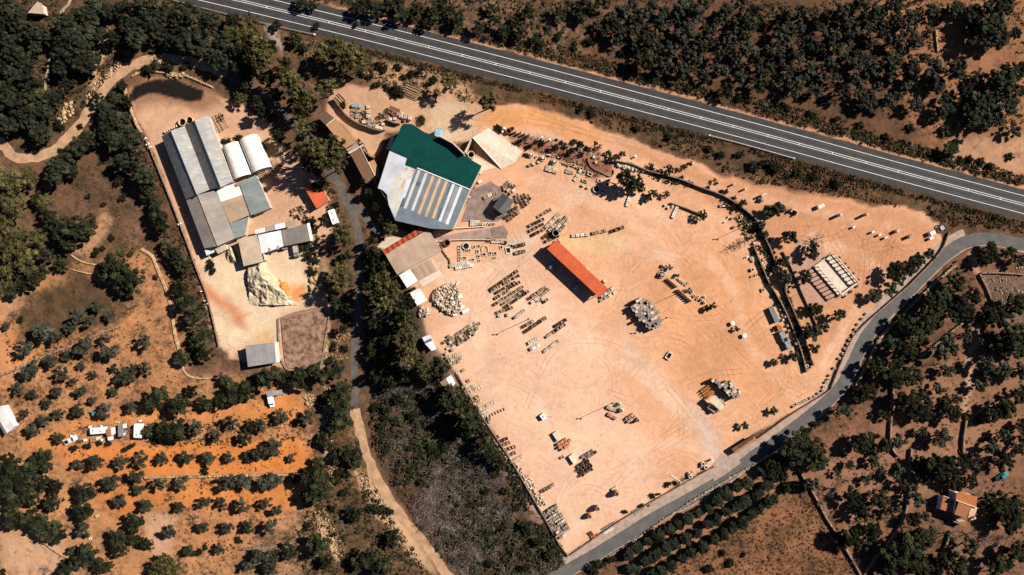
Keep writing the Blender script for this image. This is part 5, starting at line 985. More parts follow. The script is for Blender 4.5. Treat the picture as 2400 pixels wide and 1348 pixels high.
trees('olive', 1640, 420, U, [(560,320,72),(900,430,110),(1040,370,100),(330,170,54),(800,620,72),(860,730,60),(1100,1090,92),(1110,1280,84),(190,20,40)])
trees('bare', 1640, 420, U, [(600,820,120),(460,880,100),(1560,780,110)], 1.0)
trees('olive', 1420, 580, U, [(1400,770,70),(830,260,56),(1330,810,50),(1100,560,40),(940,370,36)])
trees('olive', 1700, 700, U, [(640,830,62),(150,400,46),(1180,150,84),(1240,230,40),(1130,440,84),(1050,480,70),(880,760,50)])
trees('olive', 1520, 840, U, [(1640,690,66),(1260,880,62),(1640,60,62)])
trees('bush', 1060, 280, U, [(600,120,74),(780,120,50),(880,280,56),(1180,320,60),(1370,270,30),(1440,300,36),(1600,300,56),(1690,310,46),(960,470,40),(800,330,46)])
for (a, b_, r_) in ((1318, 338, 8), (1340, 336, 8), (1362, 342, 9), (1395, 338, 8), (1350, 352, 8), (1300, 345, 8), (1380, 352, 9), (1330, 358, 7), (1255, 335, 8), (1230, 328, 8)): tree('olive', a, b_, r_, 1.9)
for (a, b_) in ((1530,398),(1560,408),(1600,418),(1625,430),(1660,440),(1685,452),(1712,466),(1735,478),(1752,500),(1775,525),(1790,545),(1798,566),(1806,585),(1815,606),(1822,630),(1832,655),(1840,680),(1850,705),(1860,728),(1872,756),(1880,782),(1760,590),(1772,612),(1784,640),(1796,664),(1812,690),(1824,712),(1858,800),(1868,826),(1880,850)): tree('bush', a + random.uniform(-5, 8), b_ + random.uniform(-4, 6), random.uniform(6, 10.5))
trees('bush', 1420, 1000, U, [(820,760,56),(910,740,44),(610,910,50),(690,890,36),(250,1120,46),(470,1040,44),(560,1030,30)])
trees('bush', 440, 440, U, [(1600,790,60),(300,1040,76),(340,1090,50),(1560,400,40),(1640,480,50),(1560,930,60),(1700,900,50)])

for (a, b_, r_) in [(905,960,12),(935,935,14),(965,925,13),(1000,930,14),(1030,945,14),(930,990,10),(970,975,12),(1010,985,13),(1050,985,14),(1085,1010,14),(1110,1040,13),(1060,1030,12),(1135,1075,13),(1160,1110,12),(1185,1150,13),(1210,1190,12),(1235,1230,13),(1262,1268,12),(1290,1300,12),(1010,1050,10),(960,1050,10),(1100,1090,11),(1060,1100,10),(1140,1150,11),(1180,1220,11),(1100,1180,10),(1040,1180,9),(1140,1250,11),(1200,1290,11),(1080,1260,10),(1150,1320,11),(1230,1330,12),(990,1130,9),(1030,1250,9)]:
    tree('evergreen' if (a + b_) % 3 else 'bush', a, b_, r_ * 1.15, 1.0)
for (a, b_, r_) in [(1020,1090,14),(1075,1060,14),(1120,1120,15),(1165,1180,15),(1120,1215,15),(1190,1250,15),(1090,1310,14),(1050,1210,12),(1180,1340,15),(1250,1290,13),(985,1010,12),(950,1015,11),(1060,1140,13),(1150,1040,11)]: tree('bare', a, b_, r_, 0.8)
# ------------------------------------------------------------------ uncountable undergrowth
def inpoly(x, y, pl):
    c = False; n = len(pl); j = n - 1
    for i in range(n):
        if (pl[i][1] > y) != (pl[j][1] > y) and x < (pl[j][0]-pl[i][0]) * (y-pl[i][1]) / (pl[j][1]-pl[i][1]) + pl[i][0]: c = not c
        j = i
    return c
TD = np.concatenate([TRACK, LANE, HWY, SIDE, FOOT])
def scrub(name, label, poly, dens, size, m, seed, clear=2.6, twig=False, gap=0.0):
    rs = np.random.RandomState(seed); pl = [P(*p) for p in poly]; bx = [p[0] for p in pl]; by = [p[1] for p in pl]
    n = int((max(bx)-min(bx)) * (max(by)-min(by)) * dens)
    X = rs.uniform(min(bx), max(bx), n); Y = rs.uniform(min(by), max(by), n)
    k = (poly_dist(X, Y, pl) > 0) & (fbm(X, Y, 14, seed, 3) > gap - 0.12)
    for l, hw_ in ((TRACK, 2.2), (LANE, 2.2), (HWY, 6.0), (SIDE, 3.0), (FOOT, 0.9)):
        if k.any(): k[k] = line_dist(X[k], Y[k], l[::2]) - hw_ > 0.2
    X, Y = X[k], Y[k]; n = len(X); L = 9
    Z = HZ[np.clip(np.searchsorted(ys, Y) - 1, 0, ny-1), np.clip(np.searchsorted(xs, X) - 1, 0, nx-1)]
    rr = np.repeat(size * rs.uniform(0.5, 1.3, n), L); C = np.repeat(np.stack([X, Y, Z], 1), L, 0)
    d = rs.normal(size=(n*L, 3)); d[:, 2] = np.abs(d[:, 2] + 0.5); d = unit(d); p = C + d * (rr * rs.uniform(0.4, 1.0, n*L))[:, None] * np.array([1, 1, 0.8])
    if twig:
        t = d * (rr * 0.55)[:, None]; s = unit(np.cross(d, rs.normal(size=(n*L, 3)))) * 0.06
        me = raw_mesh(name, np.stack([p - t - s, p - t + s, p + t], 1).reshape(-1, 3), np.arange(3*n*L).reshape(-1, 3), m)
    else:
        me = raw_mesh(name, quads(rs, p, d, rr * 0.4, 0.5, (0.5, 0.7)), np.arange(4*n*L).reshape(-1, 4), m)
    return tag(link(name, me), label, 'undergrowth', kind='stuff')
BANK = [(700, 85), (900, 118), (1200, 200), (1525, 284), (1800, 358), (2140, 450), (2400, 520), (2400, 548), (2330, 535), (2230, 530), (2190, 508), (2080, 478), (1900, 446), (1780, 428), (1700, 405), (1560, 345), (1400, 290), (1250, 232), (1140, 215), (1000, 160), (880, 120), (760, 110)]
scrub('bank_scrub', 'dark brown scrub on the bank between highway and yard', BANK, 0.9, 0.75, 'weeds_brown', 1)
scrub('bank_shrubs', 'dark green shrubs on the bank between highway and yard', BANK, 0.45, 0.9, 'scrub_green', 2, gap=0.1)
scrub('verge_scrub', 'brown scrub along the upper side of the highway', [(700, -5), (900, 40), (1200, 118), (1525, 203), (1800, 276), (2140, 368), (2400, 440), (2400, 415), (2200, 355), (2000, 290), (1800, 235), (1560, 180), (1300, 100), (1100, 50), (900, 5), (760, -20)], 0.9, 0.75, 'weeds_brown', 3)
scrub('verge_shrubs', 'dark shrubs along the upper side of the highway', [(700, -5), (900, 40), (1200, 118), (1525, 203), (1800, 276), (2140, 368), (2400, 440), (2400, 415), (2200, 355), (2000, 290), (1800, 235), (1560, 180), (1300, 100), (1100, 50), (900, 5), (760, -20)], 0.5, 0.9, 'scrub_green', 4, gap=0.05)
def offs(a, b_, x0, x1):
    k = [(x, 160 + (x - 1200) * 0.2605 + (x - 1200) ** 2 * 0.000008) for x in range(x0, x1 + 1, 100)]
    return [(x, y + a) for x, y in k] + [(x, y + b_) for x, y in k[::-1]]
scrub('shoulder_scrub', 'dense dark scrub strip right under the lower highway shoulder', offs(38, 52, 760, 2400), 2.2, 0.7, 'scrub_green', 80)
scrub('shoulder_weeds', 'rusty weeds strip right under the lower highway shoulder', offs(38, 58, 760, 2400), 1.2, 0.6, 'weeds_brown', 81)
scrub('upper_shoulder_scrub', 'dense dark scrub strip above the upper highway shoulder', offs(-74, -46, 800, 2400), 1.6, 0.75, 'scrub_green', 82, gap=-0.1)
GROVE = [(820, -20), (2400, -20), (2400, 300), (2200, 300), (1800, 220), (1500, 150), (1200, 60), (950, 0)]
scrub('grove_undergrowth', 'low dark undergrowth between the olive trees above the highway', GROVE, 0.30, 0.9, 'scrub_green', 5)
scrub('grove_weeds', 'dry brown weeds between the olive trees above the highway', GROVE, 0.35, 0.6, 'weeds_brown', 6)
THICK = [(868, 935), (930, 890), (1010, 905), (1070, 900), (1120, 965), (1170, 1045), (1240, 1160), (1325, 1305), (1300, 1340), (1230, 1390), (1110, 1390), (1060, 1330), (1000, 1250), (940, 1170), (895, 1090), (872, 1010)]
scrub('thicket_twigs', 'grey-brown leafless thicket between lane and sandy yard', THICK, 1.7, 2.0, 'scrub_grey', 7, twig=True)
scrub('thicket_brambles', 'rusty brown brambles between lane and sandy yard', THICK, 0.8, 0.8, 'weeds_brown', 8)
scrub('thicket_shrubs', 'green shrubs scattered in the thicket between lane and yard', THICK, 0.55, 1.5, 'scrub_green', 9, gap=0.0)
scrub('thicket_edge', 'dark shrubs along the thicket edge of the yard wall', [(1060, 900), (1085, 905), (1130, 975), (1185, 1065), (1250, 1170), (1325, 1300), (1300, 1310), (1230, 1190), (1160, 1080), (1110, 1000)], 1.2, 1.2, 'scrub_green', 41)
WOODS = [(-20, -20), (390, -5), (600, 70), (700, 180), (740, 250), (720, 300), (620, 200), (430, 120), (290, 150), (190, 270), (110, 345), (0, 320)]
scrub('wood_undergrowth', 'dark undergrowth in the woods at upper left', WOODS, 0.5, 0.9, 'scrub_green', 10)
scrub('wood_weeds', 'dry grass in the woods at upper left', WOODS, 0.3, 0.6, 'weeds', 11)
scrub('compound_hedge', 'scrubby hedge growing along the left side of the left works', [(255, 215), (290, 190), (320, 290), (355, 350), (385, 430), (430, 560), (470, 650), (500, 760), (520, 820), (430, 850), (410, 700), (380, 580), (350, 450), (280, 380), (130, 400), (210, 290)], 0.55, 0.8, 'scrub_green', 12)
scrub('compound_weeds', 'brown weeds along the left side of the left works', [(320, 300), (370, 400), (440, 560), (480, 680), (505, 800), (440, 850), (400, 640), (350, 480)], 0.8, 0.6, 'weeds_brown', 13)
scrub('field_weeds', 'dry brown weeds in the rough field left of the works', [(150, 380), (330, 400), (360, 560), (340, 690), (250, 760), (40, 790), (60, 700), (170, 620), (180, 480)], 0.55, 0.5, 'weeds_brown', 14)
scrub('orchard_weeds', 'dry weeds along the orchard terraces at lower left', [(0, 760), (330, 740), (430, 780), (440, 880), (760, 900), (740, 1348), (430, 1348), (300, 1100), (0, 1040)], 0.16, 0.55, 'weeds_brown', 15)
scrub('orchard_grass', 'straw-coloured grass along the orchard terraces at lower left', [(0, 760), (330, 740), (430, 780), (440, 880), (760, 900), (740, 1348), (430, 1348), (300, 1100), (0, 1040)], 0.14, 0.45, 'weeds', 16)
LANEB = [(740, 900), (820, 960), (840, 1040), (860, 1110), (910, 1200), (980, 1300), (1010, 1350), (720, 1350), (700, 1250), (740, 1150), (770, 1050)]
scrub('lane_bank_scrub', 'green scrub on the bank left of the dirt lane', LANEB, 0.5, 0.9, 'scrub_green', 17)
scrub('lane_bank_weeds', 'straw and brown weeds on the bank left of the dirt lane', LANEB, 0.6, 0.6, 'weeds_brown', 18)
scrub('straw_patch', 'straw-yellow dry grass beside the brown bed', [(760, 790), (830, 770), (830, 830), (780, 860), (750, 860)], 1.6, 0.55, 'weeds_straw', 19)
scrub('gully_scrub', 'dark scrub under the pines along the shady lane', [(770, 500), (830, 520), (850, 700), (860, 900), (930, 900), (990, 800), (960, 700), (900, 590), (860, 560), (830, 430), (760, 330), (700, 330), (760, 450)], 0.5, 0.9, 'scrub_green', 20)
scrub('embankment_grass', 'straw and scrub on the embankment above the upper stone yard', [(850, 110), (960, 145), (1090, 185), (1110, 240), (1060, 235), (1000, 215), (900, 195), (850, 170), (700, 130), (620, 60), (700, 90)], 0.9, 0.6, 'weeds_straw', 21)
scrub('embankment_shrubs', 'dark shrubs on the embankment above the upper stone yard', [(850, 110), (960, 145), (1090, 185), (1110, 240), (1060, 235), (1000, 215), (900, 195), (850, 170), (700, 130), (620, 60), (700, 90)], 0.5, 0.7, 'scrub_green', 22)
RIGHT = [(2260, 610), (2400, 600), (2400, 1348), (1350, 1360), (1700, 1125), (1880, 1020), (2000, 900), (2060, 800), (2170, 690)]
for i_, (pl_, lb_) in enumerate((([(150, 1030), (330, 1032), (560, 1022), (720, 1010), (730, 1030), (560, 1045), (330, 1050), (170, 1050)], 'dark weeds on the terrace edge above the first olive row'), ([(210, 1118), (330, 1124), (520, 1121), (720, 1118), (720, 1134), (520, 1140), (330, 1142), (220, 1134)], 'dark weeds under the pale terrace wall'), ([(400, 1185), (520, 1180), (720, 1170), (720, 1190), (560, 1200), (410, 1205)], 'dark weeds between the third and fourth olive rows'), ([(430, 1262), (560, 1270), (700, 1240), (710, 1262), (580, 1290), (440, 1285)], 'dark weeds between the lowest olive rows'), ([(0, 868), (120, 815), (284, 752), (290, 766), (190, 815), (60, 866), (0, 890)], 'dark weeds along the upper orchard terrace wall'), ([(0, 800), (100, 770), (230, 800), (330, 740), (400, 760), (250, 840), (100, 850)], 'sparse weeds in the upper left orchard'), ([(330, 1000), (560, 985), (700, 960), (720, 1000), (560, 1012), (340, 1022)], 'rough weeds right of the caravans'))):
    scrub('terrace_weeds', lb_, pl_, 0.9, 0.6, ('weeds', 'weeds_brown', 'weeds_brown')[i_ % 3], 60 + i_)
scrub('garden_wall_shrubs', 'broken shrubs along the diagonal garden walls', [(1440, 372), (1520, 395), (1640, 432), (1740, 482), (1790, 548), (1835, 650), (1880, 780), (1905, 860), (1885, 875), (1840, 745), (1795, 660), (1760, 575), (1700, 490), (1600, 440), (1500, 408)], 1.1, 0.9, 'scrub_green', 70, gap=-0.05)
scrub('right_weeds', 'brown weeds scattered over the orchards right of the side road', RIGHT, 0.13, 0.55, 'weeds_brown', 23)
scrub('right_shrubs', 'low dark shrubs scattered over the orchards right of the side road', RIGHT, 0.05, 0.7, 'scrub_green', 24)
scrub('dry_field_grass', 'brown dry grass in the bare field below the citrus rows', [(1500, 1348), (1780, 1180), (1880, 1130), (1990, 1300), (2010, 1360), (1480, 1360)], 0.9, 0.5, 'weeds_brown', 25)
scrub('road_edge_shrubs', 'dark shrubs along the lower edge of the side road', [(2235, 610), (2260, 620), (2060, 800), (2010, 900), (1870, 1030), (1700, 1130), (1400, 1320), (1330, 1360), (1340, 1345), (1690, 1116), (1860, 1016), (1990, 890), (2045, 785)], 0.9, 0.7, 'scrub_green', 26)
scrub('display_bed_weeds', 'reddish weeds in the display beds above the yard', [(1215, 315), (1400, 345), (1430, 400), (1380, 420), (1300, 380), (1230, 350)], 1.0, 0.45, 'weeds_brown', 27)
# ------------------------------------------------------------------ pallets and crates
def box_mesh(name, boxes, m):
    b = MB()
    for bx in boxes: b.box(*bx)
    return b.mesh(name, m)
rs0 = random.Random(3)
DECK = box_mesh('pallet', [(0, -0.48 + 0.24 * k, 0.10, 0.14, 1.3, 0.17) for k in range(5)] + [(-0.55 + 0.55 * k, 0, 0.0, 0.10, 0.12, 1.12) for k in range(3)], 'timber')
def crate_mesh(seed):
    r_ = random.Random(seed); bs = []
    for sx in (-1, 1):
        for k in range(3): bs.append((sx * 0.62, 0, 0.16 + 0.30 * k, 0.36 + 0.30 * k, 0.05, 1.12))
        for k in range(3): bs.append((0, sx * 0.54, 0.16 + 0.30 * k, 0.36 + 0.30 * k, 1.24, 0.05))
        for sy in (-1, 1): bs.append((sx * 0.58, sy * 0.50, 0.14, 1.06, 0.09, 0.09))
    return box_mesh('crate_frame', bs, 'timber' if seed % 2 else 'timber_dark')
CRATES = [crate_mesh(i) for i in range(2)]
def fill_mesh(seed, m):
    r_ = random.Random(seed); bs = []
    for i in range(4):
        for j in range(3):
            h = r_.uniform(0.25, 0.8); bs.append((-0.42 + 0.28 * i + r_.uniform(-.03, .03), -0.34 + 0.34 * j + r_.uniform(-.03, .03), 0.14, h, 0.24, 0.30, r_.uniform(-.2, .2)))
    return box_mesh('stones', bs, m)
LOADS = {}
def load(kind, m):
    if (kind, m) in LOADS: return random.choice(LOADS[(kind, m)])
    out = []
    for v in range(3):
        r_ = random.Random(hash((kind, v)) % 1000 if False else len(LOADS) * 7 + v); bs = []
        if kind == 'crate': out.append(fill_mesh(len(LOADS) * 5 + v, m)); continue
        if kind == 'slabs':
            x = -0.52
            while x < 0.5:
                t = r_.uniform(0.07, 0.13); h = r_.uniform(0.75, 1.0); bs.append((x + t / 2, r_.uniform(-.04, .04), 0.14, h, t, r_.uniform(0.85, 1.05))); x += t + r_.uniform(0.02, 0.10)
        elif kind == 'blocks':
            for sx in (-1, 1):
                for sy in (-1, 1): bs.append((sx * 0.31, sy * 0.27, 0.14, r_.uniform(0.7, 0.95), 0.56, 0.48, r_.uniform(-.05, .05)))
        elif kind == 'layers':
            z = 0.14
            while z < 0.95:
                h = r_.uniform(0.10, 0.16); bs.append((r_.uniform(-.03, .03), r_.uniform(-.03, .03), z, z + h - 0.012, r_.uniform(1.0, 1.22), r_.uniform(0.88, 1.06), r_.uniform(-.05, .05))); z += h
        elif kind == 'paving':
            for i in range(3):
                for j in range(2): bs.append((-0.41 + 0.41 * i, -0.27 + 0.54 * j, 0.14, r_.uniform(0.6, 0.95), 0.37, 0.49, r_.uniform(-.04, .04)))
        elif kind == 'rails':
            for i in range(4): bs.append((-0.45 + 0.3 * i, 0, 0.14, 0.14 + r_.uniform(0.2, 0.8), 0.13, 1.1, r_.uniform(-.03, .03)))
        out.append(box_mesh('load', bs, m))
    LOADS[(kind, m)] = out; return random.choice(out)
NOUN = {'stone_pale': 'pale', 'stone_white': 'white', 'stone_grey': 'grey', 'stone_beige': 'beige', 'stone_pink': 'pinkish', 'stone_dark': 'dark', 'timber': 'timber', 'timber_dark': 'dark timber', 'terracotta': 'terracotta', 'timber_orange': 'orange'}
DESC = {'crate': '%s crate of loose stone', 'slabs': 'pallet of upright %s slabs', 'blocks': 'pallet of %s blocks', 'layers': 'stack of %s flagstones', 'paving': 'pallet of %s paving', 'rails': 'pallet of %s stone posts'}
def pallet(px, py, ang, kind, m, h, label, group, s=1.0, tall=1):
    x, y = P(px, py, h * tall)
    t = thing({'crate': 'stone_crate', 'slabs': 'slab_pallet', 'blocks': 'block_pallet', 'layers': 'flagstone_stack', 'paving': 'paving_pallet', 'rails': 'post_pallet'}[kind], label, 'pallet' if kind not in ('crate', 'layers') else ('crate' if kind == 'crate' else 'stack'), (x, y, 0.0), ang + random.uniform(-.05, .05), group, (s * random.uniform(.92, 1.05), s * random.uniform(.92, 1.05), h))
    for k in range(tall):
        d = link('pallet', DECK, t, (0, 0, k * 1.02))
        if kind == 'crate': tag(link('crate_frame', random.choice(CRATES), t, (0, 0, k * 1.02)), kind='stuff')
        tag(link('load', load(kind, m), t, (0, 0, k * 1.02)), kind='stuff'); tag(d, kind='stuff')
    return t
def row_items(kinds, i): return kinds[i % len(kinds)] if isinstance(kinds, list) else kinds
def prow(ctx, rowname, x0, y0, x1, y1, n, kinds, h=1.0, s=1.1, skip=0.0, tall=1):
    """a row of pallets between two photo points, left to right"""
    if x1 < x0: x0, y0, x1, y1 = x1, y1, x0, y0
    a = math.atan2(-(y1 - y0), x1 - x0); k = 0
    for i in range(n):
        if random.random() < skip: continue
        t = i / max(1, n - 1); kd, m = random.choice(kinds); k += 1
        pallet(x0 + (x1-x0)*t + random.uniform(-.4, .4), y0 + (y1-y0)*t + random.uniform(-.4, .4), a, kd, m, h * random.uniform(.85, 1.15), '%s, %s from left, %s row %s' % (DESC[kd] % NOUN[m], nth(k), rowname, ctx), 'pallets ' + ctx, s, tall)
def clus(ctx, poly, deg, du, dv, kinds, h=1.0, s=1.0, skip=0.12, tall=1, jit=0.8, maxtall=None):
    """pallets set out on a slanted grid inside a photo polygon"""
    a = R(deg); ux, uy = math.cos(a), -math.sin(a); vx, vy = math.sin(a), math.cos(a)
    us = [p[0]*ux + p[1]*uy for p in poly]; vs_ = [p[0]*vx + p[1]*vy for p in poly]; r = 0
    v = min(vs_) + dv / 2
    while v < max(vs_):
        u = min(us) + du / 2; k = 0; off = random.uniform(-du/3, du/3); row = []
        while u < max(us):
            x = (u + off) * ux + v * vx; y = (u + off) * uy + v * vy
            if inpoly(x, y, poly) and random.random() > skip: row.append((x, y))
            u += du * random.uniform(0.95, 1.1)
        if row:
            r += 1
            for (x, y) in row:
                k += 1; kd, m = random.choice(kinds); tl = tall if maxtall is None else random.randint(tall, maxtall)
                pallet(x + random.uniform(-jit, jit), y + random.uniform(-jit, jit), a, kd, m, h * random.uniform(.85, 1.15), '%s, %s from left, %s row %s' % (DESC[kd] % NOUN[m], nth(k), nth(r), ctx), 'pallets ' + ctx, s, tl)
        v += dv
def t9(x, y): return (1100 + x / U, 620 + y / U)
def t8(x, y): return (1040 + x / U, 480 + y / U)
def t18(x, y): return (1000 + x / U, 860 + y / U)
MIX = [('crate', 'stone_beige'), ('slabs', 'stone_beige'), ('crate', 'stone_pink'), ('crate', 'stone_dark'), ('slabs', 'stone_pale'), ('rails', 'stone_beige')]
DARK = [('crate', 'stone_dark'), ('crate', 'stone_pink'), ('rails', 'stone_dark'), ('crate', 'stone_beige')]
PALE = [('slabs', 'stone_pale'), ('blocks', 'stone_pale'), ('slabs', 'stone_beige'), ('paving', 'stone_pale')]
WHITE = [('blocks', 'stone_white'), ('slabs', 'stone_white'), ('blocks', 'stone_pale')]
GREY = [('layers', 'stone_grey'), ('paving', 'stone_grey'), ('blocks', 'stone_grey'), ('layers', 'stone_pale')]
C1 = 'left of orange shed'
for i, (a, b_, n, k) in enumerate((((290, 320), (620, 95), 9, DARK), ((300, 345), (640, 150), 9, MIX), ((370, 365), (645, 205), 6, DARK), ((350, 440), (520, 340), 6, MIX), ((540, 300), (650, 240), 4, DARK), ((345, 520), (690, 300), 10, MIX), ((440, 520), (700, 355), 8, MIX), ((490, 550), (770, 360), 8, DARK), ((385, 625), (555, 570), 5, MIX), ((395, 675), (500, 665), 3, PALE))):
    prow(C1, nth(i + 1), *t9(*a), *t9(*b_), n, k, 1.0, 1.0, 0.06)
C2 = 'beneath orange shed'
for i, (a, b_, n, k) in enumerate((((800, 440), (990, 310), 6, MIX), ((830, 490), (1055, 325), 7, PALE), ((900, 470), (960, 460), 2, PALE), ((980, 490), (1015, 470), 2, DARK))): prow(C2, nth(i + 1), *t9(*a), *t9(*b_), n, k)
prow('beside upper lamp post', 'upper', *t9(610, 690), *t9(720, 610), 4, PALE)
prow('beside upper lamp post', 'middle', *t9(730, 810), *t9(830, 750), 4, MIX)
prow('beside upper lamp post', 'lower', *t9(750, 875), *t9(990, 710), 9, DARK)
prow('right of lamp post', 'upper', *t9(1130, 810), *t9(1260, 735), 5, DARK)
prow('right of lamp post', 'middle', *t9(1030, 945), *t9(1245, 800), 8, MIX)
prow('right of lamp post', 'lower', *t9(990, 1145), *t9(1165, 1015), 6, PALE)
prow('lowest beside lamp post', 'upper', *t9(800, 1030), *t9(885, 985), 4, WHITE, 1.1, 1.3)
prow('lowest beside lamp post', 'lower', *t9(825, 1110), *t9(905, 1068), 4, WHITE, 1.1, 1.3)
C3 = 'above the orange shed'
for i, (a, b_, n, k) in enumerate((((1255, 150), (1390, 70), 4, MIX), ((1145, 270), (1295, 195), 4, DARK), ((1150, 335), (1300, 255), 4, DARK), ((1180, 390), (1320, 320), 4, DARK), ((1350, 290), (1510, 130), 7, PALE), ((1400, 330), (1530, 205), 5, PALE), ((1500, 300), (1620, 155), 5, PALE), ((1540, 325), (1640, 210), 4, PALE), ((1330, 420), (1420, 350), 3, DARK), ((1370, 470), (1500, 410), 4, DARK))): prow(C3, nth(i + 1), *t8(*a), *t8(*b_), n, k)
prow('right of steel cistern', 'only', *[1344, 552], *[1376, 549.5], 4, WHITE)
prow('amid the line above orange shed', 'only', 1390, 547, 1420, 540, 5, MIX)
prow('ending the line above orange shed', 'only', 1436, 541, 1458, 533, 3, DARK)
prow('below window surrounds', 'upper', *t8(100, 805), *t8(320, 765), 6, WHITE, 0.9, 1.05)
prow('below window surrounds', 'lower', *t8(175, 835), *t8(365, 800), 5, WHITE, 0.9, 1.05)
prow('right of window surrounds', 'upper', *t8(960, 540), *t8(1050, 520), 4, DARK)
prow('right of window surrounds', 'lower', *t8(950, 635), *t8(1050, 610), 4, MIX)
clus('right of dark canopy', [(1208, 458), (1222, 446), (1235, 450), (1246, 468), (1240, 480), (1228, 492), (1212, 504), (1195, 516), (1184, 508), (1200, 488), (1212, 474)], 33, 8.5, 7.5, MIX + DARK)
clus('above dark canopy', [(1172, 436), (1196, 418), (1204, 424), (1212, 440), (1204, 462), (1192, 452), (1178, 450)], 38, 8.5, 8.0, WHITE + MIX, skip=0.2)
prow('left of dark canopy', 'only', 1138, 462, 1158, 452, 3, PALE, 1.0, 1.4)
clus('at left yard edge heap', [(1040, 790), (1066, 782), (1100, 762), (1122, 752), (1124, 764), (1112, 786), (1090, 800), (1066, 812), (1050, 822), (1042, 810)], 33, 8.0, 7.5, PALE + MIX, skip=0.1)
C4 = 'below striped shed'
for i, (a, b_, n) in enumerate((((1046, 829), (1060, 820), 2), ((1048, 838), (1082, 829), 5), ((1052, 845), (1078, 840), 4), ((1056, 852), (1075, 848), 3), ((1073, 874), (1086, 868), 2))): prow(C4, nth(i + 1), *a, *b_, n, PALE)
C5 = 'below half-white shed'
for i, (a, b_, n, k) in enumerate((((480, 215), (545, 188), 2, PALE), ((485, 262), (570, 228), 3, PALE), ((515, 318), (610, 262), 4, PALE), ((530, 355), (700, 265), 6, PALE), ((570, 480), (660, 405), 4, DARK), ((625, 498), (700, 452), 3, PALE), ((700, 555), (875, 475), 6, PALE), ((705, 620), (790, 580), 3, PALE), ((725, 658), (785, 632), 3, PALE))): prow(C5, nth(i + 1), *t18(*a), *t18(*b_), n, k)
C6 = 'beside edge rubble'
for i, (a, b_, n, k) in enumerate((((755, 700), (825, 690), 2, MIX), ((760, 745), (830, 730), 2, MIX), ((895, 955), (930, 930), 2, DARK), ((990, 975), (1045, 950), 2, DARK), ((1025, 1020), (1072, 1000), 2, DARK), ((1060, 1085), (1145, 1060), 3, DARK), ((1100, 1160), (1150, 1140), 2, DARK), ((1120, 1250), (1240, 1190), 5, PALE))): prow(C6, nth(i + 1), *t18(*a), *t18(*b_), n, k)
prow('above lower left store', 'only', 1273, 1151, 1296, 1138, 5, MIX)
clus('in lower left store', [(1272, 1203), (1290, 1192), (1308, 1186), (1336, 1236), (1332, 1248), (1312, 1268)], 32, 9.0, 7.5, GREY, 1.0, 1.0, 0.05, tall=1, jit=0.3, maxtall=2)
clus('in tall central heap', [(1488, 706), (1500, 698), (1522, 702), (1545, 730), (1552, 748), (1548, 762), (1534, 776), (1518, 768), (1500, 750), (1482, 722)], 30, 7.7, 6.9, GREY, 1.0, 1.0, 0.03, tall=3, jit=0.3)
clus('in curved gate stack', [(1666, 892), (1676, 888), (1690, 896), (1712, 896), (1734, 918), (1732, 930), (1720, 938), (1712, 928), (1700, 914), (1684, 906)], 33, 7.7, 6.9, GREY, 1.0, 1.0, 0.03, tall=3, jit=0.3)
clus('under canvas edge', [(1659, 950), (1664, 944), (1690, 964), (1686, 970), (1672, 968), (1662, 960)], -37, 7.5, 7.0, GREY, 1.0, 0.95, 0.05, tall=2)
clus('left of brown jar', [(1466, 984), (1484, 968), (1494, 976), (1476, 994)], 33, 8.0, 7.5, [('paving', 'stone_pink'), ('layers', 'stone_pink')], 1.4, 1.0, 0.0, jit=0.2)
clus('in terracotta block', [(1306, 1042), (1324, 1028), (1342, 1030), (1338, 1044), (1322, 1060)], 33, 8.0, 7.4, [('blocks', 'terracotta'), ('layers', 'terracotta')], 1.5, 1.0, 0.0, jit=0.2)
clus('in upper dark block', [(1362, 1074), (1390, 1052), (1404, 1062), (1376, 1080)], 33, 8.0, 7.4, [('rails', 'stone_grey'), ('rails', 'stone_dark'), ('paving', 'stone_grey')], 1.1, 1.0, 0.04, jit=0.3)
clus('in lower dark block', [(1352, 1092), (1378, 1078), (1392, 1094), (1388, 1108), (1366, 1118)], 33, 8.0, 7.4, [('rails', 'stone_dark'), ('crate', 'stone_dark'), ('rails', 'stone_grey')], 1.3, 1.0, 0.04, jit=0.3)
prow('by lower lamp post', 'upper', 1426, 956, 1440, 962, 3, PALE); prow('by lower lamp post', 'lower', 1428, 972, 1442, 980, 3, [('blocks', 'terracotta'), ('paving', 'stone_pink')])
clus('left of orange hut', [(676, 494), (690, 478), (712, 482), (722, 496), (716, 516), (700, 514), (684, 504)], 25, 8.0, 8.0, MIX, skip=0.2)
prow('against tiled house', 'upper', 840, 330, 848, 338, 2, DARK, 1.2); prow('against tiled house', 'lower', 850, 345, 870, 374, 5, DARK, 1.2)
prow('ending orange shed', 'upper', 1412, 694, 1436, 676, 4, GREY, 1.1); prow('ending orange shed', 'lower', 1410, 704, 1440, 686, 4, GREY, 0.9)
prow('below striped roof', 'upper', 1106, 519, 1120, 519, 3, WHITE); prow('below striped roof', 'lower', 1106, 525, 1134, 525, 4, PALE)
prow('below concrete ramp', 'only', 1146, 562, 1184, 568, 7, MIX, 0.8)
D4 = 'in upper stone yard'
for i, (a, b_, n, k) in enumerate((((862, 250), (862, 272), 3, PALE), ((852, 285), (880, 284), 4, GREY), ((866, 292), (892, 300), 4, GREY), ((908, 258), (922, 266), 3, DARK), ((940, 272), (960, 276), 3, PALE))): prow(D4, nth(i + 1), *a, *b_, n, k)
clus('amid upper yard junk', [(828, 262), (850, 258), (880, 270), (905, 256), (935, 262), (962, 270), (955, 284), (930, 282), (905, 280), (892, 300), (866, 296), (840, 284)], 8, 9.5, 8.5, DARK + GREY, 0.9, 1.0, 0.35)
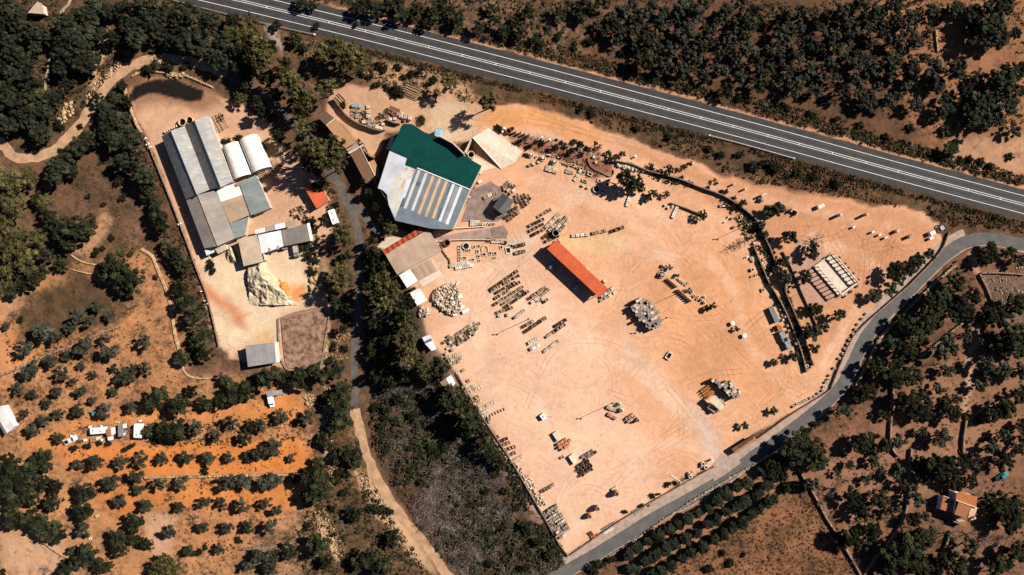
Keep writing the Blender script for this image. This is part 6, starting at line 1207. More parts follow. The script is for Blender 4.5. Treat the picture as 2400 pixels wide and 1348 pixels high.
prow('below the fountains', 'upper', 1283, 391, 1303, 397, 4, PALE, 0.7, 1.1); prow('below the fountains', 'lower', 1281, 397, 1301, 403, 4, PALE, 0.7, 1.1)
prow('right below the fountains', 'only', 1348, 420, 1360, 402, 3, WHITE, 0.8)
prow('below yard pine', 'upper', 1470, 480, 1476, 462, 4, WHITE, 0.8); prow('below yard pine', 'lower', 1578, 506, 1586, 488, 4, WHITE, 0.8)

# ------------------------------------------------------------------ carved stone pieces
def lm(name, prof, n, m, smooth=False): return MB().lathe(0, 0, prof, n).mesh(name, m, smooth)
q2 = math.sqrt(2) / 2
FRAME = lm('frame', [(q2, 0), (q2, 1), (q2 * 0.68, 1), (q2 * 0.68, 0.0)], 4, 'stone_pale')
BLOCK = lm('block', [(q2, -0.02), (q2, 0.86), (q2 * 0.9, 1.0), (0.001, 1.0)], 4, 'stone_pale')
BLOCKW = lm('block', [(q2, -0.02), (q2, 0.86), (q2 * 0.9, 1.0), (0.001, 1.0)], 4, 'stone_white')
BLOCKG = lm('block', [(q2, -0.02), (q2, 0.86), (q2 * 0.9, 1.0), (0.001, 1.0)], 4, 'stone_grey')
BLOCKB = lm('block', [(q2, -0.02), (q2, 0.86), (q2 * 0.9, 1.0), (0.001, 1.0)], 4, 'stone_beige')
RING = lm('ring', [(1, 0), (1.05, 0.5), (1, 1), (0.6, 1), (0.6, 0)], 14, 'stone_pale', True)
RINGD = lm('hollow', [(0.62, 0.25), (0.001, 0.25)], 10, 'void_dark')
FRAMED = lm('hollow', [(q2 * 0.7, 0.2), (0.001, 0.2)], 4, 'void_dark')
COLM = lm('shaft', [(1.3, 0), (1.3, 0.06), (0.95, 0.10), (0.85, 0.90), (1.25, 0.96), (1.25, 1.0), (0.001, 1.0)], 10, 'stone_white')
JARS = [lm('jar_body', [(0.45, 0), (0.85, 0.25), (1.0, 0.5), (0.8, 0.8), (0.5, 0.92), (0.55, 1.0), (0.4, 1.0), (0.38, 0.9)], 14, m_, True) for m_ in ('terracotta', 'terracotta_pale', 'stone_pale')]
JARD = lm('mouth', [(0.42, 0.93), (0.001, 0.93)], 10, 'void_dark')
def piece(name, label, cat, px, py, mesh, sx, sy, sz, ang=0.0, group=None, extra=None, pname='body'):
    x, y = P(px, py, sz); t = thing(name, label, cat, (x, y, 0), ang, group, (sx, sy, sz)); o = link(pname, mesh, t)
    if mesh in (FRAME, BLOCK, BLOCKW, BLOCKG, BLOCKB): o.rotation_euler = (0, 0, math.pi / 4)
    if extra is not None:
        e_ = link(extra.name.split('.')[0], extra, t)
        if extra is FRAMED: e_.rotation_euler = (0, 0, math.pi / 4)
    return t
fr = [(205, 552, 42, 40), (205, 590, 42, 36), (205, 625, 42, 30), (205, 662, 40, 30), (205, 700, 38, 28), (205, 735, 34, 26), (400, 555, 42, 40), (462, 545, 36, 40), (445, 615, 42, 46), (530, 655, 56, 46), (612, 640, 42, 46), (677, 640, 46, 46), (457, 680, 46, 40), (380, 722, 60, 30), (667, 700, 46, 26), (470, 738, 32, 26), (300, 600, 60, 26), (340, 600, 30, 40), (270, 700, 70, 34), (760, 560, 40, 50), (850, 600, 70, 90), (890, 545, 50, 60)]
for i, (x, y, w_, h_) in enumerate(sorted(fr)):
    piece('window_surround', 'carved stone window surround below the concrete ramp, %s from the left' % nth(i + 1), 'stone frame', *t8(x, y), FRAME, w_/U/PXM, h_/U/PXM, 0.35, 0.1 + random.uniform(-.1, .1), 'carved stone frames', FRAMED, 'frame')
for i, x in enumerate((640, 668, 694, 722, 750, 776)): piece('low_stone_block', 'low stone block under the wall right of the frames, %s from the left' % nth(i + 1), 'stone block', *t8(x, 494), BLOCK, 0.8, 0.7, 0.6, 0.1, 'low stone blocks', None, 'block')
# arch of stones and the oval basin
def fountain(label, px, py, r, m='stone_pale', tier=True):
    x, y = P(px, py, 0.6); t = thing('stone_fountain', label, 'fountain', (x, y, 0))
    MB().lathe(0, 0, [(r, 0), (r * 1.03, 0.55), (r, 0.7), (r * 0.82, 0.7), (r * 0.8, 0.2)], 18).build('basin', m, t, True); MB().lathe(0, 0, [(r * 0.81, 0.42), (0.001, 0.42)], 18).build('water', 'water_dark', t)
    if tier:
        MB().lathe(0, 0, [(0.28 * r, 0.3), (0.16 * r, 0.6), (0.14 * r, 1.3), (0.5 * r, 1.55), (0.52 * r, 1.65), (0.4 * r, 1.62), (0.1 * r, 1.5), (0.1 * r, 2.0), (0.001, 2.1)], 14).build('pedestal', m, t, True)
    return t
fountain('oval stone basin with dark water below the concrete ramp', *t8(292, 545), 1.35, tier=False)
fountain('dark tiered fountain at the upper end of the jar rows', 1550, 644, 1.35, 'stone_grey')
for k, (a, b_) in enumerate(((1035, 465), (1190, 510), (1340, 555))): fountain('round stone fountain in the row below the loading ramp garden, %s from the left' % nth(k + 1), 1060 + a / U, 280 + b_ / U, 1.1 + 0.05 * k)
fountain('round well head shaded by the yard pine', 1398, 443, 1.4, tier=False)
fountain('round stone basin near the tall block above the yard trees', 1784, 468, 1.1, 'stone_grey')
xa, ya = P(1137, 584); ar = thing('stone_arch', 'curved stone arch lying among the carved frames', 'arch', (xa, ya, 0))
for k in range(9):
    g = math.pi * k / 8; MB().box(1.15 * math.cos(g), 1.15 * math.sin(g) + 0.2, 0, 0.4, 0.42, 0.36, g).build('voussoir', 'stone_pale', ar)
for sx in (-1.15, 1.15):
    for k in range(2): MB().box(sx, -0.2 - 0.45 * k, 0, 0.4, 0.4, 0.42).build('voussoir', 'stone_pale', ar)
# white ring columns and tall columns
for k, (a, b_) in enumerate(((835, 155), (897, 167), (955, 182), (1010, 193))): piece('hollow_stone_column', 'short hollow white column above the display garden, %s from the left' % nth(k + 1), 'column', 1060 + a / U, 280 + b_ / U, RING, 0.42, 0.42, 2.2, 0, 'hollow columns', RINGD)
for k, (px, py, h) in enumerate(((1183, 300, 2.6), (1271, 321, 5.0), (1289, 326, 3.2), (1362, 339, 2.2), (1490, 366, 1.4), (1178, 308, 1.5))): piece('stone_column', 'pale standing stone column by the upper yard garden, %s in order of height' % nth((3, 1, 2, 4, 6, 5)[k]), 'column', px, py, COLM, 0.32, 0.32, h, 0, 'standing columns', None, 'shaft')
drum('garden_water_tank', 'round brown tank beside the garden columns', 1192, 307, 1.1, 1.3, 'rust')
for k, (a, b_, s_) in enumerate(((1105, 490, .4), (1530, 598, .42), (1645, 630, .45), (1740, 682, .4), (1620, 560, .3), (1666, 575, .3), (1790, 690, .3))): piece('stone_ring', 'small pale stone ring in the display row, %s from the left' % nth((1, 2, 4, 6, 3, 5, 7)[k]), 'stone ring', 1060 + a / U, 280 + b_ / U, RING, s_, s_, 0.6, 0, 'stone rings in the display row', RINGD)
for k, (px, py, w_, h_) in enumerate(((1343, 387, 1.6, 1.0), (1363, 395, 1.4, 1.0), (1383, 408, 1.9, 1.3), (1371, 424, 2.2, 0.9), (1323, 383, 1.5, .5), (1405, 424, 1.6, 1.2), (1423, 432, 1.5, 1.3), (1413, 449, 1.2, 1.2), (1438, 440, 1.0, 1.2))): piece('stone_trough', 'pale stone trough in the display row toward the pine, %s in line' % nth(k + 1), 'stone frame', px, py, FRAME, w_, h_, 0.6, -0.4, 'trough frames in the display row', FRAMED, 'frame')
for k in range(7): piece('slim_baluster', 'slim pale baluster behind the fountains, %s from the left' % nth(k + 1), 'baluster', 1282 + 2.3 * k + (14 if k > 4 else 0), 362 + 0.5 * k + (4 if k > 4 else 0), COLM, 0.13, 0.13, 1.2, 0, 'slim balusters', None, 'shaft')
for k, (px, py, m_, w_, h_) in enumerate(((1250, 384, 0, 1.2, 0.9), (1262, 380, 0, 1.0, 0.9), (1240, 388, 1, 1.0, .8), (1332, 402, 1, 2.2, .5), (1340, 404, 1, 1.4, .6), (1366, 435, 0, .9, .9), (1378, 440, 0, .8, .9))): piece('carved_stone_block', 'carved stone block below the fountain row, %s from the left' % nth((3, 4, 2, 5, 6, 1, 7).index(k + 1) + 1 if False else k + 1), 'stone block', px, py, (BLOCK, BLOCKG)[m_], w_, w_ * .7, h_, -.3, 'carved blocks', None, 'block')
# jars in two lines, pots and rings behind them
def jar(px, py, r, h, label, k=0, group='clay jars'): return piece('clay_jar', label, 'jar', px, py, JARS[k], r, r, h, 0, group, JARD, 'jar_body')
def t10(x, y): return (1420 + x / U, 580 + y / U)
for i in range(6): jar(*t10(825 + 22 * i, 420 + 19 * i), 0.42, 1.7, 'big clay jar in the upper jar line, %s from its upper end' % nth(i + 1), 1)
for i in range(7): jar(*t10(965 + 26 * i, 565 + 23 * i), 0.5, 1.8, 'big clay jar in the lower jar line, %s from its upper end' % nth(i + 1), 1)
for i, (a, b_) in enumerate(((955, 415), (975, 435), (1000, 452), (1022, 470), (1055, 495), (1085, 470), (920, 355), (940, 365))): piece('stone_pot_ring', 'small stone ring behind the jar lines, %s of that cluster downwards' % nth((3, 4, 5, 6, 8, 7, 1, 2)[i]), 'stone ring', *t10(a, b_), RING, 0.42, 0.42, 0.55, 0, 'rings behind the jars', RINGD)
for i, (a, b_, w_, h_) in enumerate(((1130, 585, 1.4, 0.9), (1215, 650, .8, .8), (1205, 680, .8, .9), (1165, 640, 1.2, 0.9))): piece('stone_trough', 'stone trough near the lower end of the jars, %s downwards' % nth((1, 3, 4, 2)[i]), 'trough', *t10(a, b_), FRAME, w_, h_, 0.6, -.9, 'troughs by the jars', FRAMED, 'frame')
for i, (a, b_) in enumerate(((1260, 690), (1300, 655), (1300, 725), (750, 240))): piece('stone_ball', 'pale round stone by the lower jar tree, %s' % ('left one', 'upper right one', 'lower right one', 'at the far upper end')[i], 'stone ball', *t10(a, b_), JARS[2], 0.6, 0.6, 1.1, 0, 'round stones', None)
for (px, py, r, h, lb, k) in ((1446, 1158, 1.3, 3.0, 'tall brown clay jar standing alone in the lower yard', 0), (1402, 1193, 1.25, 3.2, 'pale round-topped jar, upper of the pair near the yard\'s lower end', 1), (1383, 1211, 1.15, 2.6, 'brown jar, lower of the pair near the yard\'s lower end', 0), (1496, 985, 1.0, 2.6, 'big brown jar right of the block of brown paving', 1), (1452, 948, .8, 1.8, 'white rounded jar beside the lower lamp post', 2), (1457, 962, .95, 1.9, 'white bulging jar right of the lower lamp post', 2)): jar(px, py, r, h, lb, k)
piece('small_stone_block', 'pale double block just above the lone brown jar', 'stone block', 1440, 1146, BLOCK, 2.2, 1.0, 0.9, 0.5, None, None, 'block')
for k, (a, b_) in enumerate(((1717, 758), (1744.5, 787))):
    x, y = P(a, b_, 1); t = thing('round_stone_table', 'white round stone table beside the small olive, %s one' % ('upper', 'lower')[k], 'table', (x, y, 0), 0, 'round stone tables')
    MB().lathe(0, 0, [(0.5, 0), (0.35, 0.3), (0.35, 1.0)], 12).build('pedestal', 'stone_white', t, True); MB().lathe(0, 0, [(0.3, 1.0), (0.85, 1.02), (0.88, 1.15), (0.8, 1.22), (0.001, 1.28)], 20).build('table_top', 'stone_white', t, True)
# standing stones of the upper right yard
ST = [(1925, 483, 2.6, 1.5, 1.7, BLOCKW, 'white boxy stone, leftmost of the upper right yard'), (1972, 503, .9, 1.1, 2.8, BLOCK, 'tall pale slab stone casting a long shadow'), (2034, 502, 1.0, 1.0, 2.9, BLOCKB, 'tall brown rounded stone right of the slab'), (2002, 532, 1.1, .8, 1.2, BLOCKW, 'small white stone below the tall brown stone'), (2047, 543.5, 1.2, .8, 1.3, BLOCKW, 'white stone, left of the trio on the right'), (2063, 550, 1.1, .8, 1.3, BLOCKW, 'white stone, middle of the trio on the right'), (2077, 557, 1.0, .8, 1.3, BLOCKW, 'white stone, right of the trio on the right'), (2105.5, 541, 1.2, 1.2, 1.9, BLOCK, 'grey-white stone above right of the white trio'), (2135.6, 553.5, 1.5, 1.2, 1.9, BLOCKG, 'dark grey stone with white side near the road bend'), (2187, 546, 2.2, 1.6, 1.7, BLOCKW, 'largest white stone by the end of the yard wall'), (2184, 558, 1.6, 1.1, 1.3, BLOCKW, 'white stone just below the largest white stone'),
      (1686, 427, .9, .8, 1.4, BLOCKB, 'small brown stone left of the two short pillars'), (1721, 431, .7, .7, 1.8, BLOCK, 'short pillar stone, left of two above the diagonal wall'), (1748.6, 442, .8, .7, 1.9, BLOCK, 'short pillar stone, right of two above the diagonal wall'), (1791, 456, 2.0, .8, 2.4, BLOCK, 'upright stone beside the grey basin above the yard trees')]
for (px, py, w_, d_, h_, me_, lb) in ST: piece('standing_stone', lb, 'stone', px, py, me_, w_, d_, h_, 0.4, 'standing stones', None, 'stone')
x, y = P(1862, 497, 1.5); t = thing('stone_kennel', 'open-fronted pale stone box beside the biggest olive of the right yard', 'stone box', (x, y, 0), -0.5)
MB().box(0, 0.7, 0, 1.9, 2.6, 0.35).build('back_slab', 'stone_pale', t); MB().box(-1.15, 0, 0, 1.9, 0.3, 1.1).build('side_slab', 'stone_pale', t); MB().box(1.15, 0, 0, 1.9, 0.3, 1.1).build('side_slab', 'stone_pale', t)
x, y = P(2210, 534, 1.5); t = thing('waterwheel', 'dark wheel with white slats leaning at the road bend', 'wheel', (x, y, 0), 0.6)
MB().tube([(1.5 * math.cos(k * math.pi / 9), 1.5 * math.sin(k * math.pi / 9), 1.0 + 0.4 * math.cos(k * math.pi / 9)) for k in range(19)], 0.22, 6).build('rim', 'steel_dark', t)
for k in range(3): MB().box(-0.5 + 0.5 * k, 0.0, 1.0, 1.25, 0.22, 1.7 - 0.2 * abs(k - 1)).build('slat', 'stone_white', t)
MB().box(0, 0, 0, 1.0, 1.2, 1.2).build('plinth', 'steel_dark', t)
# ring stones along the road wall
RS = [(1755, 335), (1720, 400), (1690, 470), (1640, 540), (1615, 600), (1580, 660), (1550, 725), (1505, 785), (1440, 915), (1380, 1010), (1360, 1065), (1330, 1100), (1305, 1160), (1290, 1210), (1230, 1250), (1180, 1290), (1130, 1310), (1070, 1340), (1035, 1360), (990, 1378), (950, 1392), (905, 1420)]
for i, (a, b_) in enumerate(RS + [(1860, 200), (1810, 262)]): piece('ring_stone', 'pale ring stone along the yard side of the road wall, %s from the top' % nth((i + 3) if i < len(RS) else i - len(RS) + 1), 'stone ring', 1700 + a / U, 700 + b_ / U, RING, 0.5, 0.5, 0.8, 0, 'ring stones along the road wall', RINGD)
# display pieces between the twin garden walls
DP = [(1690, 482), (1697, 483), (1708, 508), (1716, 512), (1722, 532), (1700, 520), (1738, 508), (1754, 526), (1768, 570), (1774, 582), (1781, 610), (1788, 616), (1791, 628), (1797, 640), (1800, 652), (1808, 662), (1830, 726), (1838, 728), (1836, 738), (1842, 742), (1836, 750), (1846, 764), (1850, 776), (1862, 795), (1866, 806), (1872, 815), (1882, 836), (1886, 848), (1892, 858), (1752, 602), (1762, 606), (1766, 612)]
for i, (a, b_) in enumerate(DP):
    mm = (RING, BLOCKW, BLOCK, JARS[2], RING, COLM)[i % 6]; s_ = random.uniform(.4, .7)
    piece('garden_stone_piece', 'small pale stone ornament between the diagonal garden walls, %s from the top' % nth(i + 1), 'ornament', a, b_, mm, s_ * (1.4 if mm in (BLOCK, BLOCKW) else .9) if mm is not COLM else .25, s_ if mm is not COLM else .25, random.uniform(.6, 1.2), random.uniform(0, 3), 'ornaments between garden walls', RINGD if mm is RING else None)
for i, (a, b_, w_, h_, sz) in enumerate(((1764.5, 632, 1.3, 1.2, 1.0), (1772.6, 645, .9, .9, .7), (1763, 648, .8, .7, .6), (1788.5, 680, 1.0, 1.5, .7), (1765, 606, .8, .8, .6), (1568, 834, 1.9, 2.9, 0.7))): piece('stone_well_head', ('square stone well head left of the diagonal wall, %s one down' % nth((2, 3, 4, 5, 1, 6)[i])) if i < 5 else 'rectangular stone well head alone in the open sand', 'stone frame', a, b_, FRAME, w_, h_, sz, 0.3 if i < 5 else -0.6, 'square frames' if i < 5 else None, FRAMED, 'frame')
for i, (a, b_) in enumerate(((1560, 481), (1567, 487), (1577, 484), (1392, 368), (1397, 380))): piece('pale_cube_stone', 'pale cube stone by the low wall below the pine, %s from the left' % nth((3, 4, 5, 1, 2)[i]), 'stone block', a, b_, BLOCK, 0.9, .9, .8, .3, 'pale cubes', None, 'block')

# ------------------------------------------------------------------ heaps
def heap(name, label, ridge, hs, left, right, m, box_, seed=0, cat='heap'):
    """pile of loose material: height falls from a ridge line, steeper on its left side"""
    rt = root(name, label, cat, *ridge[0]); Rg = [np.array(P(*p)) for p in ridge]
    (x0, y0), (x1, y1) = P(box_[0], box_[3]), P(box_[2], box_[1]); n = 90; gx, gy = np.meshgrid(np.linspace(x0, x1, n), np.linspace(y0, y1, n)); best = np.full(gx.shape, -1.0)
    for i in range(len(Rg) - 1):
        a, b_ = Rg[i], Rg[i+1]; e_ = b_ - a; l2 = e_ @ e_; t_ = np.clip(((gx-a[0])*e_[0] + (gy-a[1])*e_[1]) / l2, 0, 1); dx = gx - a[0] - t_*e_[0]; dy = gy - a[1] - t_*e_[1]
        sd = (e_[0]*(gy-a[1]) - e_[1]*(gx-a[0])); d = np.hypot(dx, dy); z = hs[i] + (hs[i+1]-hs[i])*t_ - d * np.where(sd < 0, left, right); best = np.maximum(best, z)
    best = best + fbm(gx, gy, 4.0, 50 + seed, 4) * 1.5 * np.clip(best, 0, 1) + np.abs(fbm(gx, gy, 2.2, 90 + seed, 3)) * -1.4 * np.clip(best - .3, 0, 1) + fbm(gx, gy, 1.0, 70 + seed, 2) * 0.3 * np.clip(best * 2, 0, 1); best = np.where(best > 0, best, -0.1)
    V = np.stack([gx.ravel(), gy.ravel(), best.ravel()], 1); ii = (np.arange(n-1)[:, None]*n + np.arange(n-1)[None, :]).ravel(); F = np.stack([ii, ii+1, ii+1+n, ii+n], 1); F = F[best.ravel()[F].max(1) > 0]
    o = link('pile', raw_mesh('pile', V, F, m), rt); o.location = (-rt.location[0], -rt.location[1], 0); return rt
heap('big_sand_heap', 'big cream sand heap with steep shaded left face in the left works', [(612, 618), (622, 646), (648, 668), (676, 692)], [3.0, 4.4, 4.2, 2.0], 0.36, 2.0, 'sand_pile', (585, 600, 745, 715), 1)
heap('sand_heap', 'pale sand heap between the tan sheds', [(541, 580), (549, 600), (556, 614)], [1.8, 2.8, 1.2], 0.9, 1.8, 'sand_pile', (515, 560, 575, 635), 2)
heap('orange_soil_heap', 'small orange soil heap at the foot of the big sand heap', [(666, 672), (676, 690)], [2.3, 1.2], 0.6, 1.2, 'orange_soil', (650, 655, 705, 712), 3)
heap('small_sand_heap', 'small low sand heap left of the orange soil', [(660, 694), (674, 702)], [1.4, 0.9], 0.5, 1.6, 'sand_pile', (643, 678, 692, 720), 4)
heap('brush_heap', 'dark brush heap beside the log pile in upper stone yard', [(925, 214), (940, 222)], [1.6, 1.2], 0.7, 0.8, 'weeds', (905, 195, 962, 240), 5)
# brown bed
bd = root('brown_bed', 'rectangular brown earth bed with a pale rim beside the grey barn', 'bed', 712, 795)
part(bd, MB().prism([P(*p) for p in ((659, 748), (690, 737), (758, 723), (767, 744), (750, 860), (715, 866), (673, 862), (667, 840))], -0.1, 0.35), 'earth', 'brown_bed')
L = np.array([P(*p) for p in ((673, 866), (655, 835), (653, 748), (690, 733), (760, 718), (772, 745), (752, 864), (715, 870), (673, 866))])
N = normals2(L); mb = MB(); vs_ = []
for i in range(len(L)): vs_ += [(*(L[i] + N[i]*0.3), -0.1), (*(L[i] + N[i]*0.3), 0.55), (*(L[i] - N[i]*0.3), 0.55), (*(L[i] - N[i]*0.3), -0.1)]
part(bd, mb.add(vs_, [(4*i+k, 4*i+4+k, 4*i+4+(k+1) % 4, 4*i+(k+1) % 4) for i in range(len(L)-1) for k in range(3)]), 'rim', 'stone_wall')

# ------------------------------------------------------------------ rubble, rocks
def rocks_mesh(name, pts, m, zf=None, seed=0):
    """many small broken stones in one mesh"""
    rs = np.random.RandomState(seed); V = []; F = []; o = 0
    base = np.array([(x, y, z) for x in (-1, 1) for y in (-1, 1) for z in (-1, 1)], float); fc = np.array([(0, 1, 3, 2), (4, 6, 7, 5), (0, 4, 5, 1), (2, 3, 7, 6), (0, 2, 6, 4), (1, 5, 7, 3)])
    for (x, y, z, s) in pts:
        g = rs.rand() * 6.28; c, n = math.cos(g), math.sin(g); v = base * (1 + rs.uniform(-.3, .3, (8, 3))) * np.array([s, s * rs.uniform(.5, .9), s * rs.uniform(.4, .8)]) * .5
        V.append(np.stack([v[:, 0]*c - v[:, 1]*n + x, v[:, 0]*n + v[:, 1]*c + y, v[:, 2] + z], 1)); F.append(fc + o); o += 8
    return raw_mesh(name, np.concatenate(V), np.concatenate(F), m)
def rubble_thing(name, label, cat, px, py, poly, n, s0, s1, m, h=0.5, seed=0):
    rt = root(name, label, cat, px, py); rs = random.Random(seed); pl = [P(*p) for p in poly]; pts = []; bx = [p[0] for p in pl]; by = [p[1] for p in pl]; cx, cy = sum(bx)/len(bx), sum(by)/len(by)
    while len(pts) < n:
        x, y = rs.uniform(min(bx), max(bx)), rs.uniform(min(by), max(by))
        if inpoly(x, y, pl): pts.append((x, y, rs.uniform(0, h), rs.uniform(s0, s1)))
    o = link('stones', rocks_mesh('stones', pts, m, seed=seed), rt); o.location = (-rt.location[0], -rt.location[1], 0); tag(o, kind='stuff'); return rt
rub = rubble_thing('rubble_heap', 'ring-shaped heap of broken building stone right of the white hut', 'rubble', 1045, 700, [(1012, 690), (1022, 678), (1040, 668), (1060, 664), (1074, 676), (1078, 690), (1082, 720), (1072, 735), (1055, 738), (1040, 730), (1022, 716), (1013, 704)], 900, 0.35, 1.0, 'rubble', 1.1, 1)
for k, (a, b_, w_, d_, g) in enumerate(((1077, 695, 1.9, 1.5, .3), (1083, 720, 1.6, 1.4, .4), (1091, 729, 2.8, 1.3, .5), (1067, 709, 1.6, 1.0, .2), (1078, 712, 1.0, .9, .1), (1066, 738, 1.5, .8, .2), (1072, 664, 1.5, .5, .8))):
    x, y = P(a, b_, 1); o = MB().box(x - rub.location[0], y - rub.location[1], 0, 1.0, w_, d_, g, 0, 0.94).build('white_block', 'stone_white', rub)
rubble_thing('small_rubble', 'small pile of pale rocks below the white hut', 'rubble', 992, 729, [(983, 722), (1000, 720), (1009, 730), (1000, 740), (984, 740)], 90, .5, 1.2, 'rubble', .7, 2)
rubble_thing('edge_rubble', 'strip of rubble along the left yard edge beside crates', 'rubble', 1180, 1050, [(1150, 1020), (1160, 1022), (1192, 1060), (1200, 1085), (1190, 1080), (1168, 1050)], 150, .3, .7, 'rubble', .4, 3)
rubble_thing('junk_stones', 'jumble of stones and posts above the flagstone store', 'rubble', 1250, 1150, [(1206, 1085), (1220, 1095), (1246, 1120), (1270, 1165), (1282, 1180), (1262, 1188), (1240, 1150), (1212, 1105)], 150, .3, .9, 'rubble', .5, 4)
rubble_thing('cut_stone_strip', 'strip of pale rubble stones under the garden above the pine', 'rubble', 1470, 388, [(1440, 380), (1458, 380), (1500, 395), (1508, 402), (1480, 400), (1450, 392)], 200, .4, 1.1, 'stone_pale', .6, 5)
rubble_thing('road_cut_rocks', 'cream rocks on the bank inside the track bend', 'rocks', 290, 170, [(270, 150), (286, 138), (290, 150), (262, 176), (222, 215), (205, 250), (195, 240), (215, 205), (250, 170)], 130, .3, .9, 'rock_cream', .2, 6)
rubble_thing('spoil_rocks', 'cream and orange rocks beside the hairpin of the track', 'rocks', 155, 270, [(135, 290), (150, 245), (172, 240), (172, 268), (145, 295)], 80, .4, 1.6, 'rock_cream', .4, 7)
rubble_thing('lane_rocks', 'cream rocks on the bank beside the dirt lane', 'rocks', 870, 1120, [(835, 1110), (860, 1105), (890, 1150), (930, 1230), (985, 1300), (960, 1300), (900, 1230), (850, 1150)], 260, .25, .7, 'rock_cream', .15, 8)
rubble_thing('gully_rocks', 'cream rocks down the gully left of the dirt lane', 'rocks', 775, 1000, [(760, 905), (778, 910), (775, 1000), (782, 1090), (790, 1140), (772, 1140), (766, 1050), (758, 970)], 200, .25, .7, 'rock_cream', .15, 9)
rubble_thing('gully_rocks', 'cream rocks at the lower end of the gully left of the dirt lane', 'rocks', 775, 1270, [(735, 1200), (760, 1190), (785, 1240), (810, 1300), (790, 1310), (750, 1260)], 150, .25, .7, 'rock_cream', .15, 10)
rubble_thing('works_rubble', 'tumbled stones down the right edge of the left works', 'rocks', 735, 600, [(735, 525), (745, 545), (748, 600), (742, 660), (728, 690), (726, 620), (730, 570)], 260, .4, 1.4, 'rock_cream', .4, 11)
rubble_thing('orchard_rocks', 'strip of pale field stones under the terrace near the van', 'rocks', 722, 935, [(705, 925), (735, 925), (745, 945), (725, 955)], 110, .4, 1.0, 'rock_cream', .2, 12)
rubble_thing('field_stones', 'pale stones scattered in the small walled plot right of the road', 'rocks', 2345, 690, [(2300, 650), (2380, 600), (2400, 620), (2395, 700), (2350, 740), (2315, 700)], 70, .2, .55, 'rubble', .1, 13)
rubble_thing('track_stones', 'rocks along the outside of the upper left track', 'rocks', 420, 140, [(390, 175), (430, 172), (432, 182), (395, 182)], 60, .5, 1.4, 'rock_cream', .3, 14)

gr_ = random.Random(5); pts_ = []; yq = [P(*p) for p in YARD]; cq = [P(*p) for p in COMPOUND]
while len(pts_) < 2600:
    x, y = gr_.uniform(-40, 165), gr_.uniform(-102, 70)
    if inpoly(x, y, yq): pts_.append((x, y, 0.03, gr_.uniform(.06, .22) if gr_.random() < .95 else gr_.uniform(.22, .4)))
while len(pts_) < 2900:
    x, y = gr_.uniform(-145, -65), gr_.uniform(-32, 62)
    if inpoly(x, y, cq): pts_.append((x, y, 0.03, gr_.uniform(.08, .35)))
tag(link('loose_stones', rocks_mesh('loose_stones', pts_, 'rubble', seed=31)), 'loose stone chips scattered over the sandy yards', 'gravel', kind='stuff')
# ------------------------------------------------------------------ walls and fences
def wall_line(name, label, pts, h, w_, m='stone_wall', cat='wall', stones=True, seed=0, top=None, z0=-0.4, dens=2.2):
    L = L_(pts, 1.6); rt = thing(name, label, cat, (L[0][0], L[0][1], 0)); N = normals2(L); vs = []; rs = random.Random(seed)
    for i in range(len(L)):
        g = ground_z(*L[i]); hh = g + h + rs.uniform(-.08, .08) * h
        vs += [(*(L[i] + N[i]*w_/2), z0 + g), (*(L[i] + N[i]*w_*.42), hh), (*(L[i] - N[i]*w_*.42), hh), (*(L[i] - N[i]*w_/2), z0 + g)]
    fs = [(4*i+k, 4*i+4+k, 4*i+5+k, 4*i+1+k) for i in range(len(L)-1) for k in range(3)] + [(0, 1, 2, 3), tuple(4*(len(L)-1) + k for k in (3, 2, 1, 0))]
    part(rt, MB().add(vs, fs), 'wall_core', m)
    if stones:
        pts_ = []
        for i in range(len(L) - 1):
            for _ in range(int(dens * 1.6 * 2)):
                t = rs.random(); p = L[i] + (L[i+1]-L[i])*t + N[i] * rs.uniform(-.55, .55) * w_; pts_.append((p[0], p[1], ground_z(*p) + h * rs.uniform(.35, 1.0) if abs((p - L[i]) @ N[i]) < w_*.4 else ground_z(*p) + rs.uniform(0, h*.8), rs.uniform(.25, .6)))
        o = link('stones', rocks_mesh('stones', pts_, top or m, seed=seed), rt); o.location = (-rt.location[0], -rt.location[1], 0); tag(o, kind='stuff')
    return rt
wall_line('yard_boundary_wall', 'brown yard wall along the side road, left of the gate', [(1333, 1302), (1440, 1228), (1527, 1175), (1594, 1137), (1672, 1093)], 1.0, 0.4, 'plaster_brown', stones=False)
wall_line('yard_boundary_wall', 'brown yard wall along the side road, right of the gate', [(1765, 1034), (1800, 1009), (1853, 971), (1937, 918), (1949, 900), (1987, 809), (2014, 770), (2084, 707), (2134, 663), (2200, 592), (2222, 545)], 1.0, 0.4, 'plaster_brown', stones=False)
wall_line('thicket_wall', 'pale wall between thicket and the yard\'s left edge', [(1072, 876), (1100, 925), (1130, 975), (1170, 1035), (1205, 1090), (1240, 1150), (1275, 1210), (1310, 1272), (1332, 1302)], 1.1, 0.35, 'stone_wall', stones=False)
wall_line('garden_wall', 'long dark-shadowed wall, upper of two on the diagonal garden', [(1440, 378), (1480, 386), (1520, 402), (1590, 420), (1640, 440), (1690, 458), (1730, 482), (1770, 515), (1786, 548), (1806, 591), (1829, 655), (1845, 700), (1866, 748), (1884, 798), (1904, 856)], 1.6, 0.45, 'stone_wall', stones=True, seed=1, dens=0.5)
wall_line('garden_wall', 'shorter wall, lower of two on the diagonal garden', [(1764, 577), (1780, 615), (1798, 658), (1808, 675), (1838, 729), (1872, 812), (1888, 872)], 1.5, 0.4, 'stone_wall', stones=True, seed=2, dens=0.5)
wall_line('low_garden_wall', 'thin low wall left of the colonnade terrace', [(1834, 590), (1850, 620), (1872, 672), (1890, 712), (1905, 745), (1920, 778)], 0.9, 0.3, 'stone_wall', stones=False)
wall_line('low_garden_wall', 'short low wall running to the tree below the pine', [(1570, 476), (1600, 486), (1630, 498), (1655, 508)], 1.1, 0.35, 'stone_wall', stones=False)
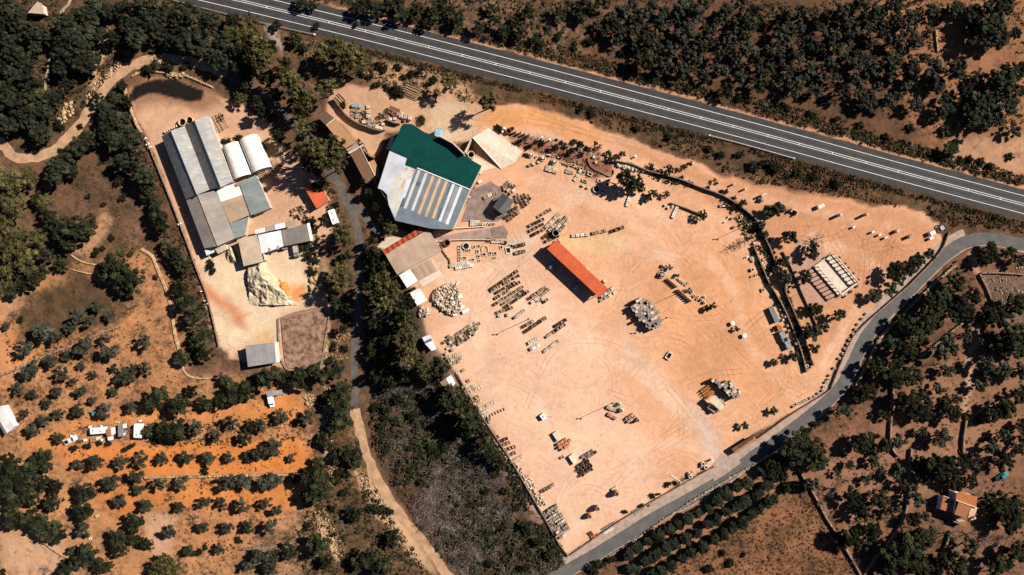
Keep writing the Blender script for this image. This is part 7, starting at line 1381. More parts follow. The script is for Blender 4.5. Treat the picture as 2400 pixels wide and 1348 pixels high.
wall_line('works_wall', 'cream wall along the upper left edge of the left works', [(294, 202), (298, 225), (310, 262), (322, 292), (334, 312)], 1.2, 0.8, 'rock_cream', seed=3)
wall_line('works_wall', 'cream rock edge above the dark ground area of the works', [(310, 180), (340, 168), (395, 172), (440, 180), (500, 205)], 0.6, 0.7, 'rock_cream', seed=4, dens=1.2)
wall_line('works_fence', 'thin pale fence down the left side of the left works', [(345, 330), (372, 395), (410, 490), (440, 570), (462, 630), (485, 690), (503, 760), (514, 812)], 1.0, 0.25, 'stone_wall', stones=False)
wall_line('orchard_channel', 'pale stone channel winding down beside the left orchard', [(330, 584), (354, 598), (368, 630), (378, 655), (394, 697), (403, 740), (412, 790), (421, 822)], 0.5, 1.1, 'rock_cream', seed=5, dens=1.5)
wall_line('orchard_channel', 'pale curved kerb at the lower end of the stone channel', [(427, 855), (432, 870), (444, 882), (470, 887), (496, 886)], 0.4, 0.7, 'rock_cream', seed=6, dens=1)
wall_line('field_kerb', 'curved pale kerb left of the dark oak, upper of two', [(163, 593), (176, 604), (193, 613), (215, 619), (240, 620)], 0.5, 0.5, 'rock_cream', stones=False)
wall_line('field_kerb', 'pale kerb left of the dark oak, lower of two', [(170, 632), (190, 637), (220, 643)], 0.5, 0.5, 'rock_cream', stones=False)
wall_line('terrace_wall', 'dry stone terrace wall across the upper left orchard', [(0, 881), (60, 856), (120, 828), (184, 805), (240, 780), (284, 764)], 0.9, 0.8, 'stone_wall', seed=7)
wall_line('terrace_wall', 'pale dry stone terrace wall below the first olive row', [(340, 1119), (420, 1117), (500, 1115), (600, 1113), (660, 1112), (712, 1112)], 0.9, 0.8, 'rock_cream', seed=8)
wall_line('terrace_wall', 'dry stone wall by the bottom left clearing', [(95, 1262), (130, 1290), (165, 1310)], 0.7, 0.6, 'rock_cream', seed=9)
wall_line('terrace_wall', 'dry stone wall near the bottom of the lower left orchard', [(570, 1286), (620, 1284), (690, 1270), (720, 1255)], 0.7, 0.6, 'stone_wall', seed=10)
wall_line('roadside_wall', 'dry stone wall along the right side of the side road', [(2236, 622), (2170, 682), (2100, 752), (2060, 795), (2040, 835), (2020, 875), (2000, 912)], 0.9, 0.9, 'stone_wall', seed=11, top='rubble', dens=3)
wall_line('roadside_wall', 'dry stone edge between the side road and the citrus rows', [(1860, 1032), (1780, 1082), (1700, 1126), (1620, 1175), (1550, 1222), (1480, 1270), (1420, 1308)], 0.6, 0.8, 'stone_wall', seed=12, top='rubble', dens=2)
wall_line('field_wall', 'dry stone wall descending left of the lone dark bush', [(2091, 880), (2090, 930), (2086, 990), (2085, 1030), (2093, 1056), (2106, 1069)], 1.3, 0.7, seed=13)
wall_line('field_wall', 'long dry stone wall left of the tiled house', [(2134, 1051), (2131, 1085), (2128, 1130), (2122, 1190), (2105, 1235), (2078, 1275), (2048, 1310), (2020, 1350)], 1.3, 0.7, seed=14)
wall_line('field_wall', 'dry stone wall bounding the dry field at lower right', [(1870, 1098), (1905, 1155), (1933, 1208), (1960, 1250), (1982, 1287), (2018, 1350)], 1.2, 0.7, seed=15)
wall_line('field_wall', 'short dry stone wall above the tiled house', [(2264, 985), (2258, 1020), (2255, 1060)], 1.3, 0.7, seed=16)
wall_line('field_wall', 'dry stone wall running to the right edge above the house', [(2400, 906), (2350, 935), (2300, 962), (2268, 985)], 1.1, 0.6, seed=17)
wall_line('field_wall', 'dry stone wall below the tiled house', [(2226, 1243), (2214, 1280), (2204, 1320), (2196, 1355)], 1.2, 0.7, seed=18)
wall_line('plot_wall', 'dry stone wall left of the stony plot', [(2294, 642), (2312, 680), (2328, 718), (2348, 768)], 1.0, 0.6, seed=19)
wall_line('plot_wall', 'dry stone wall above the stony plot', [(2298, 640), (2340, 640), (2400, 644)], 1.0, 0.5, seed=20)
wall_line('plot_wall', 'diagonal dry stone wall between dark trees right of the road', [(2274, 742), (2230, 775), (2190, 808), (2152, 838)], 1.0, 0.6, seed=21)
wall_line('grove_wall', 'short broken stone wall in the top right grove', [(2192, 72), (2194, 100), (2196, 122)], 0.8, 0.7, 'rock_cream', seed=22)
wall_line('bed_wall', 'low cream wall of the stone bed below the striped roof', [(1064, 535), (1090, 534), (1136, 531)], 0.8, 0.4, 'stone_pale', stones=False)
wall_line('bed_wall', 'low pale wall below the concrete ramp road', [(1030, 566), (1060, 563), (1100, 562), (1150, 562)], 0.9, 0.35, 'stone_pale', stones=False)
wall_line('bed_wall', 'pale stone edge right of the tan workshop', [(1036, 570), (1040, 590), (1052, 605), (1056, 618)], 0.6, 0.5, 'rock_cream', seed=23, dens=1.4)
wall_line('planter_wall', 'curved stone rim around the round garden bed', [(1377, 372), (1382, 388), (1394, 398), (1408, 404), (1428, 414), (1438, 408), (1438, 398)], 0.6, 0.35, 'stone_wall', stones=False)
wall_line('retaining_wall', 'dark-shadowed retaining wall curving below the upper stone yard', [(783, 232), (796, 250), (812, 270), (832, 286), (858, 298), (890, 308), (903, 306)], 2.2, 0.4, 'stone_wall', seed=30, dens=0.6)
wall_line('retaining_wall', 'stone wall with pale top above the green roof\'s left corner', [(905, 282), (925, 290), (938, 292)], 2.0, 0.4, 'stone_wall', stones=False)
# gate piece
gp = root('gate_planter', 'long stone planter hedge beside the yard gate', 'planter', 1740, 1040)
part(gp, MB().prism([P(*p) for p in ((1712, 1052), (1763, 1020), (1769, 1028), (1720, 1062))], -0.1, 2.2), 'planter', 'plaster_brown')
part(gp, MB().prism([P(*p, 2.2) for p in ((1714, 1052.5), (1763, 1021.5), (1767.5, 1028), (1720, 1060))], 2.2, 2.35), 'gravel', 'weeds_brown')
gt = root('yard_gate_post', 'pale gate post beside the round stones at the yard gate', 'post', 1665, 1077); x, y = P(1665, 1077)
part(gt, MB().lathe(x, y, [(.45, 0), (.45, 1.8), (.6, 1.9), (.6, 2.1), (.001, 2.3)], 4), 'pier', 'stone_pale')
tag(MB().slab(Q([(1668, 1092, 0.062), (1692, 1062, 0.062), (1715, 1068, 0.062), (1738, 1084, 0.062), (1700, 1112, 0.062), (1674, 1128, 0.062)]), 0.08).build('gate_apron', 'verge_concrete'), kind='structure')
for k, (a, b_, s_) in enumerate(((1648, 1088, .8), (1655, 1086, .7), (1645, 1094, .7), (1655, 1096, .8), (1616, 1112, .9), (1622, 1108, .6), (1618, 1118, .7))): piece('gate_garden_stone', 'round stone ornament along the road wall near the gate, %s from the left' % nth((4, 6, 5, 7, 1, 3, 2)[k]), 'ornament', a, b_, (RING, JARS[2], BLOCKG)[k % 3], s_, s_, 1.1, .4, 'gate ornaments', RINGD if k % 3 == 0 else None)
# guard rails
def rail(label, pts):
    L = L_(pts, 2.0); rt = thing('guard_rail', label, 'guard rail', (L[0][0], L[0][1], 0), 0, 'guard rails'); N = normals2(L)
    vs = []
    for i in range(len(L)): vs += [(*(L[i] + N[i]*.06), .42), (*(L[i] + N[i]*.1), .75), (*(L[i] - N[i]*.1), .75), (*(L[i] - N[i]*.06), .42)]
    part(rt, MB().add(vs, [(4*i+k, 4*i+4+k, 4*i+4+(k+1) % 4, 4*i+(k+1) % 4) for i in range(len(L)-1) for k in range(4)]), 'beam', 'galvanised')
    for i in range(0, len(L), 2): part(rt, MB().box(L[i][0], L[i][1], -.1, .7, .12, .16), 'post', 'steel_grey')
    part(rt, MB().box(L[0][0], L[0][1], -.1, .8, .5, .5), 'end_block', 'stone_white'); part(rt, MB().box(L[-1][0], L[-1][1], -.1, .8, .5, .5), 'end_block', 'stone_white')
rail('pale guard rail on the lower side of the highway, right half', [(1662, 318), (1720, 333), (1790, 352), (1860, 372)])
rail('guard rail on the lower side of the highway at top left', [(380, -6), (470, 18), (560, 41), (650, 63), (738, 82)])
# lamp posts
def lamp_post(px, py, label, h=11.6):
    x, y = P(px, py); t = thing('lamp_post', label, 'lamp post', (x, y, 0), 0, 'yard lamp posts')
    MB().tube([(0, 0, -.2), (0, 0, h * .5), (0, 0, h)], [.13, .10, .07], 6).build('pole', 'galvanised', t); MB().box(0, 0, 0, .4, .6, .6).build('base', 'concrete', t)
    MB().tube([(-.8, 0, h), (.8, 0, h)], .05, 5).build('cross_arm', 'galvanised', t)
    for s_ in (-.7, .7): MB().box(s_, 0, h - .25, h + .12, .55, .4, .2).build('lamp_head', 'steel_grey', t)
lamp_post(1240.5, 747, 'tall lamp post among the crate rows below the orange shed'); lamp_post(1437, 944, 'tall lamp post beside the white jars in the lower yard')
lamp_post(1603, 680, 'tall lamp post standing among the clay jars'); lamp_post(1564, 744, 'tall lamp post right of the tall central crate heap'); lamp_post(1757, 524, 'tall lamp post by the diagonal garden wall')

# ------------------------------------------------------------------ vehicles
def extrude_profile(prof, w_, ch=0.08):
    """side outline (x,z) swept across the width, edges drawn in a little at both sides"""
    cx = sum(p[0] for p in prof) / len(prof); cz = sum(p[1] for p in prof) / len(prof); b = MB(); n = len(prof); vs = []
    for y, k in ((-w_/2, 1 - ch), (-w_/2 + ch, 1), (w_/2 - ch, 1), (w_/2, 1 - ch)):
        vs += [(cx + (x - cx) * k, y, cz + (z - cz) * k) for x, z in prof]
    fs = [(r*n + i, r*n + (i+1) % n, (r+1)*n + (i+1) % n, (r+1)*n + i) for r in range(3) for i in range(n)] + [tuple(range(n-1, -1, -1)), tuple(range(3*n, 4*n))]
    return b.add(vs, fs)
def wheels(t, xs_, w_, r=.33):
    for x in xs_:
        for s_ in (-1, 1):
            o = MB().tube([(x, s_*(w_/2 - .12) - .11, r), (x, s_*(w_/2 - .12) + .11, r)], r, 12).build('wheel', 'tyre', t)
            MB().tube([(x, s_*(w_/2 - .12) - .12, r), (x, s_*(w_/2 - .12) + .12, r)], r * .55, 10).build('hub', 'galvanised', o)
def vehicle(kind, label, px, py, deg, m, name, cat):
    x, y = P(px, py, 1.2); t = thing(name, label, cat, (x, y, 0), R(deg))
    if kind == 'van':
        extrude_profile([(-2.3, .35), (2.2, .35), (2.3, .9), (1.5, 1.15), (.9, 1.85), (-2.2, 1.9), (-2.35, 1.2)], 1.85).build('body', m, t)
        MB().slab([(.98, -.72, 1.80), (1.50, -.76, 1.22), (1.50, .76, 1.22), (.98, .72, 1.80)], .04).build('windscreen', 'glass_dark', t)
        for s_ in (-1, 1): MB().box(.5, s_*.915, 1.2, 1.65, .8, .03).build('side_window', 'glass_dark', t); MB().box(2.28, s_*.65, .7, .88, .06, .3).build('headlight', 'stone_white', t)
        wheels(t, (-1.4, 1.45), 1.85)
    elif kind == 'car':
        extrude_profile([(-2.0, .3), (2.0, .3), (2.05, .75), (1.0, .92), (-1.95, .95), (-2.05, .7)], 1.75).build('body', m, t); extrude_profile([(-1.8, .9), (1.0, .9), (.35, 1.42), (-1.4, 1.45)], 1.45, .12).build('cabin', 'glass_dark', t)
        MB().slab([(-1.35, -.6, 1.48), (.3, -.6, 1.46), (.3, .6, 1.46), (-1.35, .6, 1.48)], .05).build('roof', m, t)
        for s_ in (-1, 1): MB().box(2.02, s_*.6, .55, .72, .05, .35).build('headlight', 'stone_white', t)
        wheels(t, (-1.25, 1.3), 1.75, .3)
    else:  # pickup
        extrude_profile([(-2.5, .45), (2.5, .45), (2.55, .95), (1.3, 1.1), (-2.5, 1.1)], 1.8).build('body', m, t); extrude_profile([(-.6, 1.05), (1.3, 1.05), (.7, 1.72), (-.5, 1.75)], 1.5, .1).build('cabin', 'glass_dark', t)
        MB().slab([(-.45, -.62, 1.79), (.65, -.62, 1.77), (.65, .62, 1.77), (-.45, .62, 1.79)], .05).build('roof', m, t); MB().box(-1.6, 0, 1.0, 1.13, 1.6, 1.4).build('bed_floor', 'void_dark', t)
        for s_ in (-1, 1): MB().box(-1.6, s_*.8, 1.1, 1.3, 1.8, .1).build('bed_side', m, t); MB().box(2.5, s_*.65, .75, .92, .06, .3).build('headlight', 'stone_white', t)
        wheels(t, (-1.5, 1.6), 1.8, .36)
    return t
vehicle('pickup', 'white pickup truck left of the white caravans', 164, 1032, 26 , 'car_white', 'pickup_truck', 'pickup')
vehicle('van', 'white van backed under the grey carport', 635, 940, -78, 'car_white', 'delivery_van', 'van')
vehicle('car', 'grey car in the shade of the long orange shed', 1295, 619, 68, 'car_grey', 'parked_car', 'car')
vehicle('car', 'dark car parked under the lower half of the orange shed', 1352, 668, 68, 'car_grey', 'parked_car', 'car')
vehicle('pickup', 'teal pickup truck under trees above the tiled house', 2350, 1117, 32, 'car_teal', 'pickup_truck', 'pickup')
vehicle('car', 'small blue car half hidden by an olive above the caravans', 224, 969, 12, 'car_teal', 'parked_car', 'car')
def caravan(label, c, L_m, W_m, deg, m, hatch=2, h=2.6, name='caravan', cat='caravan'):
    x, y = P(*c, h); t = thing(name, label, cat, (x, y, 0), R(deg))
    extrude_profile([(-L_m/2 + .15, .5), (L_m/2 - .15, .5), (L_m/2, .9), (L_m/2 - .05, h - .3), (L_m/2 - .4, h), (-L_m/2 + .4, h), (-L_m/2 + .05, h - .3), (-L_m/2, .9)], W_m, .07).build('body', m, t)
    for k in range(hatch): MB().box(-L_m/4 + k * L_m/2.2, .2 * (-1)**k, h - .01, h + .14, .55, .55).build('roof_hatch', 'galvanised', t)
    for s_ in (-1, 1): MB().box(.4, s_*W_m/2, 1.3, 1.9, 1.2, .04).build('window', 'glass_dark', t)
    MB().box(-L_m/2 + 1.0, -W_m/2, .6, 2.1, .7, .05).build('door', 'stone_white', t); MB().tube([(L_m/2, 0, .5), (L_m/2 + .9, 0, .5)], .06, 5).build('hitch', 'steel_dark', t)
    wheels(t, (0.0,), W_m, .33); return t
caravan('long white caravan at the left of the caravan row', (227, 1010), 5.8, 2.3, 5, 'car_white')
caravan('grey-roofed caravan in the middle of the caravan row', (282, 1010), 4.8, 1.9, 90, 'steel_grey', 1)
caravan('wide white caravan with ribbed roof at the right of the row', (322, 1011), 5.3, 2.9, 88, 'stone_white', 1)
caravan('white trailer with roof vents beside the shady lane in the works', (780, 508), 5.6, 2.3, -70, 'car_white', 3)
hh = root('terracotta_roof_hut', 'small hut with a terracotta roof between the caravans', 'hut', 256, 1012, 2)
roof(hh, [(248, 1005.5, 2.6), (259, 1005, 2.6), (261, 1021, 2.3), (249.5, 1022, 2.3)], 'tile_house2'); roof(hh, [(259.3, 1002.5, 2.5), (266, 1002, 2.5), (267, 1019, 2.4), (261.2, 1020, 2.4)], 'plaster_white', 'side_roof'); walls(hh, [(248, 1005.5, 2.5), (266, 1002, 2.4), (267, 1019, 2.3), (249.5, 1022, 2.2)], 'plaster_white', .2)
roof(hh, [(252, 1024, 1.9), (259, 1024, 1.9), (260, 1032, 1.8), (253, 1032.5, 1.8)], 'plaster_white', 'step_roof', 1.8)
aw = root('white_awning', 'white awning beside the grey-roofed caravan', 'awning', 292, 998, 2.4); roof(aw, [(287.5, 994, 2.5), (297, 993, 2.5), (297, 1003, 2.3), (288, 1004, 2.3)], 'plaster_white'); posts(aw, [(296.5, 993.5, 2.5), (296.5, 1002.5, 2.3), (288.5, 1003.5, 2.3)], 'steel_grey', .05)
for k, (a, b_, sx, sy, m_) in enumerate(((221, 1031, 2.2, 1.4, 'timber'), (232, 1027, 1.6, 1.3, 'stone_pale'), (238, 1031, 1.2, .6, 'stone_white'), (213, 1000, .9, .8, 'stone_white'), (224, 998, .7, .6, 'galvanised'), (240, 998, .7, .6, 'stone_white'), (250, 994, 1.6, .7, 'timber'), (263, 992, 1.8, .7, 'timber'), (276, 989, 1.6, .7, 'stone_beige'), (171, 1021, 1.0, .8, 'stone_white'), (176, 1018, .8, .8, 'galvanised'), (201, 1031, .9, .9, 'stone_white'), (190, 1034, 1.1, .9, 'steel_dark'), (330, 986, .9, .7, 'stone_white'))):
    x, y = P(a, b_); t = thing('storage_box', 'small storage box beside the caravan row, %s from the left' % nth(sorted((221, 232, 238, 213, 224, 240, 250, 263, 276, 171, 176, 201, 190, 330)).index(a) + 1), 'box', (x, y, 0), .1, 'boxes by the caravans'); MB().box(0, 0, 0, .7, sx, sy).build('box_body', m_, t); MB().box(0, 0, .7, .78, sx * 1.04, sy * 1.04).build('lid', m_, t)
def trailer_load(label, c, L_m, W_m, deg, m, n, name, cat, h=1.6):
    x, y = P(*c, h); t = thing(name, label, cat, (x, y, 0), R(deg)); MB().box(0, 0, .55, .75, L_m, W_m).build('bed', 'steel_dark', t)
    for k in range(n): MB().box(0, -W_m/2 + W_m * (k + .5) / n, .75, h - .1 * (k % 2), L_m * .98, W_m / n * .6).build('bar', m, t)
    wheels(t, (-L_m*.3, L_m*.1, L_m*.3), W_m, .4); return t
trailer_load('flatbed trailer loaded with grey steel bars below the diagonal wall', (1815, 738), 6.2, 1.9, -66, 'steel_grey', 5, 'flatbed_trailer', 'trailer')
fk = thing('forklift', 'orange forklift behind the grey bar trailer', 'forklift', (*P(1826, 768, 1), 0), R(-66))
extrude_profile([(-1.1, .4), (1.1, .4), (1.2, 1.0), (.4, 1.1), (-1.1, 1.3)], 1.3).build('body', 'orange_paint', fk); MB().box(1.4, 0, .3, 2.6, .18, .9).build('mast', 'orange_paint', fk); MB().slab([(-.8, -.55, 2.2), (.7, -.55, 2.2), (.7, .55, 2.2), (-.8, .55, 2.2)], .08).build('roof_guard', 'rust', fk)
for sx in (-.7, .6):
    for sy in (-.5, .5): MB().tube([(sx, sy, 1.1), (sx, sy, 2.15)], .05, 4).build('guard_post', 'steel_dark', fk)
for s_ in (-.3, .3): MB().box(2.0, s_, .12, .2, 1.1, .14).build('fork', 'steel_dark', fk)
wheels(fk, (-.75, .8), 1.3, .35)
for k, (a, b_, l_) in enumerate(((1836, 788, 4.2), (1846, 805, 4.6))):
    x, y = P(a, b_, 1.5); t = thing('grey_container', 'dark grey steel container below the forklift, %s of two' % ('upper', 'lower')[k], 'container', (x, y, 0), R(-66), 'grey containers'); MB().box(0, 0, 0, 1.7, l_, 1.9).build('body', 'steel_grey', t)
    for j in range(5): MB().box(-l_/2 + l_ * (j + .5) / 5, 0, 1.7, 1.76, .12, 1.9).build('rib', 'steel_dark', t)
tk = thing('tipper_truck', 'grey tipper truck parked under the eave of the cutting shed', 'truck', (*P(693, 586, 1.8), 0), R(-80))
extrude_profile([(1.3, .6), (2.6, .6), (2.65, 1.5), (2.2, 2.3), (1.4, 2.3)], 2.0).build('cab', 'steel_grey', tk); MB().box(-.7, 0, .7, .95, 3.8, 1.9).build('chassis', 'steel_dark', tk); MB().box(-.7, 0, .95, 2.1, 3.7, 2.0).build('tipper_body', 'steel_grey', tk); MB().box(-.7, 0, 2.1, 2.12, 3.4, 1.7).build('load', 'stone_grey', tk); wheels(tk, (-1.9, -.9, 1.9), 2.0, .45)
bx_ = thing('white_control_box', 'white control cabinet on the lower side of the cutting shed', 'cabinet', (*P(667, 580, 2), 0), .2); MB().box(0, 0, 0, 2.0, 1.8, 1.0).build('cabinet', 'car_white', bx_); MB().box(0, 0, 2.0, 2.1, 2.0, 1.2).build('cap', 'galvanised', bx_)
wt = thing('white_water_tank', 'bright white block tank standing alone in the open lower yard', 'tank', (*P(1273, 977, 1.3), 0), -.9); MB().box(0, 0, 0, 1.5, 2.2, 1.7, 0, 0, .96).build('tank', 'car_white', wt); MB().lathe(0, 0, [(.35, 1.5), (.35, 1.62), (.001, 1.62)], 10).build('lid', 'galvanised', wt); MB().tube([(.9, 1.0, .1), (2.4, 2.4, .1)], .07, 5).build('hose', 'steel_dark', wt)
for k, (a, b_) in enumerate(((1305, 1023), (1343, 1077))):
    t = thing('long_white_block', 'long pale stone block %s' % ('above the terracotta pallets', 'beside the upper dark pallets')[k], 'stone block', (*P(a, b_, 1.2), 0), R(-57), 'long pale blocks'); MB().lathe(0, 0, [(q2, -.02), (q2, 1.2), (q2 * .94, 1.35), (.001, 1.35)], 4).build('block', 'stone_pale', t).rotation_euler = (0, 0, math.pi/4); t.scale = (3.6, 1.7, 1)
piece('small_dark_crate', 'small dark crate between terracotta and dark pallet blocks', 'crate', 1319, 1072, FRAME, 1.4, 1.0, .8, .5, None, FRAMED, 'sides')

# ------------------------------------------------------------------ timber, pipes, racks
def bundle(name, label, cat, a, b_, n, wid, r, m, h=.3, layers=2, group=None):
    """poles lying side by side between two photo points"""
    A_, B2 = np.array(P(*a)), np.array(P(*b_)); d = B2 - A_; l = np.linalg.norm(d); nn = np.array([-d[1], d[0]]) / l; t = thing(name, label, cat, (A_[0], A_[1], 0), 0, group)
    for k in range(n):
        for j in range(layers if k % 2 else 1):
            o = nn * wid * ((k + .5 * (j % 2)) / max(1, n - 1) - .5); s0 = random.uniform(0, .12); s1 = random.uniform(.88, 1.0); w0 = random.uniform(-.2, .2)
            p = o + d * s0; q = o + d * s1 + nn * w0; MB().tube([(p[0], p[1], r + h * j), (q[0], q[1], r + h * j)], r, 6).build('pole', m, t)
    return t
bundle('log_pile', 'pile of long pale logs right of the brush heap', 'logs', (942, 210), (980, 226), 10, 4.0, .16, 'timber', .3)
bundle('pole_stack', 'stack of long timber poles beside the pine above the tiled house', 'poles', (787, 224), (806, 242), 6, 2.4, .14, 'timber')
bundle('beam_stack', 'stack of grey beams in the upper stone yard', 'beams', (820, 266), (848, 270), 5, 2.2, .16, 'stone_grey'); bundle('beam_stack', 'stack of pale beams above the grey beams of the upper yard', 'beams', (822, 258), (840, 262), 4, 1.2, .14, 'stone_beige')
bundle('rusty_frame_stack', 'stack of rusty dark frames in the upper stone yard', 'metal', (910, 258), (936, 268), 6, 2.8, .12, 'rust', .25)
bundle('pipe_stack', 'white pipes lying by the road wall in the lower yard corner', 'pipes', (1412, 1250), (1438, 1236), 3, .9, .16, 'stone_white'); bundle('pipe_stack', 'dark pipes lying by the road wall in the lower yard corner', 'pipes', (1408, 1243), (1440, 1224), 3, .8, .14, 'steel_grey')
bundle('beam_stack', 'timber beams against the road wall toward the gate', 'beams', (1484, 1204), (1512, 1188), 4, 1.4, .16, 'stone_grey'); bundle('lone_beam', 'single pale beam lying across the yard near the road wall', 'beam', (1571, 1113), (1596, 1130), 2, .25, .14, 'stone_pale', layers=1); bundle('lone_beam', 'pale beams along the yard wall under the lone slanted beam', 'beam', (1590, 1136), (1632, 1112), 2, .4, .14, 'stone_pale', layers=1)
bundle('edge_beams', 'long pale beams along the lower left yard edge', 'beams', (1236, 1118), (1262, 1170), 2, .5, .18, 'stone_pale', layers=1); bundle('edge_beams', 'thin pale beam along the yard\'s bottom wall', 'beams', (1358, 1282), (1384, 1268), 2, .4, .12, 'stone_pale', layers=1)
bundle('orange_timber_stack', 'stack of orange timber beams under the canvas cover\'s left side', 'timber', (1646, 926), (1666, 910), 9, 4.0, .22, 'timber_orange', .45, 3)
bundle('scaffold_row', 'low line of posts at the left yard edge pointing into the sand', 'posts', (1132, 981), (1187, 956), 2, .7, .06, 'timber_dark', layers=1)
for k in range(8):
    tag(piece('fence_picket_block', 'small block on the low post line, %s from the left' % nth(k + 1), 'stone block', 1136 + 6.6 * k, 980 - 3.0 * k, BLOCKB, .25, 1.1, .5, R(24), 'post line blocks', None, 'block'))
def rack(label, c, L_m, W_m, deg, n, m='timber', h=1.6, layers=3, name='timber_rack'):
    x, y = P(*c, 1); t = thing(name, label, 'rack', (x, y, 0), R(deg))
    for k in range(n):
        xx = -L_m/2 + L_m * (k + .5) / n
        for sy in (-1, 1): MB().box(xx, sy * W_m * .46, 0, h, .14, .14).build('upright', 'timber_dark', t)
        MB().box(xx, 0, h - .25, h - .1, .16, W_m).build('crossbeam', m, t)
    for j in range(layers): MB().box(0, -W_m/2 + W_m * (j + .5) / layers, h - .1, h + .06, L_m, .2).build('rail', m, t)
rack('timber rack of planks right of the ribbed shed\'s upper end', (512, 288), 6.6, 5.0, -62, 7, 'timber', 1.7, 4); rack('timber rack below the right barrel vault', (645, 388), 5.0, 3.0, -60, 6, 'timber', 1.6, 4); rack('low timber rack below the left barrel vault', (618, 408), 4.4, 2.4, 20, 6, 'timber', 1.3, 3); rack('pale empty frame rack in the shade beside the lane', (677, 367), 4.2, 3.2, 28, 4, 'stone_pale', 1.6, 4, 'metal_rack')
for k, (a, b_) in enumerate(((426, 286), (443, 282))): drum('concrete_pipe', 'big upright concrete pipe behind the ribbed shed, %s one' % ('left', 'right')[k], a, b_, 1.5, 1.6, 'terracotta_pale', cat='pipe')
for k, (a, b_) in enumerate(((386, 309), (391, 306), (396, 303), (402, 300), (407, 298), (413, 295), (418, 292))): piece('leaning_slab', 'small pale slab behind the ribbed shed, %s from the left' % nth(k + 1), 'stone slab', a, b_, BLOCK, .35, .9, 1.1, .4, 'slabs behind the ribbed shed', None, 'slab')
for k, (a, b_, m_) in enumerate(((1388, 1254, 'orange_paint'), (1391, 1260, 'orange_paint'), (1384, 1250, 'rust'), (1400, 1255, 'timber_orange'))): t = thing('orange_machine_part', 'orange machine crate at the yard\'s bottom corner, %s from the left' % nth((2, 3, 1, 4)[k]), 'machine', (*P(a, b_, .8), 0), .5, 'orange machine crates'); MB().box(0, 0, 0, .7, 1.4, 1.0).build('housing', m_, t); MB().box(.2, 0, .7, 1.0, .6, .7).build('motor', 'steel_dark', t)
cv = root('canvas_cover', 'beige canvas cover over stacks near the gate', 'cover', 1680, 945, 3); roof(cv, [(1661, 938, 3.4), (1675, 925.5, 3.3), (1691, 940, 3.4), (1698, 954, 3.3), (1691, 963, 3.4)], 'canvas', 'canvas', .1); posts(cv, [(1663, 938, 3.3), (1675, 927, 3.2), (1697, 953, 3.2), (1690.5, 961, 3.3), (1690, 940, 3.3)], 'timber_dark', .08)
bundle('leaning_poles', 'pale poles leaning at the right of the canvas cover', 'poles', (1686, 932), (1704, 950), 2, .5, .12, 'stone_pale', layers=1)
bt_ = thing('small_boat_trailer', 'small silver and blue trailer in the upper stone yard', 'trailer', (*P(835, 248, 1), 0), R(-8)); extrude_profile([(-1.7, .4), (1.5, .4), (1.9, .7), (1.7, 1.1), (-1.7, 1.1)], 1.3).build('body', 'galvanised', bt_); MB().box(1.4, 0, 1.1, 1.25, .7, 1.1).build('blue_cover', 'tarp_blue', bt_); wheels(bt_, (0,), 1.3, .3)
for k, (a, b_) in enumerate(((211, 1263), (227, 1210))): piece('rubber_ring', ('dark tyre on the ground in the lower left clearing', 'pale ring in the dark gap of the lower left trees')[k], 'tyre', a, b_, RING, .6, .6, .4, 0, None, None, 'tyre')
for k, (a, b_) in enumerate(((470, 683), (478, 705), (486, 712))): piece('works_post', 'short pale post on the left edge of the sand area, %s downwards' % nth(k + 1), 'post', a, b_, COLM, .18, .18, 1.4, 0, 'works posts', None, 'shaft')
for k, (a, b_) in enumerate(((338, 325), (345, 338), (350, 345), (420, 525))): piece('bee_box', 'small pale box beside the left wall of the works, %s downwards' % nth(k + 1), 'box', a, b_, BLOCKW, 1.3, .7, .8, .5, 'boxes by the works wall', None, 'box_body')
for k, (a, b_, s_) in enumerate(((1095, 455, .9), (1100, 462, .8), (1092, 470, .9), (1122, 395, .9), (1127, 405, 1.0), (1117, 414, .9), (1125, 426, 1.1))): piece('wall_side_block', 'stone block against the right wall of the works hall, %s downwards' % nth((5, 6, 7, 1, 2, 3, 4)[k]), 'stone block', a, b_, (BLOCKW, BLOCK, BLOCKG)[k % 3], s_ * 1.2, s_, .9, .4, 'blocks by the hall', None, 'block')
for k, (a, b_) in enumerate(((1136, 524), (1142, 524), (1150, 525), (1158, 524))): piece('bed_ring', 'stone ring ending the bed below the striped roof, %s from left' % nth(k + 1), 'stone ring', a, b_, RING, .45, .45, .6, 0, 'bed rings', RINGD)
for k, (a, b_) in enumerate(((1300, 570), (1308, 566), (1372, 634), (1382, 645), (1390, 655), (1413, 662))): piece('shed_side_block', 'pale stone beside the upper edge of the orange shed, %s from the left' % nth(k + 1), 'stone block', a + 4, b_ - 3, (BLOCKW, BLOCK)[k % 2], 1.3, .8, .9, -.7, 'stones along the orange shed', None, 'block')

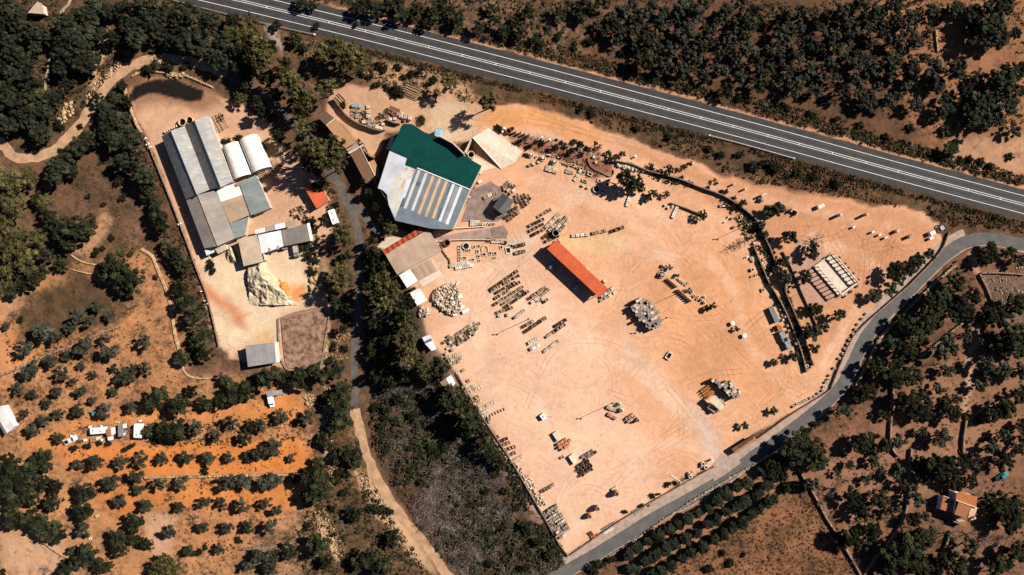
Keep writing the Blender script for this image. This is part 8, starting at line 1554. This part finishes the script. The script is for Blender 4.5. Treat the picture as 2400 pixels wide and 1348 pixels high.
# ------------------------------------------------------------------ labels for plants: the nearest landmark and the rank from it
LM = [('green roof', 1020, 360), ('long orange shed', 1355, 630), ('striped roof', 1010, 480), ('tan workshop', 965, 600), ('barrel vaults', 580, 365), ('ribbed shed', 460, 370), ('grey barn', 612, 832), ('brown bed', 712, 795), ('tiled house', 2250, 1188), ('teal pickup', 2350, 1117), ('colonnade terrace', 1957, 645), ('tall crate heap', 1518, 738), ('white van', 635, 940), ('white caravans', 270, 1012), ('white pickup', 164, 1032), ('white-roofed cabin', 8, 985), ('cream-roofed hut', 86, 18), ('big sand heap', 650, 660), ('orange-roofed hut', 742, 457), ('old tiled house', 800, 320), ('side road bend', 2262, 568), ('yard gate', 1690, 1075), ('track hairpin', 45, 368), ('round stone tables', 1730, 772), ('loading ramp', 1165, 348), ('white standing stones', 2062, 550), ('half-white shed', 1050, 900), ('striped yard shed', 1006, 803), ('grey flagstone store', 1305, 1225), ('picture\'s top right corner', 2400, 0), ('picture\'s top left corner', 0, 0), ('picture\'s bottom left corner', 0, 1348), ('picture\'s bottom right corner', 2400, 1348), ('broken grove wall', 2194, 97), ('right guard rail', 1760, 344), ('upper left footpath end', 107, 214), ('stony walled plot', 2350, 690), ('log pile', 962, 218), ('dark ground patch', 385, 205), ('yellow bushes', 300, 590), ('dry field', 1780, 1290), ('picture\'s top edge centre', 1200, 0), ('clay jars', 1600, 690), ('highway left guard rail', 560, 41), ('track bend', 300, 160), ('field wall corner', 2105, 1068), ('lane rocks', 885, 1165), ('thicket middle', 1080, 1150), ('left guard rail end', 738, 82), ('picture\'s right edge centre', 2400, 674), ('picture\'s bottom edge', 1200, 1348), ('pale stone channel', 394, 697), ('picture\'s left edge centre', 0, 674), ('terrace wall end', 284, 764), ('first olive row\'s terrace wall', 560, 1114)]
DIRS = ['right of', 'above right of', 'above', 'above left of', 'left of', 'below left of', 'below', 'below right of']
BUCK = {}
for o, desc, px, py in AUTO:
    d, nm, lx, ly = min((math.hypot(px - l[1], py - l[2]), l[0], l[1], l[2]) for l in LM)
    s_ = int(round(math.atan2(-(py - ly), px - lx) / (math.pi / 4))) % 8
    BUCK.setdefault((desc, nm, s_), []).append((d, o))
for (desc, nm, s_), l in BUCK.items():
    l.sort(key=lambda q: q[0])
    for k, (d, o) in enumerate(l):
        rank = 'the only one' if len(l) == 1 else ('nearest' if k == 0 else nth(k + 1) + ' nearest'); o['label'] = '%s %s the %s, %s' % (desc, DIRS[s_], nm, rank)
